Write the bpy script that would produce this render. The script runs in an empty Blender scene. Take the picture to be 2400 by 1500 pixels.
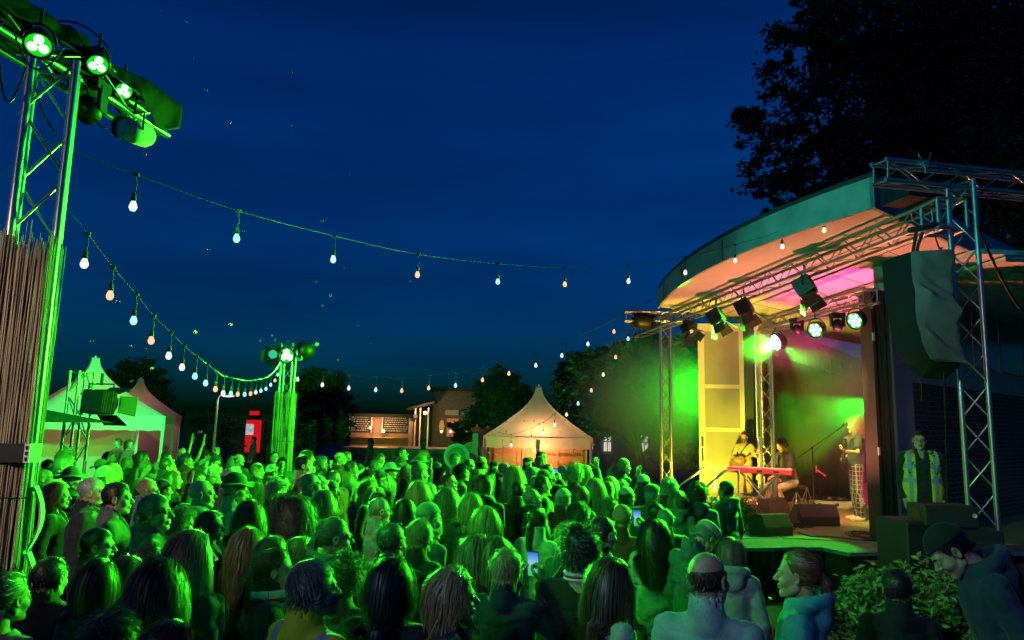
import bpy, math, random, time
import numpy as np
from mathutils import Vector, Matrix
T0 = time.time()
R = math.radians
rnd = random.Random(11)
scene = bpy.context.scene
COL = scene.collection

# ------------------------------------------------------------------ camera
FPX = 1700.0; CAMH = 2.35; PITCH = math.atan(245 / 1700.0); ROLL = 0.022
_f = Vector((0, math.cos(PITCH), math.sin(PITCH)))
_r0 = Vector((1, 0, 0)); _u0 = Vector((0, -math.sin(PITCH), math.cos(PITCH)))
CR = _r0 * math.cos(ROLL) + _u0 * math.sin(ROLL)
CU = _u0 * math.cos(ROLL) - _r0 * math.sin(ROLL)
CP = Vector((0, 0, CAMH))
cam_data = bpy.data.cameras.new('camera')
cam_data.sensor_width = 36.0; cam_data.lens = 36.0 * FPX / 2400.0
cam_data.clip_start = 0.1; cam_data.clip_end = 2000
cam = bpy.data.objects.new('camera', cam_data); COL.objects.link(cam)
m3 = Matrix((CR, CU, -_f)).transposed()
cam.matrix_world = Matrix.Translation(CP) @ m3.to_4x4()
scene.camera = cam

# ------------------------------------------------------------------ world: dusk sky
world = bpy.data.worlds.new('World'); scene.world = world; world.use_nodes = True
nt = world.node_tree; nt.nodes.clear()
wo = nt.nodes.new('ShaderNodeOutputWorld'); bg = nt.nodes.new('ShaderNodeBackground')
sky = nt.nodes.new('ShaderNodeTexSky'); sky.sky_type = 'NISHITA'; sky.sun_disc = False
sky.sun_elevation = R(1.0); sky.sun_rotation = R(-115); sky.altitude = 50; sky.ozone_density = 6.0
hs = nt.nodes.new('ShaderNodeMix'); hs.data_type = 'RGBA'; hs.blend_type = 'MULTIPLY'; hs.inputs[0].default_value = 1.0
hs.inputs[7].default_value = (0.01, 1.55, 2.0, 1)
# thin far cloud bands: slightly paler sky where they lie
tc = nt.nodes.new('ShaderNodeTexCoord'); mp = nt.nodes.new('ShaderNodeMapping'); mp.inputs['Scale'].default_value = (1.2, 1.2, 7.0)
nz = nt.nodes.new('ShaderNodeTexNoise'); nz.inputs['Scale'].default_value = 1.6; nz.inputs['Detail'].default_value = 4
cr = nt.nodes.new('ShaderNodeMapRange'); cr.inputs[1].default_value = 0.35; cr.inputs[2].default_value = 0.75; cr.inputs[3].default_value = 0.88; cr.inputs[4].default_value = 1.35
ml = nt.nodes.new('ShaderNodeMath'); ml.operation = 'MULTIPLY'; ml.inputs[1].default_value = 0.1
nt.links.new(tc.outputs['Generated'], mp.inputs[0]); nt.links.new(mp.outputs[0], nz.inputs['Vector'])
nt.links.new(nz.outputs[0], cr.inputs[0]); nt.links.new(cr.outputs[0], ml.inputs[0])
nt.links.new(sky.outputs[0], hs.inputs[6]); nt.links.new(hs.outputs[2], bg.inputs[0])
nt.links.new(ml.outputs[0], bg.inputs[1]); nt.links.new(bg.outputs[0], wo.inputs[0])
# the last of the daylight: the sun is down, only a trace of cool directionless light is left
sd = bpy.data.lights.new('dusk_sun', 'SUN'); sd.energy = 0.01; sd.angle = R(40); sd.color = (0.6, 0.8, 1.0)
so = bpy.data.objects.new('dusk_sun', sd); COL.objects.link(so); so.rotation_euler = (R(60), 0, R(-115))

scene.view_settings.view_transform = 'Standard'; scene.view_settings.look = 'None'
scene.view_settings.exposure = 0; scene.view_settings.gamma = 1
cy = scene.cycles
cy.use_denoising = True
cy.max_bounces = 6; cy.diffuse_bounces = 2; cy.glossy_bounces = 3; cy.transmission_bounces = 4
cy.volume_bounces = 0; cy.transparent_max_bounces = 12
cy.sample_clamp_indirect = 3.0; cy.sample_clamp_direct = 0
cy.caustics_reflective = False; cy.caustics_refractive = False
cy.volume_step_rate = 1.0; cy.volume_max_steps = 96

# ------------------------------------------------------------------ pixel <-> place
def at(px, py, d):
    return CP + d * (_f + CR * ((px - 1200) / FPX) + CU * ((750 - py) / FPX))
def ray(px, py):
    return (_f + CR * ((px - 1200) / FPX) + CU * ((750 - py) / FPX))
def atz(px, py, z):
    r = ray(px, py); return CP + r * ((z - CAMH) / r.z)
def aty(px, py, y):
    r = ray(px, py); return CP + r * (y / r.y)
def proj(p):
    v = Vector(p) - CP; d = v.dot(_f)
    return (1200 + FPX * v.dot(CR) / d, 750 - FPX * v.dot(CU) / d, d)

# ------------------------------------------------------------------ materials
def mat(name, col, rough=0.6, metal=0.0, noise=0.0, nscale=8.0, bump=0.0, bscale=40.0, spec=0.5, emit=None, es=0.0, objcol=False, alpha=None, sheen=0.0, stretch=None):
    m = bpy.data.materials.new(name); m.use_nodes = True
    n = m.node_tree; b = n.nodes['Principled BSDF']
    b.inputs['Base Color'].default_value = (*col, 1); b.inputs['Roughness'].default_value = rough
    b.inputs['Metallic'].default_value = metal; b.inputs['Specular IOR Level'].default_value = spec
    if sheen: b.inputs['Sheen Weight'].default_value = sheen
    if emit: b.inputs['Emission Color'].default_value = (*emit, 1); b.inputs['Emission Strength'].default_value = es
    src = None
    if objcol:
        oi = n.nodes.new('ShaderNodeObjectInfo'); src = oi.outputs['Color']
    if noise or bump:
        tx = n.nodes.new('ShaderNodeTexCoord'); vec = tx.outputs['Object']
        if stretch:
            mpn = n.nodes.new('ShaderNodeMapping'); mpn.inputs['Scale'].default_value = stretch
            n.links.new(vec, mpn.inputs[0]); vec = mpn.outputs[0]
    if noise:
        t = n.nodes.new('ShaderNodeTexNoise'); t.inputs['Scale'].default_value = nscale; t.inputs['Detail'].default_value = 4
        n.links.new(vec, t.inputs['Vector'])
        mr = n.nodes.new('ShaderNodeMapRange'); mr.inputs[1].default_value = 0.3; mr.inputs[2].default_value = 0.7
        mr.inputs[3].default_value = 1 - noise; mr.inputs[4].default_value = 1 + noise
        n.links.new(t.outputs[0], mr.inputs[0])
        mx = n.nodes.new('ShaderNodeVectorMath'); mx.operation = 'SCALE'
        if src: n.links.new(src, mx.inputs[0])
        else: mx.inputs[0].default_value = col
        n.links.new(mr.outputs[0], mx.inputs['Scale']); src = mx.outputs[0]
    if src: n.links.new(src, b.inputs['Base Color'])
    if bump:
        t2 = n.nodes.new('ShaderNodeTexNoise'); t2.inputs['Scale'].default_value = bscale; t2.inputs['Detail'].default_value = 3
        n.links.new(vec, t2.inputs['Vector'])
        bp = n.nodes.new('ShaderNodeBump'); bp.inputs['Strength'].default_value = bump; bp.inputs['Distance'].default_value = 0.02
        n.links.new(t2.outputs[0], bp.inputs['Height']); n.links.new(bp.outputs[0], b.inputs['Normal'])
    return m
def emis(name, col, s):
    m = bpy.data.materials.new(name); m.use_nodes = True; n = m.node_tree; n.nodes.clear()
    o = n.nodes.new('ShaderNodeOutputMaterial'); e = n.nodes.new('ShaderNodeEmission')
    e.inputs[0].default_value = (*col, 1); e.inputs[1].default_value = s; n.links.new(e.outputs[0], o.inputs[0]); return m

M = {}
M['alu'] = mat('aluminium', (0.45, 0.46, 0.48), 0.36, 0.9, noise=0.12, nscale=6, bump=0.05)
M['black_metal'] = mat('black painted metal', (0.015, 0.015, 0.017), 0.45, 0.2, noise=0.2)
M['black_cloth'] = mat('black cloth', (0.012, 0.012, 0.014), 0.85, bump=0.2, bscale=60)
M['front_cloth'] = mat('dull black front cloth', (0.005, 0.005, 0.006), 0.95)
M['rubber'] = mat('black rubber', (0.012, 0.012, 0.012), 0.7)
M['tarp'] = mat('black tarpaulin', (0.004, 0.0045, 0.005), 0.75, bump=0.5, bscale=9, spec=.2)
M['cover'] = mat('grey speaker cover', (0.085, 0.095, 0.1), 0.6, noise=0.1, bump=0.2, bscale=12)
M['white_paint'] = mat('white paint', (0.62, 0.62, 0.6), 0.55, noise=0.06, nscale=3, bump=0.05)
M['panel'] = mat('pale wall panel', (0.5, 0.52, 0.52), 0.5, noise=0.07, nscale=2)
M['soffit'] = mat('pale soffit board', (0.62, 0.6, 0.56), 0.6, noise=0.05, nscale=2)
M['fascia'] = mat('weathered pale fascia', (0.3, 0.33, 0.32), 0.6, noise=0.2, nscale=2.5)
M['roof_felt'] = mat('dark roofing felt', (0.03, 0.03, 0.035), 0.9)
M['dark_frame'] = mat('dark green grey frame', (0.035, 0.06, 0.055), 0.45)
M['dark_leaf'] = mat('dark door leaf', (0.008, 0.014, 0.013), 0.75, noise=0.2)
M['post_paint'] = mat('grey green post paint', (0.2, 0.24, 0.22), 0.4, noise=0.08)
M['dark_wall'] = mat('dark brown wall', (0.07, 0.045, 0.035), 0.8, noise=0.2, nscale=3)
M['curtain'] = mat('dark stage curtain', (0.035, 0.025, 0.022), 0.9, noise=0.25, nscale=5, bump=0.2)
M['deck'] = mat('stage floor board', (0.42, 0.29, 0.19), 0.55, noise=0.22, nscale=3, bump=0.08, stretch=(1, 6, 1))
M['carpet'] = mat('grey stage deck', (0.2, 0.21, 0.19), 0.7, noise=0.15, nscale=9)
M['edge'] = mat('pale aluminium edge', (0.6, 0.62, 0.6), 0.4, 0.4)
M['wedge'] = mat('black speaker paint', (0.016, 0.016, 0.017), 0.6, bump=0.25, bscale=120)
M['grille'] = mat('speaker grille', (0.03, 0.03, 0.032), 0.45, 0.4, bump=0.5, bscale=220)
M['canvas'] = mat('white tent canvas', (0.6, 0.6, 0.57), 0.7, noise=0.06, nscale=1.5, bump=0.15, bscale=3)
M['canvas_pink'] = mat('pink tent canvas', (0.55, 0.36, 0.33), 0.7, noise=0.06)
M['ground'] = mat('dark paving', (0.035, 0.034, 0.032), 0.85, noise=0.3, nscale=1.5, bump=0.3, bscale=8)
M['leaf'] = mat('tree leaves', (0.028, 0.05, 0.02), 0.65, noise=0.5, nscale=1.2)
M['leaf2'] = mat('bush leaves', (0.2, 0.25, 0.07), 0.5, noise=0.35, nscale=9)
M['bark'] = mat('bark', (0.06, 0.045, 0.03), 0.9, bump=0.5, bscale=20)
M['concrete'] = mat('concrete', (0.3, 0.29, 0.28), 0.85, noise=0.15)
M['glass_dark'] = mat('dark window glass', (0.02, 0.03, 0.04), 0.08, spec=0.8)
M['glass'] = mat('reflective door glass', (0.3, 0.31, 0.3), 0.22, noise=0.1, nscale=1.5, spec=0.8)
M['wood'] = mat('brown wood', (0.3, 0.16, 0.08), 0.6, noise=0.3, nscale=4, stretch=(1, 1, 8))
M['wire'] = mat('black cable', (0.01, 0.01, 0.012), 0.5)

# ------------------------------------------------------------------ mesh building
class MB:
    def __init__(s): s.v = []; s.f = []; s.mi = []; s.sm = []
    def add(s, vs, fs, mi=0, smooth=False):
        b = len(s.v); s.v += [tuple(p) for p in vs]
        for f in fs: s.f.append(tuple(i + b for i in f)); s.mi.append(mi); s.sm.append(smooth)
        return s
    def hexa(s, p, mi=0):   # 8 points: bottom 4 ccw, top 4 ccw
        return s.add(p, [(3, 2, 1, 0), (4, 5, 6, 7), (0, 1, 5, 4), (1, 2, 6, 5), (2, 3, 7, 6), (3, 0, 4, 7)], mi)
    def box(s, c, size, rz=0.0, mi=0, ax=None):
        c = Vector(c); hx, hy, hz = size[0] / 2, size[1] / 2, size[2] / 2
        m = ax if ax is not None else Matrix.Rotation(rz, 3, 'Z')
        P = [c + m @ Vector(q) for q in ((-hx, -hy, -hz), (hx, -hy, -hz), (hx, hy, -hz), (-hx, hy, -hz), (-hx, -hy, hz), (hx, -hy, hz), (hx, hy, hz), (-hx, hy, hz))]
        return s.hexa(P, mi)
    def tube(s, a, b, r, r2=None, n=8, mi=0, caps=True):
        a = Vector(a); b = Vector(b); r2 = r if r2 is None else r2
        d = (b - a).normalized() if (b - a).length > 1e-9 else Vector((0, 0, 1))
        x = d.orthogonal().normalized(); y = d.cross(x)
        vs = []
        for (c, q) in ((a, r), (b, r2)):
            for k in range(n):
                t = 2 * math.pi * k / n; vs.append(c + (x * math.cos(t) + y * math.sin(t)) * q)
        fs = [(k, (k + 1) % n, n + (k + 1) % n, n + k) for k in range(n)]
        s.add(vs, fs, mi, True)
        if caps: s.add(vs[:n], [tuple(reversed(range(n)))], mi); s.add(vs[n:], [tuple(range(n))], mi)
        return s
    def path(s, pts, r, n=6, mi=0):
        pts = [Vector(p) for p in pts]; vs = []; fs = []
        px = None
        for i, p in enumerate(pts):
            d = (pts[min(i + 1, len(pts) - 1)] - pts[max(i - 1, 0)]).normalized()
            x = d.orthogonal().normalized() if px is None else (px - d * px.dot(d)).normalized()
            px = x; y = d.cross(x); rr = r[i] if isinstance(r, (list, tuple)) else r
            for k in range(n):
                t = 2 * math.pi * k / n; vs.append(p + (x * math.cos(t) + y * math.sin(t)) * rr)
        for i in range(len(pts) - 1):
            for k in range(n):
                fs.append((i * n + k, i * n + (k + 1) % n, (i + 1) * n + (k + 1) % n, (i + 1) * n + k))
        s.add(vs, fs, mi, True)
        s.add(vs[:n], [tuple(reversed(range(n)))], mi); s.add(vs[-n:], [tuple(range(n))], mi)
        return s
    def lathe(s, prof, c=(0, 0, 0), m=None, n=16, mi=0):
        c = Vector(c); m = m or Matrix.Identity(3); vs = []; fs = []
        for (r, z) in prof:
            for k in range(n):
                t = 2 * math.pi * k / n; vs.append(c + m @ Vector((r * math.cos(t), r * math.sin(t), z)))
        for i in range(len(prof) - 1):
            for k in range(n): fs.append((i * n + k, i * n + (k + 1) % n, (i + 1) * n + (k + 1) % n, (i + 1) * n + k))
        return s.add(vs, fs, mi, True)
    def prism(s, pts, h, mi=0, up=Vector((0, 0, 1))):   # polygon (ccw seen from up) extruded along up*h
        n = len(pts); a = [Vector(p) for p in pts]; b = [p + up * h for p in a]
        s.add(a + b, [tuple(reversed(range(n))), tuple(range(n, 2 * n))] + [(k, (k + 1) % n, n + (k + 1) % n, n + k) for k in range(n)], mi)
        return s
    def obj(s, name, mats, parent=None, loc=None):
        me = bpy.data.meshes.new(name)
        v = s.v
        if loc is not None: v = [(p[0] - loc[0], p[1] - loc[1], p[2] - loc[2]) for p in v]
        me.from_pydata(v, [], s.f)
        mats = mats if isinstance(mats, (list, tuple)) else [mats]
        for m in mats: me.materials.append(m)
        me.polygons.foreach_set('material_index', s.mi); me.polygons.foreach_set('use_smooth', s.sm)
        me.update()
        return link(name, me, parent, loc)
def link(name, me, parent=None, loc=None):
    o = bpy.data.objects.new(name, me); COL.objects.link(o)
    if loc is not None: o.location = loc
    if parent: o.parent = parent
    return o
def npmesh(name, V, F, mats, mi=None, smooth=True):
    """V (n,3), F (m,3|4) numpy arrays"""
    me = bpy.data.meshes.new(name); V = np.asarray(V, np.float32); F = np.asarray(F, np.int32)
    k = F.shape[1]; me.vertices.add(len(V)); me.vertices.foreach_set('co', V.ravel())
    me.loops.add(F.size); me.loops.foreach_set('vertex_index', F.ravel())
    me.polygons.add(len(F)); me.polygons.foreach_set('loop_start', np.arange(0, F.size, k, dtype=np.int32))
    me.polygons.foreach_set('loop_total', np.full(len(F), k, np.int32))
    me.polygons.foreach_set('use_smooth', np.full(len(F), bool(smooth)))
    for m in (mats if isinstance(mats, (list, tuple)) else [mats]): me.materials.append(m)
    if mi is not None: me.polygons.foreach_set('material_index', np.asarray(mi, np.int32))
    me.update(calc_edges=True)
    return me
def tag(o, label=None, cat=None, group=None, kind=None):
    if label: o['label'] = label
    if cat: o['category'] = cat
    if group: o['group'] = group
    if kind: o['kind'] = kind
    return o
def empty(name, loc=(0, 0, 0), rz=0.0):
    o = bpy.data.objects.new(name, None); COL.objects.link(o); o.location = loc; o.rotation_euler.z = rz
    o.empty_display_size = 0.1
    return o
KIDS = {}
def children(o): return [c for c in bpy.data.objects if c.parent == o]
def copy_tree(o, parent=None):
    c = o.copy(); COL.objects.link(c); c.parent = parent
    for ch in o.children: copy_tree(ch, c)
    return c
def spot(name, loc, target, col, energy, ang, blend=0.5, size=0.05, parent=None):
    l = bpy.data.lights.new(name, 'SPOT'); l.energy = energy; l.color = col; l.spot_size = R(ang); l.spot_blend = blend
    l.shadow_soft_size = size
    o = bpy.data.objects.new(name, l); COL.objects.link(o); o.location = loc
    o.rotation_euler = (Vector(target) - Vector(loc)).to_track_quat('-Z', 'Y').to_euler()
    return o
def point(name, loc, col, energy, size=0.05):
    l = bpy.data.lights.new(name, 'POINT'); l.energy = energy; l.color = col; l.shadow_soft_size = size
    o = bpy.data.objects.new(name, l); COL.objects.link(o); o.location = loc; return o
def text_obj(name, body, size, loc, rot, m, parent=None, extrude=0.002, align='CENTER', xs=1.0):
    c = bpy.data.curves.new(name, 'FONT'); c.body = body; c.size = size; c.extrude = extrude; c.align_x = align; c.align_y = 'CENTER'
    t = bpy.data.objects.new(name, c); COL.objects.link(t)
    dg = bpy.context.evaluated_depsgraph_get(); me = bpy.data.meshes.new_from_object(t.evaluated_get(dg))
    bpy.data.objects.remove(t); bpy.data.curves.remove(c)
    me.materials.clear(); me.materials.append(m)
    o = bpy.data.objects.new(name, me); COL.objects.link(o); o.location = loc; o.rotation_euler = rot; o.scale.x = xs
    if parent: o.parent = parent
    return o
# ================================================================== signed-distance bodies
def ell(P, c, r):
    r = np.asarray(r, np.float32); q = (P - np.asarray(c, np.float32)) / r
    k0 = np.sqrt((q * q).sum(-1)) + 1e-6; k1 = np.sqrt(((q / r) ** 2).sum(-1)) + 1e-6
    return k0 * (k0 - 1) / k1
def cap(P, a, b, ra, rb=None):
    rb = ra if rb is None else rb
    a = np.asarray(a, np.float32); b = np.asarray(b, np.float32); ab = b - a
    t = np.clip(((P - a) @ ab) / max(float(ab @ ab), 1e-9), 0, 1)
    return np.linalg.norm(P - (a + t[..., None] * ab), axis=-1) - (ra + (rb - ra) * t)
def smin(a, b, k=0.02):
    h = np.clip(0.5 + 0.5 * (b - a) / k, 0, 1); return b * (1 - h) + a * h - k * h * (1 - h)
def ssub(a, b, k=0.01): return -smin(-a, b, k)
def smax(a, b, k=0.01): return -smin(-a, -b, k)
_NT = np.random.RandomState(5).rand(32, 32, 32).astype(np.float32)
def vnoise(P, s):
    q = P * s; i = np.floor(q).astype(np.int32); f = q - i; f = f * f * (3 - 2 * f)
    x0, y0, z0 = (i[..., k] % 32 for k in range(3)); x1, y1, z1 = (x0 + 1) % 32, (y0 + 1) % 32, (z0 + 1) % 32
    def l(a, b, t): return a + (b - a) * t
    fx, fy, fz = f[..., 0], f[..., 1], f[..., 2]
    return l(l(l(_NT[x0, y0, z0], _NT[x1, y0, z0], fx), l(_NT[x0, y1, z0], _NT[x1, y1, z0], fx), fy),
             l(l(_NT[x0, y0, z1], _NT[x1, y0, z1], fx), l(_NT[x0, y1, z1], _NT[x1, y1, z1], fx), fy), fz) - 0.5
def nets(fn, lo, hi, h):
    """naive surface nets of fn over the box lo..hi with cell size h"""
    lo = np.asarray(lo, np.float32); n = np.ceil((np.asarray(hi) - lo) / h).astype(int) + 1
    ax = [lo[k] + h * np.arange(n[k], dtype=np.float32) for k in range(3)]
    P = np.stack(np.meshgrid(*ax, indexing='ij'), -1)
    D = fn(P).astype(np.float32); s = D < 0
    c = [s[dx:n[0] - 1 + dx, dy:n[1] - 1 + dy, dz:n[2] - 1 + dz] for dx in (0, 1) for dy in (0, 1) for dz in (0, 1)]
    cnt = sum(x.astype(np.int8) for x in c); act = (cnt > 0) & (cnt < 8)
    idx = np.argwhere(act); vid = -np.ones(act.shape, np.int32); vid[act] = np.arange(len(idx))
    acc = np.zeros((len(idx), 3), np.float32); w = np.zeros(len(idx), np.float32)
    offs = [(dx, dy, dz) for dx in (0, 1) for dy in (0, 1) for dz in (0, 1)]
    for a in range(8):
        for b in range(a + 1, 8):
            oa, ob = np.array(offs[a]), np.array(offs[b])
            if np.abs(oa - ob).sum() != 1: continue
            da = D[tuple((idx + oa).T)]; db = D[tuple((idx + ob).T)]
            cr_ = (da < 0) != (db < 0); t = np.where(cr_, da / (da - db + 1e-12), 0)
            p = oa + (ob - oa) * t[:, None]; acc[cr_] += p[cr_]; w[cr_] += 1
    V = lo + h * (idx + acc / np.maximum(w, 1)[:, None])
    F = []
    for k in range(3):
        a = [slice(1, -1)] * 3; u, v = (k + 1) % 3, (k + 2) % 3
        sl0 = [slice(1, m - 1) for m in n]; sl0[k] = slice(0, n[k] - 1); sl1 = list(sl0); sl1[k] = slice(1, n[k])
        A, B = s[tuple(sl0)], s[tuple(sl1)]
        for flip in (False, True):
            e = np.argwhere((A & ~B) if not flip else (~A & B))
            if not len(e): continue
            base = e.copy(); 
            for q in range(3):
                if q != k: base[:, q] += 1
            def g(du, dv):
                t = base.copy(); t[:, u] += du; t[:, v] += dv; return vid[tuple(t.T)]
            q = np.stack([g(-1, -1), g(0, -1), g(0, 0), g(-1, 0)], 1)
            if flip: q = q[:, ::-1]
            F.append(q)
    return V, np.concatenate(F)
def relax(V, F, it=1, k=0.5):
    E = np.concatenate([F[:, [0, 1]], F[:, [1, 2]], F[:, [2, 3]], F[:, [3, 0]]])
    for _ in range(it):
        a = np.zeros_like(V); c = np.zeros(len(V), np.float32)
        for i in range(3): a[:, i] = np.bincount(E[:, 0], V[E[:, 1], i], len(V)) + np.bincount(E[:, 1], V[E[:, 0], i], len(V))
        c = np.bincount(E.ravel(), minlength=len(V)); V = V * (1 - k) + a / np.maximum(c, 1)[:, None] * k
    return V.astype(np.float32)

# ---- head (face looks along +Y, centre between the ears)
def head_sdf(P, fem=0.0, age=0.0):
    X = np.abs(P[..., 0]); Q = P.copy(); Q[..., 0] = X
    d = ell(P, (0, -0.018, 0.036), (0.0755, 0.097, 0.087))
    d = smin(d, ell(P, (0, 0.028, -0.03), (0.061 - .004 * fem, 0.064, 0.084)), 0.03)
    d = smin(d, cap(Q, (0.05 - .005 * fem, 0.0, -0.062), (0.012, 0.068, -0.1), 0.02, 0.018), 0.02)
    d = smin(d, ell(P, (0, 0.076, -0.098), (0.02, 0.016, 0.017)), 0.015)
    d = smin(d, cap(Q, (0.0, 0.084, 0.022), (0.04, 0.07, 0.02), 0.012 - .004 * fem), 0.014)
    d = smin(d, ell(Q, (0.04, 0.056, -0.032), (0.024, 0.026, 0.022)), 0.02)
    d = ssub(d, ell(Q, (0.032, 0.097, 0.0), (0.018, 0.015, 0.0115)), 0.01)
    d = smin(d, cap(P, (0, 0.088, 0.01), (0, 0.112, -0.027), 0.0075, 0.0115), 0.009)
    d = smin(d, ell(Q, (0.0125, 0.099, -0.031), (0.0085, 0.0105, 0.0075)), 0.006)
    d = smin(d, ell(P, (0, 0.092, -0.057), (0.025, 0.0105, 0.0065)), 0.006)
    d = smin(d, ell(P, (0, 0.09, -0.0705), (0.021, 0.0105, 0.0075)), 0.006)
    d = ssub(d, cap(Q, (0, 0.104, -0.0635), (0.024, 0.093, -0.0635), 0.0028), 0.003)
    d = np.minimum(d, ell(Q, (0.0315, 0.0775, 0.0), (0.0135, 0.0135, 0.0125)))
    d = smin(d, cap(Q, (0.019, 0.089, 0.0075), (0.044, 0.083, 0.0065), 0.0035), 0.004)
    e = ell(Q, (0.0785, -0.008, -0.004), (0.011, 0.019, 0.032)); e = ssub(e, ell(Q, (0.086, -0.004, -0.002), (0.008, 0.011, 0.02)), 0.004)
    d = smin(d, e, 0.005)
    return d
def neck_sdf(P, L=0.17):
    return cap(P, (0, -0.03, -0.05), (0, -0.055, -L), 0.053, 0.058)
SKEL = dict(sh=0.185, hip=0.088, waist=0.135, chest=0.155, belly=0.11)
def arm_pts(pose):
    """right arm (x>0): shoulder, elbow, wrist, hand direction, palm normal"""
    P = dict(
        down=((0.172, -0.02, 1.405), (0.222, -0.05, 1.12), (0.215, 0.05, 0.88), (0, 0.25, -1), (-1, 0, 0)),
        phone=((0.172, -0.01, 1.41), (0.25, 0.2, 1.24), (0.085, 0.36, 1.5), (-0.15, 0.1, 1), (-1, 0.1, 0)),
        wave=((0.165, -0.01, 1.43), (0.32, 0.1, 1.69), (0.36, 0.16, 1.95), (0.1, 0.05, 1), (0, 1, 0)),
        high=((0.165, -0.01, 1.43), (0.3, 0.16, 1.47), (0.2, 0.24, 1.7), (-0.1, 0.15, 1), (0, 1, 0)),
        fret=((0.172, -0.01, 1.405), (0.34, 0.06, 1.18), (0.36, 0.27, 1.2), (-0.3, 0.6, 0.4), (0, 0.2, 1)),
        strum=((0.172, -0.02, 1.405), (0.3, -0.02, 1.14), (0.1, 0.2, 1.04), (-1, 0.3, -0.2), (0, -1, 0)),
        keys=((0.172, 0.03, 1.38), (0.26, 0.16, 1.13), (0.17, 0.42, 1.12), (0, 1, -0.15), (0, 0, -1)),
        chin=((0.172, -0.01, 1.405), (0.22, 0.12, 1.17), (0.06, 0.2, 1.3), (-0.6, 0.1, 0.6), (-0.3, -1, 0)),
    )
    return P[pose]
def mir(p): return (-p[0], p[1], p[2])
LEGS = dict(stand=(((0.09, 0, 0.92), (0.1, 0.01, 0.5), (0.11, -0.02, 0.09))),
            sit=(((0.1, 0, 0.92), (0.15, 0.4, 0.88), (0.16, 0.36, 0.46))))
def torso(P, W=1.0, b=0.0):
    d = ell(P, (0, -0.01, 1.0), (0.155 * W + b, 0.105 + b, 0.13))
    d = smin(d, ell(P, (0, 0, 1.14), (0.135 * W + b, 0.1 + b * 1.3, 0.16)), 0.06)
    d = smin(d, ell(P, (0, -0.01, 1.31), (0.16 * W + b, 0.105 + b, 0.15)), 0.06)
    Q = P.copy(); Q[..., 0] = np.abs(P[..., 0])
    d = smin(d, cap(Q, (0, -0.03, 1.435), (0.15 * W, -0.02, 1.395), 0.05 + b * .6, 0.045 + b * .6), 0.04)
    return d
def body_sdf(P, W, poseR, poseL, legs, slim=0.0, b=0.0):
    d = torso(P, W, b - slim)
    for side, pose in ((1, poseR), (-1, poseL)):
        s, e, w, hd, pn = arm_pts(pose)
        if side < 0: s, e, w = mir(s), mir(e), mir(w)
        s = (s[0] * W, s[1], s[2])
        d = smin(d, cap(P, s, e, 0.05 - slim + b * .5, 0.038 - slim + b * .5), 0.035)
        d = smin(d, cap(P, e, w, 0.038 - slim + b * .4, 0.026 - slim * .3 + b * .3), 0.012)
    return d
def leg_sdf(P, legs, r=0.0, part='all'):
    d = None
    for side in (1, -1):
        h, k, a = [(p[0] * side, p[1], p[2]) for p in LEGS[legs]]
        e = cap(P, h, k, 0.082 + r, 0.055 + r); e = smin(e, cap(P, k, a, 0.053 + r, 0.036 + r), 0.03)
        e = smin(e, ell(P, (k[0] * .5 + a[0] * .5, k[1] * .5 + a[1] * .5 - .02, k[2] * .6 + a[2] * .4), (0.045 + r, 0.05 + r, 0.11)), 0.03) 
        d = e if d is None else np.minimum(d, e)
    return d
def foot_sdf(P, legs, r=0.0):
    d = None
    for side in (1, -1):
        a = LEGS[legs][2]; a = (a[0] * side, a[1], a[2])
        e = cap(P, (a[0], a[1] - .02, a[2] - .045), (a[0] + side * .02, a[1] + .16, a[2] - .06), 0.036 + r, 0.03 + r)
        e = smin(e, cap(P, a, (a[0], a[1], a[2] - .03), 0.036 + r), 0.03)
        e = np.maximum(e, a[2] - 0.09 - P[..., 2])
        d = e if d is None else np.minimum(d, e)
    return d
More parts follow.
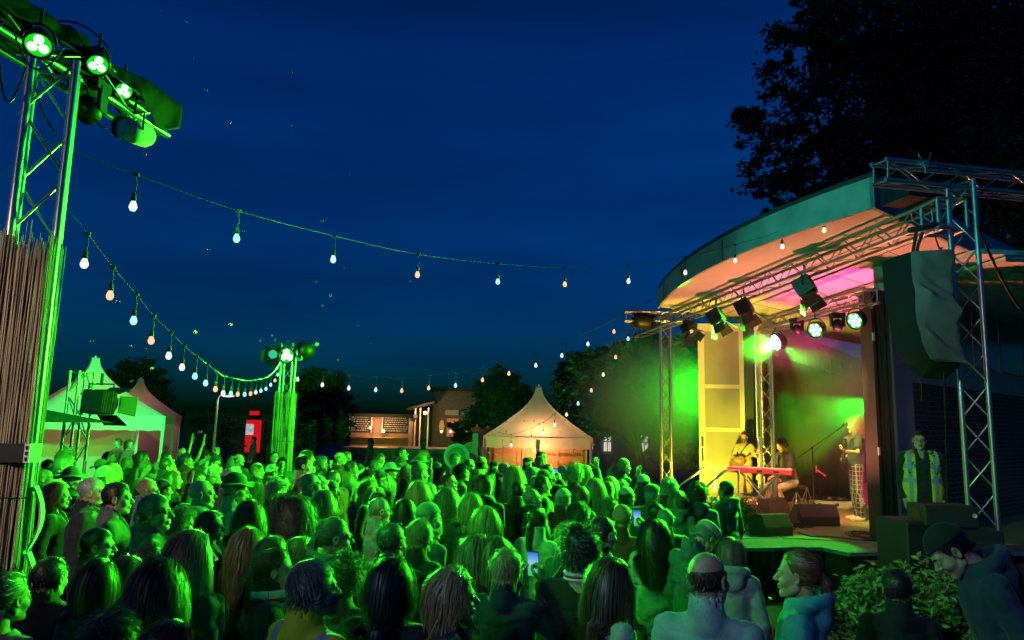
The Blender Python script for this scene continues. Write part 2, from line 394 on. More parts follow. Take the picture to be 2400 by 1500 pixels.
def hand_mesh(kind):
    """hand in its own frame: wrist at 0, fingers along +Z, palm faces -Y... thumb on +X side"""
    curl = dict(relaxed=0.55, open=0.08, grip=1.05, keys=0.45)[kind]; spread = dict(relaxed=0.02, open=0.17, grip=0.03, keys=0.07)[kind]
    fingers = [(0.027, 0.094, 0.062, .0088), (0.0095, 0.098, 0.07, .009), (-0.0085, 0.096, 0.066, .0087), (-0.0265, 0.088, 0.053, .0078)]
    segs = []
    for i, (x, z, L, r) in enumerate(fingers):
        p = np.array([x, 0.0, z]); a = 0.0; out = [p.copy()]; sp = spread * (1.2 - i * .8)
        for j, q in enumerate((0.45, 0.32, 0.25)):
            a += curl * (0.7 if j == 0 else 1.0) * (1 + .08 * i)
            dir_ = np.array([math.sin(sp) * math.cos(a), -math.sin(a), math.cos(a) * math.cos(sp)]); p = p + dir_ * L * q * 1.05; out.append(p.copy())
        segs.append((out, r))
    tb = np.array([0.026, -0.004, 0.03]); th = [tb, tb + (0.026, -0.012 - .01 * curl, 0.03), tb + (0.034 - .02 * curl, -0.02 - .02 * curl, 0.058), tb + (0.034 - .035 * curl, -0.026 - .022 * curl, 0.08)]
    if kind == 'open': th = [tb, tb + (0.03, -0.006, 0.022), tb + (0.054, -0.01, 0.042), tb + (0.07, -0.012, 0.056)]
    def fn(P):
        d = ell(P, (0, 0.0, 0.055), (0.041, 0.0145, 0.05)); d = smin(d, cap(P, (0, 0, -0.03), (0, 0, 0.02), 0.025, 0.026), 0.02)
        d = smin(d, cap(P, (0.012, 0, 0.03), (0.026, 0, 0.088), 0.012, 0.01), 0.012); d = smin(d, cap(P, (-0.014, 0, 0.03), (-0.026, 0, 0.082), 0.012, 0.0095), 0.012)
        d = smin(d, ell(P, (0.022, -0.008, 0.036), (0.016, 0.014, 0.026)), 0.012)
        for out, r in segs:
            f = None
            for j in range(3):
                c = cap(P, out[j], out[j + 1], r * (1 - .08 * j), r * (1 - .08 * (j + 1))); f = c if f is None else smin(f, c, 0.003)
            d = smin(d, f, 0.004)
        f = None
        for j in range(3):
            c = cap(P, th[j], th[j + 1], 0.0125 - .0015 * j, 0.0112 - .0015 * j); f = c if f is None else smin(f, c, 0.004)
        return smin(d, f, 0.005)
    return nets(fn, (-0.08, -0.1, -0.06), (0.11, 0.05, 0.2), 0.0042)
HANDS = {k: hand_mesh(k) for k in ('relaxed', 'open', 'grip', 'keys')}
def frame_z(d, yhint):
    z = np.array(d, float); z /= np.linalg.norm(z); y = np.array(yhint, float); y -= z * (y @ z); y /= np.linalg.norm(y)
    return np.stack([np.cross(y, z), y, z], 1)
def rotm(yaw, pitch, tilt=0.0):
    return np.array((Matrix.Rotation(yaw, 3, 'Z') @ Matrix.Rotation(pitch, 3, 'X') @ Matrix.Rotation(tilt, 3, 'Y')))
HEADS = {}
for fem in (0, 1):
    HEADS[fem] = nets(lambda P: head_sdf(P, fem), (-0.1, -0.13, -0.135), (0.1, 0.135, 0.135), 0.0045)
HP = np.array((0, -0.0, 1.625))   # head centre on the standing body
def head_T(yaw, pitch, tilt=0.0, fwd=0.0):
    """rotation and place of the head about the neck"""
    Rm = rotm(yaw, pitch, tilt); piv = np.array((0, -0.045, 1.5 + 0.0)); return Rm, piv + Rm @ (HP - piv) + np.array((0, fwd, 0))
def make_body(name, W=1.0, fem=0, R_='down', L_='down', legs='stand', turn=(0, 0, 0), b=0.0, hands=('relaxed', 'relaxed'), fwd=0.0):
    Rm, hc = head_T(*turn, fwd=fwd)
    nk0 = hc + Rm @ np.array((0, -0.03, -0.045)); nk1 = np.array((0, -0.05, 1.42))
    def fn(P):
        d = body_sdf(P, W, R_, L_, legs, 0.008, b - 0.006)
        d = smin(d, leg_sdf(P, legs, 0.0), 0.03); d = smin(d, foot_sdf(P, legs, -0.004), 0.02)
        return smin(d, cap(P, nk0, nk1, 0.05 - .006 * fem, 0.062 - .006 * fem), 0.03)
    ex = [arm_pts(R_), arm_pts(L_)]
    hi = np.array((0.5, 0.55, 1.62)); 
    for e in ex: hi[2] = max(hi[2], e[2][2] + .05)
    V, F = nets(fn, (-0.5, -0.25, -0.02), hi, 0.0135)
    V = relax(V, F, 1, 0.4); mi = np.zeros(len(F), int)
    Vs, Fs, Ms = [V], [F], [mi]; n = len(V)
    hv, hf = HEADS[fem]; c = hv[hf].mean(1); hm = np.zeros(len(hf), int); X = np.abs(c[:, 0])
    de = np.sqrt((X - .0315) ** 2 + (c[:, 1] - .0775) ** 2 + c[:, 2] ** 2)
    hm[(de < .0152) & (c[:, 1] > .082) & (np.abs(c[:, 2]) < .0068)] = 1
    hm[(de < .0152) & (c[:, 1] > .082) & (np.abs(X - .0315) < .0058) & (np.abs(c[:, 2]) < .0065)] = 2
    hm[(c[:, 1] > .088) & (c[:, 2] < -.052) & (c[:, 2] > -.077) & (X < .022)] = 3
    Vs.append((hv @ Rm.T + hc).astype(np.float32)); Fs.append(hf + n); Ms.append(hm); n += len(hv)
    for side, pose, hk in ((1, R_, hands[0]), (-1, L_, hands[1])):
        s, e, w, hd, pn = arm_pts(pose); v, f = HANDS[hk]; v = v.copy()
        if side < 0: w, hd, pn = mir(w), mir(hd), mir(pn); 
        B = frame_z(hd, -np.array(pn)); 
        if side < 0: v = v * np.array((-1, 1, 1)); f = f[:, ::-1]
        # keep the thumb on the upper / inner side
        Vs.append((v @ B.T + np.array(w)).astype(np.float32)); Fs.append(f + n); Ms.append(np.zeros(len(f), int)); n += len(v)
    me = npmesh(name, np.concatenate(Vs), np.concatenate(Fs), [M['skin'], M['eye'], M['iris'], M['lip']], np.concatenate(Ms))
    return dict(me=me, Rm=Rm, hc=hc, W=W, R=R_, L=L_, legs=legs, b=b, fem=fem, nk=(nk0, nk1))
def folds(P, amp=0.006):
    Q = P * np.array((1, 1, 1.0)); a = vnoise(Q + vnoise(P, 4)[..., None] * .12, 9); c = vnoise(P * np.array((1.6, 1.6, .7)) + 7, 13)
    r = np.abs(vnoise(P * np.array((1, 1, 2.2)) + vnoise(P, 5)[..., None] * .25 + 3, 7)); e = np.clip(1 - r * 9, 0, 1)
    return amp * (1.5 * np.abs(a) + .9 * np.abs(c) + .75 * e)
def make_top(name, B, kind):
    """the upper garment that follows body B: jacket, hoodie, shirt, tee, vest, parka"""
    th = dict(jacket=.02, hoodie=.021, shirt=.015, tee=.013, parka=.03, vest=.018, sweater=.016)[kind]
    W, b = B['W'], B['b']; amp = dict(jacket=.012, hoodie=.011, shirt=.011, tee=.009, parka=.014, vest=.006, sweater=.01)[kind]
    hem = dict(jacket=.86, hoodie=.88, shirt=.84, tee=.88, parka=.74, vest=.84, sweater=.88)[kind]
    nk0, nk1 = B['nk']
    def fn(P):
        d = torso(P, W, b + .004)
        sk = cap(P, (0, 0, .98), (0, 0, hem - .12), .15 * W + b, .16 * W + b); sk = np.maximum(sk, 0); 
        d = smin(d, ell(P, (0, -.005, .98), (.165 * W + b, .118 + b, .24)), 0.04)
        if kind != 'vest':
            for side, pose in ((1, B['R']), (-1, B['L'])):
                s, e, w, hd, pn = arm_pts(pose)
                if side < 0: s, e, w = mir(s), mir(e), mir(w)
                s = (s[0] * W, s[1], s[2]); s_, e_, w_ = map(np.array, (s, e, w))
                up = cap(P, s, e_ if kind != 'tee' else s_ + (e_ - s_) * .62, .046 + b * .5, .04 + b * .5 + (.008 if kind == 'tee' else 0))
                d = smin(d, up, 0.025)
                if kind != 'tee': d = smin(d, cap(P, e, w_ + (w_ - e_) * .02, .043 + b * .4, .034 + b * .3), 0.014)
        d = d - th + folds(P, amp) - amp * .35
        if kind != 'tee' and kind != 'vest':   # open cuffs
            for side, pose in ((1, B['R']), (-1, B['L'])):
                s, e, w, hd, pn = arm_pts(pose)
                if side < 0: e, w = mir(e), mir(w)
                e_, w_ = np.array(e), np.array(w); dr = (w_ - e_) / np.linalg.norm(w_ - e_)
                near = np.linalg.norm(P - w_, axis=-1) < .13
                d = np.where(near, np.maximum(d, (P - w_) @ dr - .0), d)
        # neckline
        nkd = cap(P, nk0, nk1, .052 if B['fem'] else .058, .066)
        if kind in ('jacket', 'shirt', 'parka', 'vest'):
            col = cap(P, (0, -.05, 1.45), (0, -.035, 1.59), .086 + (.01 if kind == 'parka' else 0), .074 + (.012 if kind == 'parka' else 0)) + vnoise(P, 12) * .002
            col = np.maximum(col, P[..., 2] - (1.562 if kind != 'parka' else 1.585) + .6 * np.maximum(P[..., 1], -.03) )
            if kind != 'vest': d = smin(d, col, .012)
            d = ssub(d, cap(P, (0, -.045, 1.46), (0, -.03, 1.62), .064, .07), .004)
            if kind != 'parka': d = ssub(d, cap(P, (0, .12, 1.36), (0, .05, 1.5), .012, .05), .01)
        elif kind == 'hoodie':
            t = np.sqrt((P[..., 0] / 1.15) ** 2 + (P[..., 1] + .055) ** 2); hood = np.sqrt((t - .09) ** 2 + ((P[..., 2] - 1.5 - (-P[..., 1] - .055) * .22) * .9) ** 2) - .04
            bag = ell(P, (0, -.135, 1.44), (.1, .045, .085))
            d = smin(d, smin(hood, bag, .03) + folds(P, .006), .02)
            d = ssub(d, cap(P, (0, -.03, 1.47), (0, -.02, 1.66), .062, .075), .004)
        else:
            d = ssub(d, cap(P, (0, -.04, 1.465), (0, -.03, 1.6), .062, .076), .006)
        return np.maximum(d, (hem + .02 * vnoise(P, 6)) - P[..., 2])
    hi = np.array((0.52, 0.5, 1.64)); 
    for q in (B['R'], B['L']): hi[2] = max(hi[2], arm_pts(q)[2][2] + .05)
    V, F = nets(fn, (-0.52, -0.3, hem - .05), hi, 0.0125); V = relax(V, F, 1, .35)
    return npmesh(name, V, F, [M['cloth']])
def make_legs(name, B, short=False):
    lg = B['legs']
    def fn(P):
        d = smin(leg_sdf(P, lg, .02), ell(P, (0, -.01, .97), (.165 * B['W'] + B['b'], .115 + B['b'], .11)), .04) + folds(P, .006) - .004
        d = np.maximum(d, P[..., 2] - 1.04)
        if short:
            k = LEGS[lg][1]
            if lg == 'sit': d = np.maximum(d, P[..., 1] - .36)
            else: d = np.maximum(d, k[2] + .02 - P[..., 2])
        else: d = np.maximum(d, LEGS[lg][2][2] - .045 - P[..., 2])
        return d
    V, F = nets(fn, (-.35, -.3, .0), (.35, .62, 1.08), .0145); V = relax(V, F, 1, .35)
    return npmesh(name, V, F, [M['cloth']])
def make_shoes(name, B):
    z0 = LEGS[B['legs']][2][2] - .09
    V, F = nets(lambda P: np.maximum(foot_sdf(P, B['legs'], .008), P[..., 2] - z0 - .1), (-.3, -.2, z0 - .02), (.3, .62, z0 + .14), .011)
    return npmesh(name, V, F, [M['cloth']])

# ---- materials of people
M['skin'] = mat('skin', (.5, .3, .2), .52, objcol=True, noise=.16, nscale=38, bump=.25, bscale=220, spec=.35)
M['eye'] = mat('eye white', (.6, .58, .55), .25)
M['iris'] = mat('iris', (.03, .02, .015), .2)
M['lip'] = mat('lips', (.35, .12, .1), .45)
M['cloth'] = mat('cloth', (.1, .1, .1), .85, objcol=True, noise=.2, nscale=14, bump=.18, bscale=90, sheen=.1)
def hair_mat():
    m = bpy.data.materials.new('hair'); m.use_nodes = True; n = m.node_tree; b = n.nodes['Principled BSDF']
    oi = n.nodes.new('ShaderNodeObjectInfo'); at_ = n.nodes.new('ShaderNodeAttribute'); at_.attribute_name = 'shade'
    mx = n.nodes.new('ShaderNodeVectorMath'); mx.operation = 'SCALE'; n.links.new(oi.outputs['Color'], mx.inputs[0]); n.links.new(at_.outputs['Fac'], mx.inputs['Scale'])
    n.links.new(mx.outputs[0], b.inputs['Base Color']); b.inputs['Roughness'].default_value = .42; b.inputs['Specular IOR Level'].default_value = .6
    return m
M['hair'] = hair_mat()
# ---- hair: a close cap of tone plus combed strands, in the head's own frame
CC = np.array((0, -0.018, 0.036)); CRad = np.array((0.0755, 0.097, 0.087))
def hairline(P, low=0.0):
    """how far inside the hair region a scalp point lies (positive: hair)"""
    x, y, z = P[:, 0], P[:, 1], P[:, 2]
    front = 0.083 + low - np.abs(x) * .1                       # forehead height
    side = np.where(y > 0.0, front - (0.075 - np.minimum(np.abs(x), .075)) * .1 - np.clip((.045 - y) / .045, 0, 1) * .085, -.055)
    return z - np.where(y > .045, front, side)
def strands(kind, n=2600, seed=1, hat=False):
    rs = np.random.RandomState(seed)
    g = rs.normal(size=(n * 3, 3)); g /= np.linalg.norm(g, axis=1)[:, None]; g = g[g[:, 2] > -.75]
    P = CC + g * CRad * 1.02
    keep = hairline(P) > 0
    if kind == 'balding': keep &= (P[:, 2] < .06 - .02 * rs.rand(len(P))) & (P[:, 1] < .045)
    if kind == 'thin': keep &= (P[:, 1] < .05) 
    if hat: keep &= P[:, 2] < .075 + .0 * P[:, 1]
    P = P[keep][:n]; n = len(P); g = (P - CC) / CRad; g /= np.linalg.norm(g, axis=1)[:, None]
    cfg = dict(short=(.03, 4, .25, .0, .003), thin=(.02, 3, .3, 0, .002), balding=(.018, 3, .6, 0, .002), messy=(.06, 5, .12, .5, .008), curly=(.085, 7, .1, 1.3, .014), 
               bob=(.2, 10, .5, .16, .013), chin=(.16, 9, .45, .28, .013), long=(.42, 15, .6, .16, .012), wavy=(.4, 16, .45, .6, .02), pony=(.11, 6, 0, .04, .006), bigcurl=(.36, 16, .35, 1.2, .035), crop=(.045, 4, .3, .1, .005))[kind]
    Ltot, seg, grav, curl, lift = cfg
    if hat: lift *= .35; grav += .3
    Ls = Ltot * (.75 + .4 * rs.rand(n)); 
    crown = np.array((0.01, -.07, .115)); parts = np.array((.018, .03, .12))
    flow = P - (crown if kind not in ('bob', 'long', 'wavy', 'chin', 'bigcurl') else parts); 
    if kind in ('bob', 'long', 'wavy', 'chin', 'bigcurl'): flow[:, 0] = np.where(P[:, 0] > .012, np.abs(flow[:, 0]) + .05, -np.abs(flow[:, 0]) - .05); bk_ = P[:, 1] < -.03; flow[bk_, 0] = P[bk_, 0] * .6; flow[:, 1] = np.minimum(flow[:, 1] * .5, .02) - .02
    if kind == 'pony': flow = np.array((0, -.115, .03)) - P
    D = flow - g * (flow * g).sum(1)[:, None]; D /= np.linalg.norm(D, axis=1)[:, None] + 1e-6
    if kind in ('messy', 'curly', 'bigcurl', 'short', 'crop') and not hat: D += g * dict(messy=.45, curly=.8, bigcurl=.7, short=.12, crop=.2)[kind] + rs.normal(size=(n, 3)) * (.25 if kind != 'short' else .12); D /= np.linalg.norm(D, axis=1)[:, None]
    off = lift * (.3 + .9 * rs.rand(n)) + .002; fly = rs.rand(n) < .07; off = np.where(fly, off + .02 * rs.rand(n) + .004, off); pts = [P.copy()]; Q = P.copy(); ph = rs.rand(n) * 6.28; fr = 30 + 25 * rs.rand(n)
    cl = np.floor(8 * np.arctan2(P[:, 0], P[:, 1])) + np.floor(P[:, 2] * 40); ph = np.where(fly, ph, cl * 1.7 + ph * .25) 
    for k in range(seg):
        D = D + np.array((0, 0, -1)) * grav * (.35 + .65 * k / seg)
        if curl: 
            t = (k + 1) * 1.3 + ph; D = D + curl * .45 * np.stack([np.cos(t), np.sin(t * .9), np.sin(t + 1)], 1) * (.5 + k / seg)
        D /= np.linalg.norm(D, axis=1)[:, None]; Q = Q + D * (Ls / seg)[:, None]
        # keep outside the head, the neck and the shoulders
        for c, r in ((CC, CRad), (np.array((0, .02, -.035)), np.array((.068, .06, .085)))):
            q = (Q - c) / (r + off[:, None]); l = np.linalg.norm(q, axis=1); ins = l < 1
            Q[ins] = c + (Q[ins] - c) / l[ins][:, None]
        ra = np.hypot(Q[:, 0], Q[:, 1] + .045); ins = (ra < .07 + off) & (Q[:, 2] < -.04)
        sc = np.where(ins, (.07 + off) / (ra + 1e-6), 1); Q[:, 0] *= sc; Q[:, 1] = (Q[:, 1] + .045) * sc - .045
        if kind in ('long', 'wavy', 'bigcurl', 'bob', 'chin'):   # not over the face; over the shoulders
            face = (Q[:, 1] > .035) & (np.abs(Q[:, 0]) < .062) & (Q[:, 2] < .075); Q[face, 0] = np.sign(Q[face, 0] + 1e-6) * .066; Q[face, 1] = np.minimum(Q[face, 1], .05)
            shz = -.165 - .25 * np.maximum(np.abs(Q[:, 0]) - .06, 0); low = Q[:, 2] < shz; bk = Q[:, 1] < -.0
            Q[low & bk, 1] = np.minimum(Q[low & bk, 1], -.135 - off[low & bk]); Q[low & ~bk, 1] = np.maximum(Q[low & ~bk, 1], .1 + off[low & ~bk])
        if kind in ('pony', 'short', 'thin', 'balding') or hat and kind not in ('long', 'wavy', 'bob', 'chin', 'bigcurl'):   # lies close to the skull
            q = (Q - CC) / (CRad + .006 + off[:, None]); l = np.linalg.norm(q, axis=1); o_ = (l > 1) & (Q[:, 2] > -.03); Q[o_] = CC + (Q[o_] - CC) / l[o_][:, None]
        pts.append(Q.copy())
    A = np.stack(pts, 1)                                 # n, seg+1, 3
    T = np.gradient(A, axis=1); out = A - CC; out[:, :, 2] *= .4; S = np.cross(T, out); S /= np.linalg.norm(S, axis=2)[:, :, None] + 1e-9
    w = (.0031 if Ltot > .15 else .0029) * (.7 + .6 * rs.rand(n))[:, None] * np.linspace(1, .35, seg + 1)[None] ** .7
    if kind in ('short', 'thin', 'balding', 'crop'): w *= .8
    a = A + S * w[:, :, None] * .5; bb = A - S * w[:, :, None] * .5
    V = np.stack([a, bb], 2).reshape(-1, 3); i = np.arange(n)[:, None] * (seg + 1) * 2 + np.arange(seg)[None] * 2
    F = np.stack([i, i + 1, i + 3, i + 2], -1).reshape(-1, 4); sh = np.repeat(.42 + 1.25 * rs.rand(n) ** 1.3, (seg + 1) * 2)
    return V, F, sh
def cap_shell(kind, hat=False):
    low = 0.0
    def fn(P):
        Q = P.reshape(-1, 3); t = dict(short=.007, thin=.003, balding=.003, messy=.014, curly=.026, bob=.014, chin=.012, long=.012, wavy=.016, pony=.006, bigcurl=.03, crop=.009)[kind]
        if hat: t = min(t, .004)
        d = ell(Q, CC, CRad + t) + (vnoise(Q, 45) * .006 if kind in ('curly', 'messy', 'bigcurl') else 0)
        cut = -hairline(Q) 
        if kind == 'balding': cut = np.maximum(cut, np.maximum(Q[:, 2] - .055, Q[:, 1] - .04))
        if kind in ('bob', 'long', 'wavy', 'chin', 'bigcurl'):
            e = ell(Q, (0, -.045, -.03 if kind in ('bob', 'chin') else -.07), (.082 + t, .07 + t, .1 if kind in ('bob', 'chin') else .15)); e = np.maximum(e, Q[:, 1] - .01); d = smin(d, e, .03)
            cut = np.where((Q[:, 1] < .01), np.minimum(cut, -.01), cut)
        d = smax(d, cut * .8, .004)
        if kind == 'pony':
            d = np.minimum(d, cap(Q, (0, -.11, .035), (0, -.15, -.03), .018, .024)); d = smin(d, cap(Q, (0, -.15, -.03), (0, -.155, -.17), .024, .012) + vnoise(Q, 60) * .004, .01)
        d = np.maximum(d, -ell(Q, CC, CRad - .006))
        return d.reshape(P.shape[:-1])
    zlo = -.24
    return nets(fn, (-.13, -.2, zlo), (.13, .13, .17), .0065)
HAIR = {}
def hair_mesh(kind, seed=1, hat=False):
    k = (kind, seed, hat)
    if k in HAIR: return HAIR[k]
    v1, f1 = cap_shell(kind, hat); n = dict(long=4600, wavy=4400, bigcurl=3400, bob=4400, chin=4200, curly=3600, pony=2400, balding=1200, thin=2200).get(kind, 3400)
    v2, f2, sh = strands(kind, n, seed, hat)
    vs, fs, ss = [v1, v2], [f1, f2 + len(v1)], [np.full(len(v1), .6), sh]
    if kind == 'pony':
        rs = np.random.RandomState(seed); m = 260; a0 = rs.rand(m) * 6.28; r0 = .02 * np.sqrt(rs.rand(m)); z = np.linspace(0, 1, 9)
        A = np.stack([r0[:, None] * np.cos(a0)[:, None] * (1 + .6 * np.sin(z * 3.1)[None]), -.112 - .045 * np.sqrt(z)[None] + r0[:, None] * np.sin(a0)[:, None] * (1 + .6 * np.sin(z * 3.1))[None], .035 - .25 * z[None] * (.8 + .3 * rs.rand(m))[:, None] + 0 * a0[:, None]], -1)
        S = np.stack([-np.sin(a0), np.cos(a0), 0 * a0], -1)[:, None] * .002; V = np.stack([A + S, A - S], 2).reshape(-1, 3); i = np.arange(m)[:, None] * 18 + np.arange(8)[None] * 2
        F = np.stack([i, i + 1, i + 3, i + 2], -1).reshape(-1, 4); fs.append(F + len(v1) + len(v2)); vs.append(V); ss.append(np.repeat(.4 + 1.2 * rs.rand(m), 18))
    # eyebrows belong to the hair too
    me = npmesh('hair', np.concatenate(vs), np.concatenate(fs), [M['hair']])
    a = me.attributes.new('shade', 'FLOAT', 'POINT'); a.data.foreach_set('value', np.concatenate(ss).astype(np.float32))
    HAIR[k] = me; return me
def shaded(me, v=1.0):
    a = me.attributes.new('shade', 'FLOAT', 'POINT'); a.data.foreach_set('value', np.full(len(me.vertices), v, np.float32)); return me
def brow_mesh(s):
    V, F = nets(lambda P: cap(P, (.017 * s, .0965, .0215), (.047 * s, .078, .022), .0032, .0022), (min(.01 * s, .056 * s), .06, .01), (max(.01 * s, .056 * s), .11, .035), .0035)
    return shaded(npmesh('eyebrow', V, F, [M['hair']]), .8)
BROWS = (brow_mesh(1), brow_mesh(-1))
def beard_mesh():
    def fn(P):
        d = head_sdf(P) - .009 - vnoise(P, 70) * .006; d = smax(d, P[..., 2] + .03 + np.maximum(0, .05 - P[..., 1]) * .3 - (np.abs(P[..., 0]) > .035) * .012, .004)
        d = np.maximum(d, -.02 - P[..., 1]); d = ssub(d, ell(P, (0, .1, -.0635), (.024, .02, .012)), .003); return d
    V, F = nets(fn, (-.1, -.03, -.17), (.1, .14, 0), .005); return shaded(npmesh('beard', V, F, [M['hair']]), .9)
BEARD = beard_mesh()
def glasses_mesh():
    m = MB()
    for s in (1, -1):
        c = Vector((.033 * s, .104, .001)); pts = [c + Vector((.024 * math.cos(t), -.006 * abs(math.cos(t)), .018 * math.sin(t))) for t in [k * math.pi / 8 for k in range(17)]]
        m.path(pts, .0019, 5); m.path([c + Vector((.024 * s, -.008, .004)), (.083 * s, .04, .006), (.084 * s, -.02, .0)], .0018, 5)
    m.path([(-.011, .106, .003), (0, .109, .006), (.011, .106, .003)], .0018, 5)
    me = bpy.data.meshes.new('glasses'); me.from_pydata(m.v, [], m.f); me.materials.append(M['black_metal']); me.update(); return me
GLASSES = glasses_mesh()
def hat_mesh(kind):
    def fn(P):
        if kind in ('cap', 'capback'):
            d = ell(P, CC + (0, 0, .0), CRad + (.011, .012, .02)); d = smax(d, .055 - P[..., 2] + .12 * P[..., 1], .006)
            s = 1 if kind == 'cap' else -1
            y = P[..., 1] * s; vis = np.maximum(np.sqrt((P[..., 0] / .07) ** 2 + ((y - .075) / .095) ** 2) - 1, 0) * .07
            vis = np.maximum(vis, np.abs(P[..., 2] - (.062 + (.0 if s > 0 else -.01)) + (y - .08) * .25 + P[..., 0] ** 2 * 4) - .0055); vis = np.maximum(vis, .055 - y)
            d = smin(d, vis, .005); d = smin(d, ell(P, CC + (0, 0, .108), (.008, .008, .004)), .003)
        elif kind == 'flat':
            d = ell(P, CC + (0, .012, .03), CRad + (.013, .018, -.012)); d = smin(d, ell(P, CC + (0, .035, .055), (.088, .098, .03)), .03); d = smin(d, ell(P, (0, .108, .06), (.06, .04, .009)), .012); d = smax(d, .045 - P[..., 2] + .1 * P[..., 1], .006)
        elif kind == 'beanie':
            d = ell(P, CC + (0, -.006, .006), CRad + (.012, .013, .026)) + vnoise(P, 40) * .003; d = smax(d, .038 - P[..., 2] + .25 * P[..., 1], .005)
            r = np.sqrt((P[..., 0] / .089) ** 2 + ((P[..., 1] + .018) / .112) ** 2); band = np.maximum(np.abs(r - 1) * .1 - .007, np.abs(P[..., 2] - .06 - .25 * P[..., 1]) - .022); d = smin(d, band, .008)
        elif kind == 'brim':
            d = ell(P, CC + (0, 0, .02), CRad + (.012, .014, .03)); d = smax(d, .062 - P[..., 2] + .05 * P[..., 1], .006)
            r = np.sqrt(P[..., 0] ** 2 + (P[..., 1] + .018) ** 2); br = np.maximum(np.abs(P[..., 2] - .062 - (r - .1) * (-.15) - .02 * np.cos(3 * np.arctan2(P[..., 1], P[..., 0]))* (r > .1) * (r - .1) * 10) - .0055, r - .185); d = smin(d, br, .01)
        return np.maximum(d, -ell(P, CC, CRad - .004))
    V, F = nets(fn, (-.2, -.21, .0), (.2, .22, .2), .0062); return npmesh(kind, V, F, [M['cloth']])
HATS = {k: hat_mesh(k) for k in ('cap', 'flat', 'beanie', 'brim')}
def phone_mesh(w=.078, h=.16, scr=True):
    m = MB(); m.box((0, 0, 0), (w, .009, h)); m.box((0, -.0055, 0), (w * .92, .0015, h * .93), mi=1)
    return m
# ================================================================== putting a person together
_TOP, _LEG, _SHOE, _BODY = {}, {}, {}, {}
BODYDEF = {
    'm': dict(W=1.04), 'm_l': dict(W=1.04, turn=(.35, 0, .05)), 'm_r': dict(W=1.04, turn=(-.4, .05, -.04)), 'm_up': dict(W=1.04, turn=(-.1, .22, 0)),
    'M': dict(W=1.14, b=.035), 'f': dict(W=.9, fem=1), 'f_l': dict(W=.9, fem=1, turn=(.4, 0, .06)), 'f_r': dict(W=.9, fem=1, turn=(-.4, .03, -.05)),
    'm_phone': dict(W=1.04, R_='phone', L_='phone', hands=('grip', 'grip')), 'f_phone': dict(W=.92, fem=1, R_='phone', L_='phone', hands=('grip', 'grip')),
    'm_wave': dict(W=1.0, R_='wave', L_='down', hands=('open', 'relaxed')), 'f_wave': dict(W=.9, fem=1, R_='wave', L_='wave', hands=('open', 'open')),
    'f_high': dict(W=.9, fem=1, R_='high', L_='down', hands=('open', 'relaxed')), 'm_high': dict(W=1.04, R_='down', L_='high', hands=('relaxed', 'open')),
    'm_down': dict(W=1.04, turn=(0, -.75, 0), fwd=.05), 'm_chin': dict(W=1.0, R_='chin', L_='down', turn=(0, 0, .1)),
    'm_stoop': dict(W=1.06, b=.01, turn=(.1, -.42, 0), fwd=.03), 'singer': dict(W=1.0, R_='strum', L_='fret', hands=('grip', 'grip')),
    'bass': dict(W=1.0, R_='strum', L_='fret', hands=('grip', 'grip'), turn=(.1, -.15, 0)), 'keys': dict(W=1.05, R_='keys', L_='keys', legs='sit', hands=('keys', 'keys'), turn=(.25, -.3, 0)),
    'guard': dict(W=1.12, b=.03, turn=(-.12, 0, 0)),
}
def body(k):
    if k not in _BODY: _BODY[k] = make_body('person', **BODYDEF[k])
    return _BODY[k]
def top(bk, kind):
    if (bk, kind) not in _TOP: _TOP[(bk, kind)] = make_top(kind, body(bk), kind)
    return _TOP[(bk, kind)]
def legs(bk, short=False):
    B = body(bk); k = (B['W'], B['b'], B['legs'], short)
    if k not in _LEG: _LEG[k] = make_legs('trousers', B, short)
    return _LEG[k]
def shoes(bk):
    B = body(bk); k = B['legs']
    if k not in _SHOE: _SHOE[k] = make_shoes('shoes', B)
    return _SHOE[k]
HC = dict(black=(.012, .01, .009), dark=(.03, .02, .014), brown=(.075, .042, .022), ginger=(.2, .07, .025), blonde=(.34, .22, .11), fair=(.22, .14, .075), grey=(.26, .25, .24), white=(.5, .49, .46), salt=(.13, .125, .12))
PEOPLE = []
def person(loc, yaw, bk='m', hair='short', hc='brown', topk='jacket', tc=(.05, .06, .08), lc=(.02, .025, .04), s=1.0, skin=(.5, .29, .2), hat=None, hatc=(.03, .03, .03), glasses=False, beard=False, short=False, shoe=(.03, .03, .03), label=None, seed=1, group='people in the concert crowd', near=True):
    B = body(bk); e = empty('person', loc, yaw); e.scale = (s, s, s)
    def part(name, me, c=(1, 1, 1), head=False, lab=None):
        o = link(name, me, e); o.color = (*c, 1)
        if head: o.matrix_local = Matrix.Translation(Vector(B['hc'])) @ Matrix(B['Rm'].tolist()).to_4x4()
        if lab: o['label'] = lab
        return o
    part('body', B['me'], skin)
    part(topk if topk != 'tee' else 'shirt', top(bk, topk), tc)
    part('trousers' if not short else 'shorts', legs(bk, short), lc)
    if near: part('shoes', shoes(bk), shoe)
    if hair: part('hair', hair_mesh(hair, seed, bool(hat)), HC[hc], True)
    if near:
        for bw in BROWS: part('eyebrow', bw, HC[hc], True)
    if beard: part('beard', BEARD, HC[hc if hc != 'dark' else 'dark'], True)
    if glasses: part('glasses', GLASSES, (0, 0, 0), True)
    if hat: part(dict(cap='cap', flat='flat_cap', beanie='beanie', brim='hat')[hat], HATS[hat], hatc, True)
    tag(e, label or 'person standing in the crowd', 'person', group)
    PEOPLE.append(e); return e
# ================================================================== the ground
ZF = 0.72                                   # stage floor
def V3(*a): return Vector(a)
m = MB(); m.box((0, 60, -.25), (500, 500, .5)); tag(m.obj('ground', M['ground']), kind='structure')

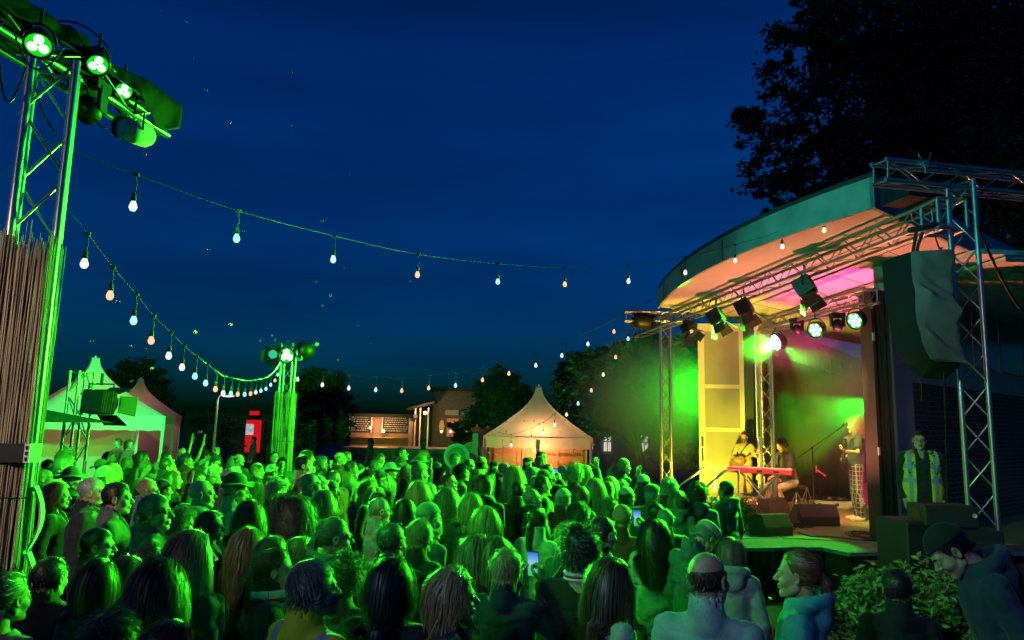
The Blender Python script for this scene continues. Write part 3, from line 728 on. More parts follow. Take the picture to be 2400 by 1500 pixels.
# ================================================================== trusses
def truss_parts(parent, a, b, size=0.24, r=0.025, up=(0, 0, 1), step=0.5, roll=0.0, ends=True):
    """four chord parts and one zig-zag lattice part under parent"""
    a, b = Vector(a), Vector(b); d = (b - a); L = d.length; d.normalize()
    u = Vector(up); u = (u - d * u.dot(d)).normalized(); s = d.cross(u)
    if roll: q = Matrix.Rotation(roll, 3, d); u = q @ u; s = q @ s
    h = size / 2; cs = [u * h + s * h, u * h - s * h, -u * h - s * h, -u * h + s * h]
    for c in cs:
        m = MB(); m.tube(a + c, b + c, r, n=10); m.obj('chord', M['alu'], parent)
    m = MB(); n = max(2, int(round(L / step))); n += n % 2
    for f in range(4):
        c0, c1 = cs[f], cs[(f + 1) % 4]
        for k in range(n):
            p, q = (c0, c1) if (k + f) % 2 == 0 else (c1, c0)
            m.tube(a + p + d * (L * k / n + .02), a + q + d * (L * (k + 1) / n - .02), r * .38, n=6, caps=False)
        for t in (0.03, L - .03): m.tube(a + c0 + d * t, a + c1 + d * t, r * .38, n=6, caps=False)
    m.obj('lattice', M['alu'], parent)
def truss(a, b, label, group=None, base=False, name='truss', cat='truss', **k):
    e = empty(name, (0, 0, 0)); tag(e, label, cat, group); truss_parts(e, a, b, **k)
    if base:
        m = MB(); p = Vector(a) if a[2] < b[2] else Vector(b); m.box((p.x, p.y, p.z + .01), (.5, .5, .02)); m.obj('base_plate', M['alu'], e)
    return e

# ---- left front-of-house tower
LT = at(100, 400, 4.35); LT = V3(LT.x, LT.y, 0); LTZ = 4.62
tower = empty('lighting_tower', LT, 0); tower.rotation_euler.z = 0
tag(tower, 'tall aluminium truss tower rising out of the dry reed screen at the near left', 'truss tower', 'truss towers')
truss_parts(tower, (0, 0, .02), (0, 0, LTZ - .14), up=(-.5, .866, 0), step=.42, size=.225)
m = MB(); m.box((0, 0, .01), (.7, .7, .02)); m.obj('base_plate', M['alu'], tower)
bA, bB = at(-90, 30, 4.05), at(372, 262, 5.75); bA.z = bB.z = LTZ + .02
bd = (bB - bA).normalized(); bs = bd.cross(V3(0, 0, 1)).normalized()
bar = truss(bA, bB, 'horizontal truss boom on top of the near left tower, hung with lamps and tarpaulin', size=.2, step=.4, name='truss_boom')
# reed screen round the tower: hundreds of thin stems in one mesh
def reed_screen(c, W, D, ztop, label, seed, n_per_m=270, rad=.0034, rot=0.0, taper=.0, strap=(1.0, 1.9), zrag=.06, col=None, W0=None):
    rs = np.random.RandomState(seed); e = empty('reed_screen', c, rot); tag(e, label, 'reed screen', 'reed screens wrapped round towers')
    m = MB(); per = 2 * (W + D); n = int(per * n_per_m)
    for i in range(n):
        t = (i + rs.uniform(-.4, .4)) / n * per
        for q, (x0, y0, dx, dy, L) in enumerate(((-W / 2, -D / 2, 1, 0, W), (W / 2, -D / 2, 0, 1, D), (W / 2, D / 2, -1, 0, W), (-W / 2, D / 2, 0, -1, D))):
            if t < L: break
            t -= L
        t = max(0, min(L, t)); p = np.array((x0 + dx * t, y0 + dy * t)); nn = np.array((dy, -dx)); p = p + nn * rs.uniform(-.006, .01)
        r = rad * rs.uniform(.6, 1.35); zt = ztop + rs.uniform(-zrag, zrag) * (1 if rs.rand() < .9 else 2.2); lean = rs.normal(0, .009, 2); z = 0.02; pts = []
        for k in range(7):
            zz = z + (zt - z) * k / 6; f = 1 - taper * (zz / ztop); pts.append((p[0] * f + lean[0] * math.sin(k * 1.1 + i), p[1] * f + lean[1] * math.sin(k * .9 + i * 1.7), zz))
        m.path(pts, r, 4)
    m.obj('reeds', M['reed'], e)
    b = MB(); b.box((0, 0, ztop * .49), (W - .03, D - .03, ztop * .96)); b.obj('backing', M['black_cloth'], e)
    for z in strap:
        b = MB(); w, d = W / 2 + .016, D / 2 + .016; b.path([(-w, -d, z), (w, -d, z), (w, d, z), (-w, d, z), (-w, -d, z)], .004, 5); b.obj('binding_wire', M['wire'], e)
    return e
def reed_mat():
    m = mat('dry reed', (.42, .33, .22), .75, noise=.55, nscale=3, stretch=(60, 60, .6)); return m
M['reed'] = reed_mat()
corner = at(112, 640, 4.12); w_ = .62
RR = R(22); cw, cd = .74, .3
scr = reed_screen(V3(corner.x + math.cos(RR) * (-cw / 2) - math.sin(RR) * (cd / 2), corner.y + math.sin(RR) * (-cw / 2) + math.cos(RR) * (cd / 2), 0), cw, cd, 3.32, 'pale brown dry reed screen wrapped round the near left tower', 3, rot=RR)
# boards and a power box fixed to the reed screen
e = empty('power_box', atz(60, 1060, 2.2)); e.location = V3(corner.x - .01, corner.y - .03, 2.14); tag(e, 'small black distribution box strapped to the reed screen above two curved boards', 'power box')
m = MB(); m.box((-.04, 0, 0), (.17, .1, .1)); m.obj('case', M['black_metal'], e); m = MB(); m.box((.06, 0, 0), (.03, .1, .1)); m.obj('cover_plate', M['white_paint'], e)
m = MB(); [m.box((.06, -.052, .03 - .03 * k), (.012, .008, .018)) for k in range(3)]; m.obj('sockets', M['black_metal'], e)
for i, (z, lab) in enumerate(((1.78, 'pale curved board on the side of the reed screen, the upper one'), (1.42, 'pale curved board on the side of the reed screen, the lower one'))):
    m = MB(); n = 12
    for k in range(n):
        t0, t1 = -.17 + .34 * k / n, -.17 + .34 * (k + 1) / n
        f = lambda t: .05 * math.cos(t / .17 * 1.5)
        m.hexa([(0 + f(t0), -.05, z + t0), (.012 + f(t0), -.05, z + t0), (.012 + f(t0), .05, z + t0), (f(t0), .05, z + t0), (f(t1), -.05, z + t1), (.012 + f(t1), -.05, z + t1), (.012 + f(t1), .05, z + t1), (f(t1), .05, z + t1)])
    o = m.obj('curved_board', M['white_paint'], None, loc=(0, 0, 0)); o.location = (corner.x - .02, corner.y + .12, 0); o.rotation_euler.z = RR; tag(o, lab, 'board', 'curved boards on the reed screen')

# ================================================================== stage lamps
def basis(d, up=V3(0, 0, 1)):
    z = Vector(d).normalized(); x = up.cross(z).normalized(); y = z.cross(x); return Matrix((x, y, z)).transposed()
def clampm(m, top, r=.02):
    m.tube(top, top + V3(0, 0, -.12), .008, n=6); m.box(top + V3(0, 0, -.01), (.05, .05, .06))
def led_par(pos, aim, label, laim=None, cells=3, col=(0, 1, .03), es=60, top=None, R_=.09, lens=None, cat='stage light', group='green LED stage lights', power=0, ang=60, lcol=None):
    """round LED head: finned case, yoke, hook clamp and its glowing cells"""
    pos = Vector(pos); B = basis(Vector(aim) - pos); e = empty('stage_light', pos); tag(e, label, cat, group)
    e.rotation_euler = B.to_euler(); inv = B.transposed()
    m = MB(); m.lathe([(0.02, -.16), (R_ * .75, -.15), (R_ * .95, -.1), (R_, -.02), (R_ * 1.04, .015), (R_ * 1.04, .03), (R_ * .9, .03), (R_ * .88, .012), (0, .012)], n=20); cs_ = m.obj('case', M['black_metal'], e)
    m = MB()
    for k in range(9): t = k * math.pi / 8; m.path([(R_ * 1.12, -.05, 0), (R_ * 1.12, -.05, 0)], .001) if False else None
    pts = [(math.cos(t) * R_ * 1.18, math.sin(t) * R_ * 1.35, -.05) for t in [math.pi * k / 8 for k in range(9)]]; m.path(pts, .008, 5)
    upl = inv @ V3(0, 0, 1); m.tube(V3(0, R_ * 1.3, -.05), V3(0, R_ * 1.3, -.05) + upl * .1, .01, n=6); m.obj('yoke', M['black_metal'], e)
    mm = emis('lamp glow', lens or col, es)
    if cells == 3:
        for k in range(3):
            t = math.pi / 2 + k * 2.094; m = MB(); m.lathe([(0, .026), (R_ * .26, .026), (R_ * .34, .02), (R_ * .34, .012)], c=(math.cos(t) * R_ * .42, math.sin(t) * R_ * .42, 0), n=14); m.obj('lens', mm, cs_)
    elif cells == 7:
        for k in range(7):
            t = k * 1.047; q_ = 0 if k == 6 else R_ * .56; m = MB(); m.lathe([(0, .03), (R_ * .17, .03), (R_ * .23, .024), (R_ * .23, .013)], c=(math.cos(t) * q_, math.sin(t) * q_, 0), n=12); m.obj('lens', mm, cs_)
    else:
        m = MB(); m.lathe([(0, .034), (R_ * .5, .032), (R_ * .8, .024), (R_ * .86, .013)], n=20); m.obj('lens', mm, cs_)
    if cells > 1: m = MB(); m.lathe([(0, .016), (R_ * .88, .016)], n=20); m.obj('halo', emis('lamp reflector', (.01, 1, .02), .75), cs_)  # glowing green disc that imitates the halo round the lenses
    if power:
        la = Vector(laim or aim); s = spot('lamp_light', pos + (Vector(aim) - pos).normalized() * (.06 if not laim else .09) + (la - pos).normalized() * (.0 if not laim else (.25 if power < 3000 else 1.5)), la, lcol or col, power, ang, .5, .04)
    return e
def fresnel(pos, aim, label, group='barn door fresnel lamps', s=1.0, glow=None):
    """theatre fresnel: boxy ribbed case, lens ring, four barn door leaves, yoke"""
    pos = Vector(pos); B = basis(Vector(aim) - pos); e = empty('fresnel_lamp', pos); tag(e, label, 'stage lamp', group); e.rotation_euler = B.to_euler(); e.scale = (s, s, s)
    m = MB(); m.box((0, 0, -.09), (.2, .2, .2)); 
    for k in range(5): m.box((0, 0, -.17 + .035 * k), (.22, .215, .01))
    m.lathe([(.1, .0), (.1, .045), (.088, .045), (.086, .01)], n=18); cs_ = m.obj('case', M['black_metal'], e)
    m = MB(); m.lathe([(0, .022), (.05, .018), (.084, .008)], n=18); m.obj('lens', glow or M['lens'], cs_)
    for dx, dy, w in ((1, 0, .16), (-1, 0, .16), (0, 1, .2), (0, -1, .2)):
        a = V3(dx * .1, dy * .1, .05); out = V3(dx * .08, dy * .08, .15); sd = V3(-dy, dx, 0) * (w / 2)
        m = MB(); q = [a - sd, a + sd, a + out + sd * 1.2, a + out - sd * 1.2]; nrm = V3(dx, dy, 0) * .004; m.hexa([q[0], q[1], q[2], q[3], q[0] + nrm, q[1] + nrm, q[2] + nrm, q[3] + nrm]); m.obj('barn_door', M['black_metal'], e)
    inv = B.transposed(); upl = inv @ V3(0, 0, 1); m = MB(); m.path([(.125, 0, -.08), (.125, 0, -.08)] if False else [V3(.125, 0, -.08), V3(.125, 0, -.08) + upl * .17, V3(-.125, 0, -.08) + upl * .17, V3(-.125, 0, -.08)], .009, 5)
    m.tube(V3(0, 0, -.08) + upl * .16, V3(0, 0, -.08) + upl * .27, .014, n=6); m.obj('yoke', M['black_metal'], e)
    return e
M['lens'] = mat('lamp lens', (.35, .38, .4), .1, spec=.8)

GREEN = (0.035, 1.0, 0.012)
# three LED heads on the left boom, turned toward the camera side
crowdL = V3(-.6, 4.6, 1.3)
led_par(at(90, 103, 4.0), V3(-.7, 1.0, 1.5), laim=V3(1.0, 5.4, 1.2), label='glowing green lamp with three lenses, nearest on the left boom', col=(.25, 1, .3), es=6, R_=.072, lcol=GREEN, power=350, ang=60)
led_par(at(228, 150, 4.75), V3(.4, 1.2, 1.2), laim=V3(1.5, 8.5, 1.2), label='glowing green lamp with three lenses, middle one under the left boom', col=(.25, 1, .3), es=6, R_=.07, lcol=GREEN, power=600, ang=60)
led_par(at(288, 212, 5.35), V3(1.0, 1.8, 1.2), laim=V3(-7.0, 17.0, 2.0), label='glowing green lamp with three lenses, farthest on the left boom', col=(.25, 1, .3), es=6, R_=.068, lcol=GREEN, power=5000, ang=75)
# white profile lamp below the tarpaulin
def profile_lamp(a, b, r, label):
    a, b = Vector(a), Vector(b); e = empty('profile_lamp', a); tag(e, label, 'stage lamp'); e.rotation_euler = basis(b - a).to_euler(); L = (b - a).length
    m = MB(); m.lathe([(r * .92, .004), (r, 0), (r, L * .86), (r * .7, L * .88), (r * .7, L), (0, L)], n=24); m.obj('barrel', M['white_paint'], e)
    m = MB(); m.lathe([(0, .03), (r * .9, .03)], n=24); m.obj('lens', M['lens'], e)
    m = MB(); inv = basis(b - a).transposed(); u = inv @ V3(0, 0, 1); x = V3(1, 0, 0); c = V3(0, 0, L * .45)
    m.path([c + x * r * 1.1, c + x * r * 1.1 + u * r * 1.6, c - x * r * 1.1 + u * r * 1.6, c - x * r * 1.1], .008, 5); m.tube(c + u * r * 1.6, c + u * (r * 1.6 + .14), .01, n=6); m.obj('yoke', M['black_metal'], e)
    return e
profile_lamp(at(278, 296, 5.15), at(352, 322, 5.4), .085, 'pale cylindrical profile lamp hanging below the tarpaulin at the boom end')
# tarpaulin draped over the far half of the boom
def tarp(p0, p1, name, label, drop=.34, seed=2, w=.26, m_=None):
    rs = np.random.RandomState(seed); p0, p1 = Vector(p0), Vector(p1); d = (p1 - p0).normalized(); s = d.cross(V3(0, 0, 1)).normalized(); nu, nv = 34, 26; V = []; L = (p1 - p0).length
    for i in range(nu):
        for j in range(nv):
            u = i / (nu - 1); v = j / (nv - 1) * 2 - 1; a = abs(v); sx = math.copysign(min(a * 2.2, 1), v) * w / 2; dz = -max(0, a - .45) / .55 * drop * (1 + .35 * math.sin(u * 7 + seed + v)) * (.55 + .45 * u)
            p = p0 + d * (u * L) + s * sx * (1 + .35 * max(0, a - .45)) + V3(0, 0, .16 + dz)
            q = np.array([p.x, p.y, p.z], np.float32)[None]; f = float(vnoise(q, 5)[0]) * .14 + float(vnoise(q + 9, 14)[0]) * .05
            V.append(p + s * f * (1 if v > 0 else -1) * a + V3(0, 0, f * .5))
    F = [(i * nv + j, (i + 1) * nv + j, (i + 1) * nv + j + 1, i * nv + j + 1) for i in range(nu - 1) for j in range(nv - 1)]
    m = MB(); m.add(V, F, 0, True); o = m.obj(name, m_ or M['tarp']); sol = o.modifiers.new('s', 'SOLIDIFY'); sol.thickness = .006; tag(o, label, 'tarpaulin'); return o
tarp(bA + bd * ((bB - bA).length * .5), bB + bd * .06, 'tarpaulin', 'crumpled black tarpaulin draped over the far end of the left boom', .22)
tarp(bA - bd * .1, bA + bd * .75, 'tarpaulin', 'black tarpaulin over the near end of the left boom at the frame edge', .2, 5)
# loose cables, hooks and a small black mover under the boom
rs = np.random.RandomState(8)
for i, (x0, y0, x1, y1, dd, sag, lab) in enumerate(((30, 60, 150, 110, 4.2, .2, 'thin black cable looping above the nearest green lamp'), (100, 60, 260, 120, 4.6, -.1, 'thin black cable arching over the left boom'), (200, 180, 250, 300, 4.9, .1, 'loose cable end hanging below the left boom'), (75, 170, 130, 310, 4.3, .05, 'black cable tied along the near left tower'), (0, 150, 60, 160, 4.2, .22, 'loop of black cable at the edge of the frame left of the tower'))):
    a, b = at(x0, y0, dd), at(x1, y1, dd); m = MB(); m.path([a.lerp(b, t / 10) + V3(0, 0, -4 * sag * (t / 10) * (1 - t / 10)) for t in range(11)], .006, 6); o = m.obj('cable', M['wire']); tag(o, lab, 'cable')
def mover(pos, aim, label, s=1.0, group=None):
    pos = Vector(pos); B = basis(Vector(aim) - pos); e = empty('moving_head', pos); tag(e, label, 'stage light', group); e.scale = (s, s, s)
    m = MB(); m.box((0, 0, .2), (.26, .2, .09)); m.obj('base', M['black_metal'], e)
    m = MB(); m.box((.12, 0, .08), (.035, .1, .22)); m.box((-.12, 0, .08), (.035, .1, .22)); m.box((0, 0, .16), (.26, .1, .03)); m.obj('yoke', M['black_metal'], e)
    m = MB(); m.lathe([(0, -.13), (.07, -.12), (.1, -.04), (.1, .08), (.085, .12), (0, .12)], m=B, n=16); m.obj('head', M['black_metal'], e); return e
mover(at(205, 255, 4.9), V3(0, 2, 0), 'dark unlit lamp hanging under the left boom between the green lamps', .8)

# ---- centre tower, far behind the crowd
CT = at(672, 900, 15.6); CT = V3(CT.x, CT.y, 0)
e = empty('lighting_tower', CT); tag(e, 'slim distant truss tower lit green above its reed wrap in the middle of the square', 'truss tower', 'truss towers')
truss_parts(e, (0, 0, .02), (0, 0, 3.98), size=.24, up=(0, 1, 0), step=.45); m = MB(); m.box((0, 0, .01), (.6, .6, .02)); m.obj('base_plate', M['alu'], e)
reed_screen(CT, .36, .36, 2.92, 'green lit reed screen round the foot of the distant centre tower', 7, n_per_m=95, rad=.0055, zrag=.02, taper=.06)
m = MB(); m.tube(at(625, 822, 15.6), at(748, 806, 15.6), .025, n=8); m.lathe([(.02, 0), (.06, .0), (.06, .02), (.02, .02)], c=at(741, 807, 15.55), m=Matrix.Rotation(R(90), 3, 'X'), n=12); o = m.obj('lamp_bar', M['alu']); tag(o, 'thin horizontal pole with a ring end across the top of the distant centre tower', 'pole')
led_par(at(672, 833, 15.4), V3(-3.3, 2.0, 1.2), 'single bright green lamp at the top of the distant centre tower', cells=3, col=(.3, 1, .5), es=45, R_=.17, lcol=GREEN, power=12500, ang=50)
fresnel(at(640, 830, 15.5), V3(-3, 4, 0), 'dark barn door lamp left of the green lamp on the centre tower', s=1.2, glow=emis('dim teal lens', (.05, 1, .5), .6)); spot('lamp_light', at(620, 833, 15.6), (-11.9, 20.5, 2.8), (.04, 1, .25), 3400, 40, .6, .05)
def drum(pos, r, L, d, label):
    e = empty('covered_lamp', pos); tag(e, label, 'stage lamp'); B = basis(d); m = MB(); m.lathe([(0, -L / 2), (r * .8, -L / 2), (r, -L * .3), (r * 1.05, L * .3), (r * .9, L / 2), (0, L / 2)], m=B, n=18); m.obj('case', M['black_metal'], e)
    m = MB(); m.path([V3(r, 0, 0), V3(r * 1.1, 0, r * 1.2), V3(-r * 1.1, 0, r * 1.2), V3(-r, 0, 0)], .012, 5); m.obj('yoke', M['black_metal'], e); return e
drum(at(713, 823, 15.5), .19, .36, V3(.6, -.7, -.2), 'large black covered lamp right of the centre tower top')
profile_lamp(at(700, 838, 15.3), at(716, 834, 15.5), .075, 'small pale lamp tucked below the black covered lamp on the centre tower')

# ---- truss mast in front of the left tent
a = at(170, 1060, 12); b = at(181, 868, 12); A = V3(a.x, a.y, 0); 
e = truss(A, V3(A.x + .03, A.y, b.z), 'grey truss mast standing in front of the green tent with one lamp on an arm', 'truss towers', base=True, size=.26, step=.4, up=(math.sin(.5), math.cos(.5), 0), name='truss_mast', cat='truss tower')
m = MB(); m.tube(at(190, 922, 12), at(278, 936, 12), .022, n=8); o = m.obj('cross_pole', M['alu']); tag(o, 'short horizontal arm on the truss mast before the green tent', 'pole')
fresnel(at(247, 946, 11.9), V3(-5, 26, 1), 'big dark barn door lamp hanging before the green tent', s=1.75)

# ================================================================== pagoda tents
def canvas_mat(name, col, tr=.35):
    m = mat(name, col, .75, noise=.06, nscale=1.5, bump=.2, bscale=3); n = m.node_tree; b = n.nodes['Principled BSDF']; o = n.nodes['Material Output']
    t = n.nodes.new('ShaderNodeBsdfTranslucent'); t.inputs[0].default_value = (*col, 1); x = n.nodes.new('ShaderNodeMixShader'); x.inputs[0].default_value = tr
    n.links.new(b.outputs[0], x.inputs[1]); n.links.new(t.outputs[0], x.inputs[2]); n.links.new(x.outputs[0], o.inputs[0]); return m
M['canvas'] = canvas_mat('white tent canvas', (.62, .62, .58)); M['canvas_pink'] = canvas_mat('pinkish tent canvas', (.6, .42, .38))
def tent(c, W, ze, zp, rz, label, val=.33, cm=None, walls=(), mid=False, cut=True):
    """pagoda tent: concave peaked roof, valance all round, corner posts"""
    e = empty('pagoda_tent', c, rz); tag(e, label, 'tent', 'pagoda tents'); cm = cm or M['canvas']; h = W / 2
    N, K = 14, 9; V = []; ring = []
    for k in range(N + 1):
        t = k / N; s = h * ((1 - t) ** 1.75 * .96 + .04) if k < N else .05 * h; z = ze + (zp - ze) * (t ** .93)
        s = h * (1 - t) ** 1.9 + .06 * h * min(1, t * 3) if t > 0 else h
        row = []
        for f in range(4):
            for j in range(K):
                q = -1 + 2 * j / K; x, y = ((q, -1), (1, q), (-q, 1), (-1, -q))[f]
                sag = 1 - (1 - q * q) * .06 * math.sin(math.pi * t); row.append((x * s * sag, y * s * sag, z - (1 - q * q) * .03 * (1 - t)))
        V += row
    n4 = 4 * K; F = [(k * n4 + j, k * n4 + (j + 1) % n4, (k + 1) * n4 + (j + 1) % n4, (k + 1) * n4 + j) for k in range(N) for j in range(n4)]; F.append(tuple(range(N * n4, N * n4 + n4)))
    m = MB(); m.add(V, F, 0, True); rf_ = m.obj('roof', cm, e)
    for f in range(4):   # valance with a scalloped lower edge
        a, b = [(-h, -h), (h, -h), (h, h), (-h, h)][f], [(h, -h), (h, h), (-h, h), (-h, -h)][f]; m = MB(); Q = 24; vs = []
        for j in range(Q + 1):
            t = j / Q; x, y = a[0] + (b[0] - a[0]) * t, a[1] + (b[1] - a[1]) * t; w = .012 * math.sin(t * 37 + f); nx, ny = [(0, -1), (1, 0), (0, 1), (-1, 0)][f]; x += nx * .012; y += ny * .012
            vs += [(x, y, ze + .01), (x + nx * w, y + ny * w, ze - val + .02 * abs(math.sin(t * math.pi * 8)))]
        m.add(vs, [(2 * j, 2 * j + 1, 2 * j + 3, 2 * j + 2) for j in range(Q)], 0, True); m.obj('valance', cm, e)
    for x in (-1, 1):
        for y in (-1, 1):
            m = MB(); m.box((x * (h - .04), y * (h - .04), ze / 2 - .02), (.07, .07, ze - .04)); m.obj('post', M['white_paint'], e)
    if mid: m = MB(); m.box((0, -h + .04, ze / 2 - .05), (.1, .06, ze - .1)); m.obj('post', M['white_paint'], e)
    m = MB(); m.tube((0, 0, zp - .25), (0, 0, zp + .06), .03, n=8); m.obj('finial', M['white_paint'], rf_)
    for f in walls:
        a, b = [(-h, -h), (h, -h), (h, h), (-h, h)][f], [(h, -h), (h, h), (-h, h), (-h, -h)][f]; nx, ny = [(0, -1), (1, 0), (0, 1), (-1, 0)][f]; m = MB(); Q = 26; vs = []
        for j in range(Q + 1):
            t = j / Q; x, y = a[0] + (b[0] - a[0]) * t - nx * (.05 + .008 * math.sin(j * 1.9)), a[1] + (b[1] - a[1]) * t - ny * (.05 + .008 * math.sin(j * 1.9)); vs += [(x, y, ze - .05), (x, y, .02)]
        m.add(vs, [(2 * j, 2 * j + 1, 2 * j + 3, 2 * j + 2) for j in range(Q)], 0, True); m.obj('side_wall', cm, e)
    return e
# green lit tent on the left
tc_ = atz(207, 1060, 1.1); tc_ = at(207, 1000, 20.5)
TL = V3(tc_.x, tc_.y, 0); tent(TL, 3.25, 2.36, 3.98, R(38), 'white pagoda tent washed bright green, on the left behind the crowd', val=.4, walls=(3, 2))
point('tent_light', TL + V3(.1, -.1, 2.0), (1, .42, .08), 40, .1)
TP = at(320, 1000, 29); TP = V3(TP.x, TP.y, 0); tent(TP, 3.0, 2.4, 3.85, R(20), 'smaller pinkish pagoda tent peeping out behind the green tent', cm=M['canvas_pink'], walls=(0, 1, 2, 3)); point('tent_light', TP + V3(0, -.3, 2.2), (1, .4, .3), 40, .1)
# warm stall tent in the centre
TC = at(1261, 1000, 20.6 + 1.52); TC = V3(TC.x, TC.y, 0); tent(TC, 3.08, 2.02, 3.52, R(-2), 'warmly lit pagoda stall tent in the centre background', val=.34, mid=True, walls=(2,))
point('tent_light', TC + V3(0, -.95, 1.72), (1, .46, .16), 150, .12)
def board(name, c, size, rz, m_, label, cat, thick=.03, **k):
    m = MB(); m.box((0, 0, 0), (size[0], thick, size[1])); o = m.obj(name, m_); o.location = c; o.rotation_euler.z = rz; tag(o, label, cat, **k); return o
e = empty('stall_partition', TC + V3(0, -.35, 0), R(-2)); tag(e, 'wooden stall partition with dark lettering inside the warm centre tent', 'partition')
for k in range(7):
    m = MB(); m.box((-1.26 + k * .42, 0, .98), (.405, .025, 1.76)); m.obj('plank', M['wood'], e)
m = MB(); [m.box((x, -.03, .98), (.05, .03, 1.78)) for x in (-1.3, -.45, .05, 1.3)]; m.box((-.6, -.03, 1.05), (1.4, .03, .05)); m.obj('frame', M['wood_pale'] if 'wood_pale' in M else M['wood'], e)
M['ink'] = mat('dark lettering', (.03, .02, .02), .7); M['ink_red'] = mat('red lettering', (.35, .04, .03), .7)
o = text_obj('lettering', 'LOKAL EINKAUFEN', .14, (.72, -.05, 1.5), (R(90), 0, 0), M['ink'], e)
o = text_obj('script_lettering', 'Just', .34, (.8, -.05, 1.22), (R(90), R(-12), 0), M['ink_red'], e)
# parasol beside the reed screen
pc = at(85, 975, 11); e = empty('parasol', V3(pc.x, pc.y, 0)); tag(e, 'flat dark green parasol between the reed screen and the green tent', 'parasol')
m = MB(); vs = [(0, 0, pc.z + .12)] + [(1.1 * math.cos(t), 1.1 * math.sin(t), pc.z - .08) for t in [k * math.pi / 4 for k in range(8)]]; m.add(vs, [(0, 1 + k, 1 + (k + 1) % 8) for k in range(8)]); m.add(vs, [(0, 1 + (k + 1) % 8, 1 + k) for k in range(8)]); 
o = m.obj('canopy', mat('dark green canvas', (.02, .09, .06), .8), e)
m = MB(); m.tube((0, 0, 0), (0, 0, pc.z + .1), .025, n=8); m.obj('pole', M['alu'], e)

# ================================================================== street lamps
def street_lamp(px, py, d, label, lit=(1, .92, .75), head=.42):
    p = at(px, py, d); e = empty('street_lamp', V3(p.x, p.y, 0)); tag(e, label, 'street lamp', 'street lamps'); z = p.z
    m = MB(); m.tube((0, 0, 0), (0, 0, z * .96), .055, .03, n=10); m.path([(0, 0, z * .95), (.04, 0, z - .01), (.14, 0, z + .03)], .022, 6); m.obj('pole', M['concrete'], e)
    m = MB(); m.lathe([(0, .05), (.12, .045), (.2, .02), (.21, 0)], c=(.14 + head / 2 - .05, 0, z), n=16); m.obj('hood', M['white_paint'], e)
    m = MB(); m.lathe([(.205, 0), (.15, -.03), (0, -.045)], c=(.14 + head / 2 - .05, 0, z), n=16); m.obj('diffuser', emis('lamp diffuser', lit, 1.1), e)
    point('lamp_light', V3(p.x + .3, p.y, z - .12), lit, 12, .1)
street_lamp(511, 927, 22, 'lit street lamp on a pale pole left of the centre tower')
street_lamp(1572, 909, 24, 'lit street lamp glowing beside the far stage truss', lit=(.9, 1, .8))

# ================================================================== background buildings
def house(px0, px1, pytop, d, depth, name, label, m_, roof=M['roof_felt'], over=.25, hroof=.18, z0=0.0, cat='building'):
    a, b = at(px0, 1000, d), at(px1, 1000, d); t = at((px0 + px1) / 2, pytop, d); W = b.x - a.x
    e = empty(name, V3((a.x + b.x) / 2, a.y, 0)); tag(e, label, cat)
    m = MB(); m.box((0, depth / 2, (t.z + z0) / 2), (W, depth, t.z - z0)); m.obj('wall', m_, e)
    m = MB(); m.box((0, depth / 2, t.z + hroof / 2), (W + 2 * over, depth + 2 * over, hroof)); m.obj('roof', roof, e); return e, W, t.z
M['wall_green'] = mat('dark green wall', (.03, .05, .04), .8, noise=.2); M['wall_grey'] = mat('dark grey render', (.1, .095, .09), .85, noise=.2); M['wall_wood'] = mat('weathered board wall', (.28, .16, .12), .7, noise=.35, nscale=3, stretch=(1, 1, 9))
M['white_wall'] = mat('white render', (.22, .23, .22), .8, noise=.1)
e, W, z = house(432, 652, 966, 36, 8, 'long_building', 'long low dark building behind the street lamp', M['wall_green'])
for x in (-1.6, .3): m = MB(); m.box((x, -.03, 1.1), (.9, .06, 2.1)); m.obj('door', M['dark_frame'], e)
m = MB(); m.box((-1.65, -.04, z - .5), (.9, .05, .5)); m.obj('window', M['glass_dark'], e)
# red lit kiosk with screen
M['red_glow'] = emis('red lit panel', (1, .01, .02), .62)
k0 = at(593, 1015, 34); e = empty('red_kiosk', V3(k0.x, k0.y, 0)); tag(e, 'red illuminated kiosk with a small picture screen left of the centre tower', 'kiosk')
m = MB(); m.box((0, .3, 1.2), (.74, .5, 2.3)); m.obj('cabinet', M['black_metal'], e)
m = MB(); m.box((0, .03, 1.55), (.7, .03, 1.5)); m.obj('lit_panel', M['red_glow'], e)
def screen_mat():
    m = bpy.data.materials.new('picture screen'); m.use_nodes = True; n = m.node_tree; n.nodes.clear(); o = n.nodes.new('ShaderNodeOutputMaterial'); em = n.nodes.new('ShaderNodeEmission'); v = n.nodes.new('ShaderNodeTexVoronoi'); t = n.nodes.new('ShaderNodeTexCoord'); v.inputs['Scale'].default_value = 9
    r = n.nodes.new('ShaderNodeValToRGB'); r.color_ramp.elements[0].color = (.05, .45, .6, 1); r.color_ramp.elements[1].color = (.6, .1, .4, 1); q = r.color_ramp.elements.new(.5); q.color = (.6, .7, .7, 1)
    n.links.new(t.outputs['Object'], v.inputs[0]); n.links.new(v.outputs['Color'], r.inputs[0]); n.links.new(r.outputs[0], em.inputs[0]); em.inputs[1].default_value = .8; n.links.new(em.outputs[0], o.inputs[0]); return m
M['screen'] = screen_mat()
m = MB(); m.box((-.17, .005, 1.86), (.36, .02, .5)); m.obj('screen', M['screen'], e)
m = MB(); m.box((0, .02, 2.62), (.44, .06, .2)); m.obj('top_sign', M['red_glow'], e); point('lamp_light', V3(k0.x, k0.y - .6, 1.5), (1, .02, .02), 10, .2)
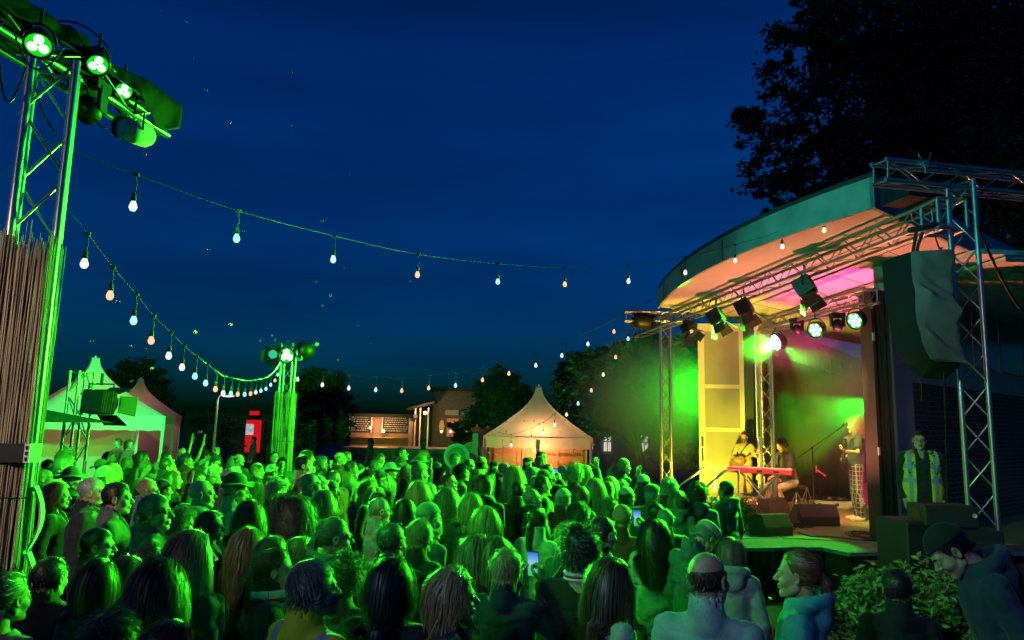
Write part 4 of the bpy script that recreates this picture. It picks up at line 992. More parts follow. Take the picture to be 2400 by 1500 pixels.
# board-walled bar with chalk menus
e, W, z = house(822, 958, 978, 38, 6, 'bar_building', 'low board walled bar with two chalk menus and candle lights', M['wall_wood'])
M['chalk'] = mat('chalkboard', (.03, .025, .022), .8); M['chalk_white'] = mat('chalk writing', (.6, .55, .48), .9)
for x, w in ((-1.0, 1.1), (.85, 1.35)):
    m = MB(); m.box((x, -.04, 2.2), (w, .05, .85)); o = m.obj('menu_board', M['chalk'], e)
    f = MB(); f.box((x, -.07, 2.65), (w + .1, .04, .06)); f.box((x - w / 2 - .03, -.07, 2.2), (.05, .04, .85)); f.box((x + w / 2 + .03, -.07, 2.2), (.05, .04, .85)); f.obj('board_frame', M['white_paint'], o)
    f = MB(); r9 = random.Random(int(w * 100))
    for q in range(7):
        xx = x - w / 2 + .08
        while xx < x + w / 2 - .15: l = r9.uniform(.03, .13); f.box((xx + l / 2, -.068, 2.55 - q * .11), (l, .006, .03)); xx += l + .035
    f.obj('chalk_lettering', M['chalk_white'], o)
m = MB(); m.box((0, -.25, 1.55), (W, .4, .06)); m.obj('counter', M['wood'], e)
M['flame'] = emis('warm lamp', (1, .55, .22), 14)
def lamp_ball(px, py, d, r, label, pw=6, col=(1, .55, .22)):
    p = at(px, py, d); e = empty('small_lamp', p); pw *= 1.8; tag(e, label, 'lamp', 'small warm lamps by the bar'); m = MB(); m.lathe([(0, -r), (r * .7, -r * .7), (r, 0), (r * .7, r * .7), (0, r)], n=12); m.obj('globe', M['flame'], e); m = MB(); m.lathe([(0, -r * 1.5), (r * .6, -r * 1.5), (r * .5, -r * .8)], n=10); m.obj('holder', M['black_metal'], e)
    point('lamp_light', p + V3(0, -.25, .05), col, pw, r)
lamp_ball(868, 1003, 37.5, .06, 'smaller warm lamp before the left chalk menu of the bar', 22); lamp_ball(898, 1010, 37.3, .09, 'bright warm lamp on the bar counter between the chalk menus', 40)
lamp_ball(997, 968, 39.2, .1, 'bright warm lamp above the porch door', 60); lamp_ball(1056, 1011, 39.2, .07, 'warm lamp low in the right lit window of the tall building', 10); lamp_ball(1035, 1012, 39.2, .06, 'warm lamp low in the left of the lit window of the tall building', 10)
# tall dark building with lit door and window
e, W, z = house(1012, 1180, 917, 41, 8, 'tall_building', 'tall dark building with an orange lit window, rising behind the terrace', M['wall_grey'], over=.3)
M['warm_room'] = emis('warm lit room', (1, .36, .08), .45); M['warm_dim'] = emis('amber glass', (1, .45, .08), .5)
m = MB(); m.box((-.85, -.05, 2.1), (.7, .06, 1.0)); o = m.obj('window', M['warm_room'], e); f = MB(); [f.box((-.85 + x, -.1, 2.1), (.04, .04, 1.0)) for x in (-.33, -.1, .12, .33)]; f.box((-.85, -.1, 2.62), (.72, .06, .05)); f.obj('frame', M['wood'], o)
m = MB(); m.box((-.9, -.08, 2.95), (.75, .1, .3)); m.obj('awning_box', M['concrete'], e)
for x in (-1.45, -.1): m = MB(); m.lathe([(0, -.36), (.12, -.3), (.15, 0), (.1, .25), (0, .34)], c=(x, -.15, 2.2), n=14); m.obj('lantern', M['warm_dim'], e)
m = MB(); m.box((.75, -.06, 2.35), (1.1, .06, .35)); m.obj('window', M['warm_room'], e)
# porch with sloping roof
a = at(960, 1000, 40); e = empty('porch', V3(a.x, a.y, 0)); tag(e, 'porch with a sloping dark roof and posts left of the tall building', 'porch')
b = at(1014, 1000, 40); Wp = b.x - a.x; z0, z1 = at(958, 962, 40).z, at(1012, 945, 40).z
m = MB(); m.hexa([(-.1, -.6, z0), (Wp + .1, -.6, z1), (Wp + .1, 2, z1), (-.1, 2, z0), (-.1, -.6, z0 + .12), (Wp + .1, -.6, z1 + .12), (Wp + .1, 2, z1 + .12), (-.1, 2, z0 + .12)]); m.obj('roof', M['roof_felt'], e)
for x in (.35, .62, 1.05): m = MB(); m.box((x, -.4, 1.6), (.07, .07, 3.1)); m.obj('post', M['white_paint'], e)
m = MB(); m.box((Wp / 2, 1.9, 1.5), (Wp, .1, 3.0)); m.obj('wall', M['wall_grey'], e)
m = MB(); m.box((.75, 1.8, 1.75), (.5, .06, 1.9)); m.obj('door', M['dark_frame'], e)
# terrace in front with steps
a, b = at(800, 1030, 35), at(1160, 1030, 35); e = empty('terrace', V3((a.x + b.x) / 2, a.y, 0)); tag(e, 'brown board fronted terrace with dark steps below the bar', 'terrace'); W = b.x - a.x
m = MB(); m.box((0, 1.5, .55), (W, 3, 1.1)); m.obj('deck', M['wood'], e)
for k in range(4): m = MB(); m.box((.6, -.15 - .25 * k, .48 - .13 * k + .35), (1.5, .25, .12)); m.obj('step', M['wall_grey'], e)
# white low building with bright poster cases to the right of the centre tent
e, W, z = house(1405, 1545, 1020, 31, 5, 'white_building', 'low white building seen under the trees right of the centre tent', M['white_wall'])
M['poster'] = emis('lit shop window', (1, .93, .75), .75)
for x in (-.95, .62):
    m = MB(); m.box((x, -.04, 1.72), (.32, .05, .85)); o = m.obj('lit_window', M['poster'], e); f = MB(); [f.box((x, -.09, z_), (.36, .04, .04)) for z_ in (1.3, 1.72, 2.14)]; [f.box((x + q, -.09, 1.72), (.03, .04, .88)) for q in (-.17, 0, .17)]; f.obj('frame', M['white_paint'], o)
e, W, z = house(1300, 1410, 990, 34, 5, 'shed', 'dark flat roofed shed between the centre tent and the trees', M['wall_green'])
# round sign boards left of the centre tent
M['sign_teal'] = mat('teal sign face', (.05, .2, .22), .6); M['sign_pale'] = mat('pale sign ring', (.3, .5, .5), .6)
for px, py, d, r, lab in ((1070, 1070, 18.5, .33, 'round teal sign board with a pale ring and script, left of the centre tent'), (1106, 1063, 20, .32, 'round pinkish sign board half hidden behind the teal round sign')):
    p = at(px, py, d); e = empty('round_sign', V3(p.x, p.y, 0)); tag(e, lab, 'sign', 'round sign boards'); B = Matrix.Rotation(R(90), 3, 'X')
    m = MB(); m.lathe([(0, -.02), (r, -.02), (r, .02), (r * .86, .02), (r * .84, .012), (0, .012)], c=(0, 0, p.z), m=B, n=36); m.obj('face', M['sign_pale'] if r > .325 else M['canvas_pink'], e)
    m = MB(); m.lathe([(0, .03), (r * .72, .03)], c=(0, 0, p.z), m=B, n=36); m.obj('inner_face', M['sign_teal'], e)
    m = MB(); r9 = random.Random(int(px)); [m.path([(-r * .45 + k * .03, -.04, p.z + q + .02 * math.sin(k * 1.9 + q * 30)) for k in range(int(r * 28))], .005, 4) for q in (.1, .03, -.04)]; m.path([(-.1, -.04, p.z - .14), (.02, -.04, p.z + .16)], .006, 4); m.obj('script', M['sign_pale'], e)
    m = MB(); m.box((0, .05, p.z / 2), (.06, .05, p.z)); m.obj('post', M['white_paint'], e)
# roll-up post and pallet posts by the tent
p = at(1113, 1070, 19.5); m = MB(); m.box((p.x, p.y, 1.05), (.16, .05, 2.1)); o = m.obj('banner_post', M['concrete']); tag(o, 'narrow grey upright banner between round sign and centre tent', 'banner')
# bicycles parked before the terrace
def bicycle(px, d, label, rz):
    p = at(px, 1075, d); e = empty('bicycle', V3(p.x, p.y, 0), rz); tag(e, label, 'bicycle', 'bicycles parked before the terrace')
    for x in (-.52, .52):
        m = MB(); B = Matrix.Rotation(R(90), 3, 'X'); m.lathe([(.32, -.015), (.34, 0), (.32, .015), (.305, 0), (.32, -.015)], c=(x, 0, .34), m=B, n=28); [m.tube((x, 0, .34), (x + .31 * math.cos(t), 0, .34 + .31 * math.sin(t)), .002, n=4, caps=False) for t in [k * math.pi / 7 for k in range(14)]]; m.obj('wheel', M['rubber'], e)
    m = MB(); P_ = [(-.52, 0, .34), (-.12, 0, .3), (-.25, 0, .82), (.36, 0, .82), (.52, 0, .34)]; [m.tube(P_[i], P_[j], .016, n=6) for i, j in ((0, 1), (1, 2), (0, 2), (2, 3), (1, 3), (3, 4))]; m.tube((.36, 0, .82), (.33, 0, 1.0), .014, n=6); m.tube((-.25, 0, .82), (-.28, 0, .95), .014, n=6); m.obj('frame', M['alu'], e)
    m = MB(); m.path([(.4, -.28, 1.03), (.34, -.1, 1.02), (.34, .1, 1.02), (.4, .28, 1.03)], .012, 6); m.obj('handlebar', M['alu'], e); m = MB(); m.box((-.28, 0, .98), (.25, .14, .05)); m.obj('saddle', M['rubber'], e)
bicycle(900, 26, 'bicycle leaning by the terrace, left one behind the crowd', .15); bicycle(1005, 27, 'bicycle by the terrace, right one behind the crowd', -.2)
# ================================================================== the stage building
ZR, ZS = 5.30, 4.96
C0 = atz(2047, 419, ZR)
front = [atz(x, y, ZR) for x, y in ((1541, 683), (1587, 633), (1662, 577), (1725, 546), (1802, 510), (1921, 465))]
front[0] = atz(1541, 686, ZR)
def catmull(P, n=5):
    P = [2 * P[0] - P[1]] + P + [2 * P[-1] - P[-2]]; out = []
    for i in range(1, len(P) - 2):
        for k in range(n):
            t = k / n; out.append(.5 * ((2 * P[i]) + (P[i + 1] - P[i - 1]) * t + (2 * P[i - 1] - 5 * P[i] + 4 * P[i + 1] - P[i + 2]) * t * t + (3 * P[i] - P[i - 1] - 3 * P[i + 1] + P[i + 2]) * t ** 3))
    return out + [P[-2]]
# a smooth bow through the photographed edge: fit a quadratic to keep it fair
pts = front + [C0]; ax = (C0 - front[0]); L = ax.length; ax.normalize(); nx_ = V3(-ax.y, ax.x, 0) * -1
s_ = np.array([(p - front[0]).dot(ax) for p in pts]); o_ = np.array([(p - front[0]).dot(nx_) for p in pts]); cf = np.polyfit(s_, o_, 3)
edge = [front[0] + ax * (L * k / 28) + nx_ * float(np.polyval(cf, L * k / 28) - np.polyval(cf, 0) * (1 - k / 28) - (np.polyval(cf, L)) * (k / 28)) for k in range(29)]
sd = (atz(2390, 594, ZR) - C0); sd.z = 0; sd.normalize()
E1 = C0 + sd * 9.0; Fb = front[0] + sd * 11.5
poly = [V3(p.x, p.y, 0) for p in edge] + [V3(E1.x, E1.y, 0), V3(Fb.x, Fb.y, 0)]
bld = empty('stage_building', (0, 0, 0)); tag(bld, 'pavilion stage with a bowed pale roof edge, open front and brick side wall', 'stage building')
n = len(poly)
m = MB(); m.add([p + V3(0, 0, ZR + .03) for p in poly] + [p + V3(0, 0, ZR + .09) for p in poly], [tuple(range(n, 2 * n))] + [(k, (k + 1) % n, n + (k + 1) % n, n + k) for k in range(n)] + [tuple(reversed(range(n)))])
m.obj('roof', M['roof_felt'], bld)
cen = sum(poly, V3(0, 0, 0)) / n
def inset(P, d):
    out = []
    for k, p in enumerate(P):
        a, b = P[k - 1], P[(k + 1) % len(P)]; t = (b - a).normalized(); nn = V3(-t.y, t.x, 0)
        if (cen - p).dot(nn) < 0: nn = -nn
        out.append(p + nn * d)
    return out
pin = inset(poly, .05)
def fascia(k0, k1, name='fascia'):
    m = MB(); vs = []
    for k in range(k0, k1 + 1): vs += [poly[k % n] + V3(0, 0, ZS - .01), poly[k % n] + V3(0, 0, ZR + .03), pin[k % n] + V3(0, 0, ZS - .01), pin[k % n] + V3(0, 0, ZR + .03)]
    q = k1 - k0 + 1; F = []
    for k in range(q - 1): b = 4 * k; F += [(b, b + 4, b + 5, b + 1), (b + 2, b + 3, b + 7, b + 6), (b, b + 2, b + 6, b + 4)]
    F += [(0, 1, 3, 2), (4 * q - 4, 4 * q - 2, 4 * q - 1, 4 * q - 3)]
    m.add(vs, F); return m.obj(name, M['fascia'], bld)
for a, b in ((0, 4), (4, 10), (10, 17), (17, 28), (28, 29), (29, 30)): fascia(a, b)
# joints between fascia boards
for k in (4, 10, 17): m = MB(); q = poly[k] - (pin[k] - poly[k]) * .06; m.box(q + V3(0, 0, (ZS + ZR) / 2), (.012, .02, .33)); m.obj('joint', M['roof_felt'], bld)
m = MB(); m.add([p + V3(0, 0, ZS + .02) for p in pin] + [p + V3(0, 0, ZS + .06) for p in pin], [tuple(range(n)), tuple(reversed(range(n, 2 * n)))]); m.obj('soffit', M['soffit'], bld)
# soffit board joints: thin dark battens recessed look, parallel to the opening
Ud = V3(-.0958, .9954, 0); Nd = V3(.9954, .0958, 0)
m = MB()
for t in (.35, .8, 1.5):
    a = C0 + sd * (t + .3); m.tube(V3(a.x, a.y, ZS + .018), V3(a.x, a.y, ZS + .018) + Ud * 7.5, .006, n=4)
for s in (1.3, 2.9, 4.5, 6.0):
    a = C0 + Ud * s + Nd * .0 + V3(.35, 0, 0); m.tube(V3(a.x, a.y, ZS + .018), V3(a.x, a.y, ZS + .018) + sd * 6, .006, n=4)
m.obj('soffit_joints', M['roof_felt'], bld)
# lowered ceiling inside with steps
PB = atz(2062, 1268, ZF); PF = atz(1748, 1180, ZF); PF = V3(5.02, 15.75, ZF)
W0 = atz(1790, 748, 4.86); W1 = atz(2028, 846, 4.86); wd = (W1 - W0); wd.z = 0; wd.normalize(); W0 = W0 - wd * .25; W2 = W0 + wd * 15
for q, (off, z) in enumerate(((.75, 4.88), (1.15, 4.78))):
    m = MB(); a = V3(PB.x, PB.y, 0) + Nd * off - Ud * 1.5; b = a + Ud * 7.5; c = b + Nd * 9; d = a + Nd * 9; m.hexa([a + V3(0, 0, z), d + V3(0, 0, z), c + V3(0, 0, z), b + V3(0, 0, z), a + V3(0, 0, z + .07), d + V3(0, 0, z + .07), c + V3(0, 0, z + .07), b + V3(0, 0, z + .07)]); m.obj('ceiling', M['soffit'], bld)
# far wall of the stage room: pale cornice above, dark curtain below
def wallq(a, b, z0, z1, th, name, mt, off=0.0, parent=bld):
    a, b = V3(a.x, a.y, 0), V3(b.x, b.y, 0); d = (b - a).normalized(); nn = V3(d.y, -d.x, 0); a = a + nn * off; b = b + nn * off
    m = MB(); m.hexa([a + V3(0, 0, z0), a + nn * th + V3(0, 0, z0), b + nn * th + V3(0, 0, z0), b + V3(0, 0, z0), a + V3(0, 0, z1), a + nn * th + V3(0, 0, z1), b + nn * th + V3(0, 0, z1), b + V3(0, 0, z1)]); return m.obj(name, mt, parent)
wallq(W0, W2, 0, 4.85, -.15, 'wall', M['soffit'])
for k in range(10): 
    a = W0 + wd * (1.2 + 1.35 * k); wallq(a, a + wd * 1.05, 4.1, 4.5, .03, 'cornice_panel', M['panel'], off=.0)
m = MB(); NN = 200; vs = []; rs = np.random.RandomState(4); nn = V3(wd.y, -wd.x, 0)
for k in range(NN + 1):
    a = W0 + wd * (14.6 * k / NN) + nn * (.12 + .05 * math.sin(k * 1.1) + .02 * math.sin(k * 2.7)); vs += [V3(a.x, a.y, ZF), V3(a.x, a.y, 4.02 + .04 * rs.rand())]
m.add(vs, [(2 * k, 2 * k + 2, 2 * k + 3, 2 * k + 1) for k in range(NN)], 0, True); o = m.obj('curtain', M['curtain']); tag(o, 'long dark curtain hung along the rear of the stage', 'curtain')
# back wall closing the room and the near side wall running off to the right
nearB = V3(PB.x, PB.y, 0) + Nd * .12
N2 = nearB + sd * 10
wallq(W2, N2 + sd * .5, 0, 4.85, .15, 'wall', M['dark_wall'])
bw = atz(2148, 1262, ZF); 
wallq(nearB + sd * .35, nearB + sd * 1.25, 0, 3.2, -.12, 'wall', M['panel'])
wallq(nearB + sd * .35, nearB + sd * 10, 3.2, 3.62, -.16, 'frieze', M['panel'])
brick = bpy.data.materials.new('brown brick'); brick.use_nodes = True; nb = brick.node_tree; bb = nb.nodes['Principled BSDF']; tb = nb.nodes.new('ShaderNodeTexBrick'); tcn = nb.nodes.new('ShaderNodeTexCoord')
tb.inputs['Scale'].default_value = 1; tb.inputs['Brick Width'].default_value = .25; tb.inputs['Row Height'].default_value = .083; tb.inputs['Mortar Size'].default_value = .008; tb.inputs['Color1'].default_value = (.1, .05, .04, 1); tb.inputs['Color2'].default_value = (.07, .04, .035, 1); tb.inputs['Mortar'].default_value = (.2, .19, .17, 1)
cmb = nb.nodes.new('ShaderNodeCombineXYZ'); sp = nb.nodes.new('ShaderNodeSeparateXYZ'); vdot = nb.nodes.new('ShaderNodeVectorMath'); vdot.operation = 'DOT_PRODUCT'; vdot.inputs[1].default_value = tuple(sd)
nb.links.new(tcn.outputs['Object'], vdot.inputs[0]); nb.links.new(tcn.outputs['Object'], sp.inputs[0]); nb.links.new(vdot.outputs['Value'], cmb.inputs[0]); nb.links.new(sp.outputs[2], cmb.inputs[1]); nb.links.new(cmb.outputs[0], tb.inputs[0]); nb.links.new(tb.outputs[0], bb.inputs['Base Color'])
bp_ = nb.nodes.new('ShaderNodeBump'); bp_.inputs['Distance'].default_value = .008; nb.links.new(tb.outputs['Fac'], bp_.inputs['Height']); bp_.invert = True; nb.links.new(bp_.outputs[0], bb.inputs['Normal']); bb.inputs['Roughness'].default_value = .85
wallq(nearB + sd * 1.25, nearB + sd * 10, 0, 3.2, -.2, 'brick_wall', brick)
for k in range(5):   # window bays above the frieze
    a = nearB + sd * (1.3 + 1.5 * k); m_ = wallq(a, a + sd * 1.38, 3.66, 4.9, -.03, 'window', M['glass'])
    wallq(a - sd * .06, a, 3.62, 4.96, -.12, 'mullion', M['dark_frame']); 
wallq(nearB + sd * .35, nearB + sd * 1.2, 3.62, 4.96, -.1, 'wall', M['panel'])
# round post and the stacked folding doors at the near side of the opening
m = MB(); m.tube((nearB.x + .1, nearB.y - .05, .5), (nearB.x + .1, nearB.y - .05, 4.97), .12, n=20); m.obj('post', M['post_paint'], bld)
e = empty('folding_doors', V3(PB.x, PB.y, ZF)); tag(e, 'stack of tall dark folded door leaves at the near side of the stage opening', 'folding doors')
q = atz(2031, 1262, ZF) - V3(PB.x, PB.y, ZF)
for k in range(4):
    o_ = Nd * (-.16 + .075 * k); lean = V3(0, 0, 0)
    m = MB(); m.box(V3(o_.x + .12, o_.y - .0 + .03 * (k % 2), 1.92), (.045, .42, 3.84), rz=R(-2 + 4 * (k % 2))); lf = m.obj('door_leaf', M['dark_leaf'], e)
    if k == 0:
        for z in (.25, 1.35, 3.1, 3.6): m = MB(); m.box(V3(o_.x + .1, o_.y - .22, z), (.03, .025, .12)); m.obj('hinge', M['edge'], lf)
# far door leaf, opened outward: pale frame with four glazed fields
lf0, lf1 = at(1638, 1000, 16.6), at(1746, 1000, 16.45); ztop = at(1692, 753, 16.5).z
e = empty('door_leaf', V3(lf0.x, lf0.y, ZF)); tag(e, 'tall opened glazed door leaf lit yellow at the far side of the stage', 'door'); W = (lf1 - lf0).length; e.rotation_euler.z = math.atan2(lf1.y - lf0.y, lf1.x - lf0.x); H = ztop - ZF
zs = [.1, .78, 1.62, 2.6, H - .14]
m = MB(); m.box((.07, 0, H / 2), (.14, .06, H)); m.box((W - .05, 0, H / 2), (.1, .06, H)); [m.box((W / 2 + .02, 0, z), (W - .24, .058, .09)) for z in zs]; m.box((W / 2, 0, H - .05), (W - .2, .056, .1)); m.box((W / 2, 0, .05), (W - .2, .056, .1)); m.obj('frame', M['white_paint'], e)
for a, b in zip(zs[:-1], zs[1:]): m = MB(); m.box((W / 2 + .02, 0, (a + b) / 2), (W - .23, .02, b - a - .08)); m.obj('pane', M['glass'], e)
m = MB(); m.box((.07, -.045, 1.05), (.04, .03, .3)); m.box((.07, -.06, 1.35), (.05, .02, .22)); m.tube((.07, -.09, .95), (.07, -.09, 1.15), .012, n=8); m.obj('handle', M['black_metal'], e)
m = MB(); m.box((W + .12, .05, H / 2), (.16, .1, H)); m.obj('jamb', M['dark_frame'], e)

# ================================================================== deck
G = [atz(1690, 1283, ZF), atz(1928, 1281, ZF), atz(1990, 1294, ZF), atz(2085, 1291, ZF)]
deck = empty('stage_deck', (0, 0, 0)); tag(deck, 'raised stage platform with a black skirt and pale metal edge', 'stage platform')
farL = G[0] + Ud * 6.8; farL.x += .0
pg = [G[0], G[1], G[2], G[3], G[3] + Nd * 8, farL + Nd * 8, farL]
m = MB(); m.prism([V3(p.x, p.y, ZF - .06) for p in pg], .06); m.obj('deck_top', M['carpet'], deck)
for a, b in ((G[0], G[1]), (G[1], G[2]), (G[2], G[3]), (farL, G[0])):
    m = MB(); d = (b - a).normalized(); m.path([V3(a.x, a.y, ZF - .012), V3(b.x, b.y, ZF - .012)], .016, 4); m.obj('edge_trim', M['edge'], deck)
    m = MB(); nn = V3(d.y, -d.x, 0) * -.03; Q = 40; vs = []
    for k in range(Q + 1): p = a.lerp(b, k / Q) + nn * (1 + .6 * math.sin(k * 1.7)); vs += [V3(p.x, p.y, 0), V3(p.x, p.y, ZF - .06)]
    m.add(vs, [(2 * k, 2 * k + 2, 2 * k + 3, 2 * k + 1) for k in range(Q)], 0, True); m.obj('skirt', M['black_cloth'], deck)
b0 = atz(1700, 1243, ZF); wf = [atz(1830, 1262, ZF), atz(2100, 1276, ZF), atz(2100, 1276, ZF) + Nd * 7, atz(1830, 1262, ZF) + Ud * 5.4 + Nd * 7.5, atz(1830, 1262, ZF) + Ud * 5.4]
m = MB(); m.prism([V3(p.x, p.y, ZF + .004) for p in wf], .012); m.obj('floor_boards', M['deck'], deck)
m = MB(); m.path([atz(1765, 1249, ZF + .01), atz(1822, 1260, ZF + .01)], .012, 4); m.path([atz(1735, 1262, ZF + .01), atz(1826, 1259, ZF + .01)], .012, 4); m.obj('floor_line', M['edge'], deck)
# handrails by the stage steps
for pts, lab in (([(1600, 1132), (1650, 1096), (1676, 1095), (1676, 1150)], 'pale tubular handrail of the stage steps, farther one'), ([(1648, 1148), (1698, 1104), (1731, 1101), (1732, 1170)], 'pale tubular handrail of the stage steps, nearer one')):
    d = 13.4 if 'nearer' in lab else 14.2; P_ = [at(x, y, d) for x, y in pts]; P_[0] = at(pts[0][0] - 12, pts[0][1] + 10, d - .0)
    m = MB(); m.path(P_, .022, 8); P_[0].z; m.tube(P_[0], V3(P_[0].x, P_[0].y, .02), .02, n=8); o = m.obj('handrail', M['white_paint']); tag(o, lab, 'handrail', 'handrails')

# ================================================================== trusses of the stage
A = V3(4.68, 7.98, 4.78); B_ = V3(3.2, 19.2, 4.78)
A = at(2212, 495, 8.05); A.z = 4.78; B_ = atz(1492, 780, 4.78)
FD = (B_ - A).normalized()
truss(A, B_, 'long front truss running under the roof edge, carrying barn door lamps', size=.24, step=.36, name='front_truss')
IA, IB = atz(2035, 692, 4.4), atz(1789, 762, 4.46)
truss(IA + Nd * .05, IB, 'inner truss above the musicians, lit pink and carrying round green lamps', size=.22, step=.36, name='inner_truss')
it = truss(V3(IB.x, IB.y, ZF + .02), V3(IB.x, IB.y, 4.28), 'upright truss behind the keyboard, lit yellow', 'truss towers', base=True, size=.24, step=.36, up=(.2, 1, 0), name='truss_mast', cat='truss tower')
ft = at(1561, 1000, 17.0); truss(V3(ft.x, ft.y, .02), V3(ft.x, ft.y, 5.1), 'slim far truss tower left of the yellow door leaf', 'truss towers', base=True, size=.22, step=.4, up=(.1, 1, 0), name='lighting_tower', cat='truss tower')
q = at(1561, 722, 17.0); truss(V3(ft.x - .95, ft.y + .1, 4.98), V3(ft.x + .5, ft.y - .05, 4.98), 'short boom crossing the top of the slim far truss tower', size=.22, step=.4, name='truss_boom')
drum(at(1508, 752, 17.4), .2, .5, V3(1, .2, 0), 'black covered lamp below the short far boom')
# PA tower at the near right
PT = at(2276, 800, 7.45); PT = V3(PT.x, PT.y, 0)
e = truss(V3(PT.x, PT.y, .02), V3(PT.x, PT.y, 4.98), 'aluminium truss tower at the near right that carries the covered loudspeakers', 'truss towers', base=True, size=.235, step=.36, up=(math.sin(R(33)), math.cos(R(33)), 0), name='speaker_tower', cat='truss tower')
bA2 = at(2058, 403, 7.45); zb = bA2.z; bB2 = at(2480, 425, 7.9); bB2.z = zb
truss(bA2, bB2, 'square truss boom crossing the top of the near right tower', size=.21, step=.42, roll=.08, name='truss_boom')
m = MB(); p = at(2168, 384, 7.4); m.box(p, (.05, .05, .06)); m.path([p + V3(-.06, 0, .1), p + V3(-.03, 0, .04), p + V3(.04, 0, .04), p + V3(.07, 0, .12)], .007, 5); m.tube(p, p + V3(0, 0, -.1), .01, n=6); o = m.obj('clamp', M['alu']); tag(o, 'small hook clamp sitting on the near right boom', 'clamp')
# square sleeve where the front truss meets the tower, and its black lamp box
m = MB(); s0 = at(2232, 500, 7.6); [m.tube(s0 + V3(x, -.0, z), s0 + V3(-x if 0 else x, .3, z), .02, n=8) for x in (-.15, .15) for z in (-.16, .16)]; [m.tube(s0 + V3(-.15, y, z), s0 + V3(.15, y, z), .02, n=8) for y in (0, .3) for z in (-.16, .16)]; [m.tube(s0 + V3(x, y, -.16), s0 + V3(x, y, .16), .02, n=8) for x in (-.15, .15) for y in (0, .3)]
o = m.obj('truss_sleeve', M['alu']); tag(o, 'square sleeve block joining the front truss to the near right tower', 'truss sleeve')
m = MB(); p = at(2150, 455, 8.3); m.box(p, (.62, .42, .22), rz=.25); o = m.obj('lamp_box', M['black_metal']); tag(o, 'flat black box lying on the roof corner above the front truss', 'lamp')
m = MB(); a, b = at(2190, 560, 7.3), at(2215, 470, 7.5); a1 = at(2148, 540, 7.35); m.path([a1, at(2140, 590, 7.3), at(2147, 600, 7.3)], .016, 6); m.path([at(2162, 545, 7.35), at(2152, 575, 7.3), at(2147, 600, 7.3)], .016, 6); m.path([at(2130, 540, 7.5), at(2160, 535, 7.4), at(2195, 525, 7.5)], .03, 6); o = m.obj('hoist_strap', M['black_cloth']); tag(o, 'black lifting strap with hook above the covered loudspeakers', 'strap')
for i, (x0, y0, x1, y1) in enumerate(((2292, 530, 2396, 728), (2188, 535, 2208, 580))):
    a, b = at(x0, y0, 7.3), at(x1, y1, 7.9 if i == 0 else 7.4); m = MB(); m.path([a.lerp(b, t / 12) + V3(.0, 0, -.35 * (t / 12) * (1 - t / 12)) for t in range(13)], .014 if i == 0 else .006, 6); o = m.obj('cable', M['wire']); tag(o, ('thick black cable swinging from the near right tower to the frame edge', 'thin black cable going down to the covered loudspeakers')[i], 'cable')
# covered line array hanging from the boom
rows = [((2067, 612), (2135, 590), (2229, 586)), ((2070, 655), (2138, 640), (2232, 640)), ((2075, 705), (2143, 692), (2236, 692)), ((2087, 768), (2151, 758), (2243, 757)), ((2104, 822), (2164, 812), (2252, 806)), ((2124, 858), (2180, 842), (2262, 838)), ((2158, 886), (2195, 848), (2256, 852))]
L_, Rr_ = [], []
def lerp_rows(v):
    f = v * (len(rows) - 1); i = min(int(f), len(rows) - 2); t = f - i; return [((rows[i][c][0] * (1 - t) + rows[i + 1][c][0] * t), (rows[i][c][1] * (1 - t) + rows[i + 1][c][1] * t)) for c in range(3)]
dA, dB, dC = 7.45, 6.95, 6.82
e = empty('line_array', at(2160, 600, 7.2)); tag(e, 'hanging column of loudspeakers under a loose grey rain cover with a black front', 'loudspeaker'); e.location = (0, 0, 0)
NV, NU = 40, 26; V = []
for i in range(NV + 1):
    a, b, c = lerp_rows(i / NV); A3, C3 = at(*b, dB), at(*c, dC)
    for j in range(NU + 1):
        t = j / NU; p = A3.lerp(C3, t); q = np.array([[p.x * 1.0, p.y, p.z]], np.float32); w = float(vnoise(q + 3, 4)[0]) * .11 + abs(float(vnoise(np.array([[p.x * 3 + p.z * 4, p.y, p.z * 1.5 + p.x * 2]], np.float32), 2.2)[0])) * .24
        w *= min(1, 6 * t + .15) * min(1, 6 * (1 - t) + .3); V.append(p + V3(.6, -.8, 0) * (w - .01))
F = [(i * (NU + 1) + j, (i + 1) * (NU + 1) + j, (i + 1) * (NU + 1) + j + 1, i * (NU + 1) + j + 1) for i in range(NV) for j in range(NU)]
m = MB(); m.add(V, F, 0, True); m.obj('rain_cover', M['cover'], e)
m = MB(); vs = []
for i in range(NV + 1):
    a, b, c = lerp_rows(i / NV); A3, B3, C3 = at(*a, dA), at(*b, dB + .01), at(*c, dC + .02); D3 = A3 + C3 - B3; vs += [A3, B3, C3, D3]
Fs = []
for i in range(NV):
    for q in range(4): Fs.append((4 * i + q, 4 * i + (q + 1) % 4, 4 * i + 4 + (q + 1) % 4, 4 * i + 4 + q))
Fs += [(3, 2, 1, 0), (4 * NV, 4 * NV + 1, 4 * NV + 2, 4 * NV + 3)]
m.add(vs, Fs); m.obj('black_front', M['front_cloth'], e)
m = MB(); m.path([at(2158, 886, 7.1), at(2160, 905, 7.1), at(2161, 940, 7.1)], .007, 5); m.path([at(2212, 850, 7.15), at(2216, 980, 7.2), at(2222, 1180, 7.3)], .009, 6); m.obj('cable', M['wire'], e)
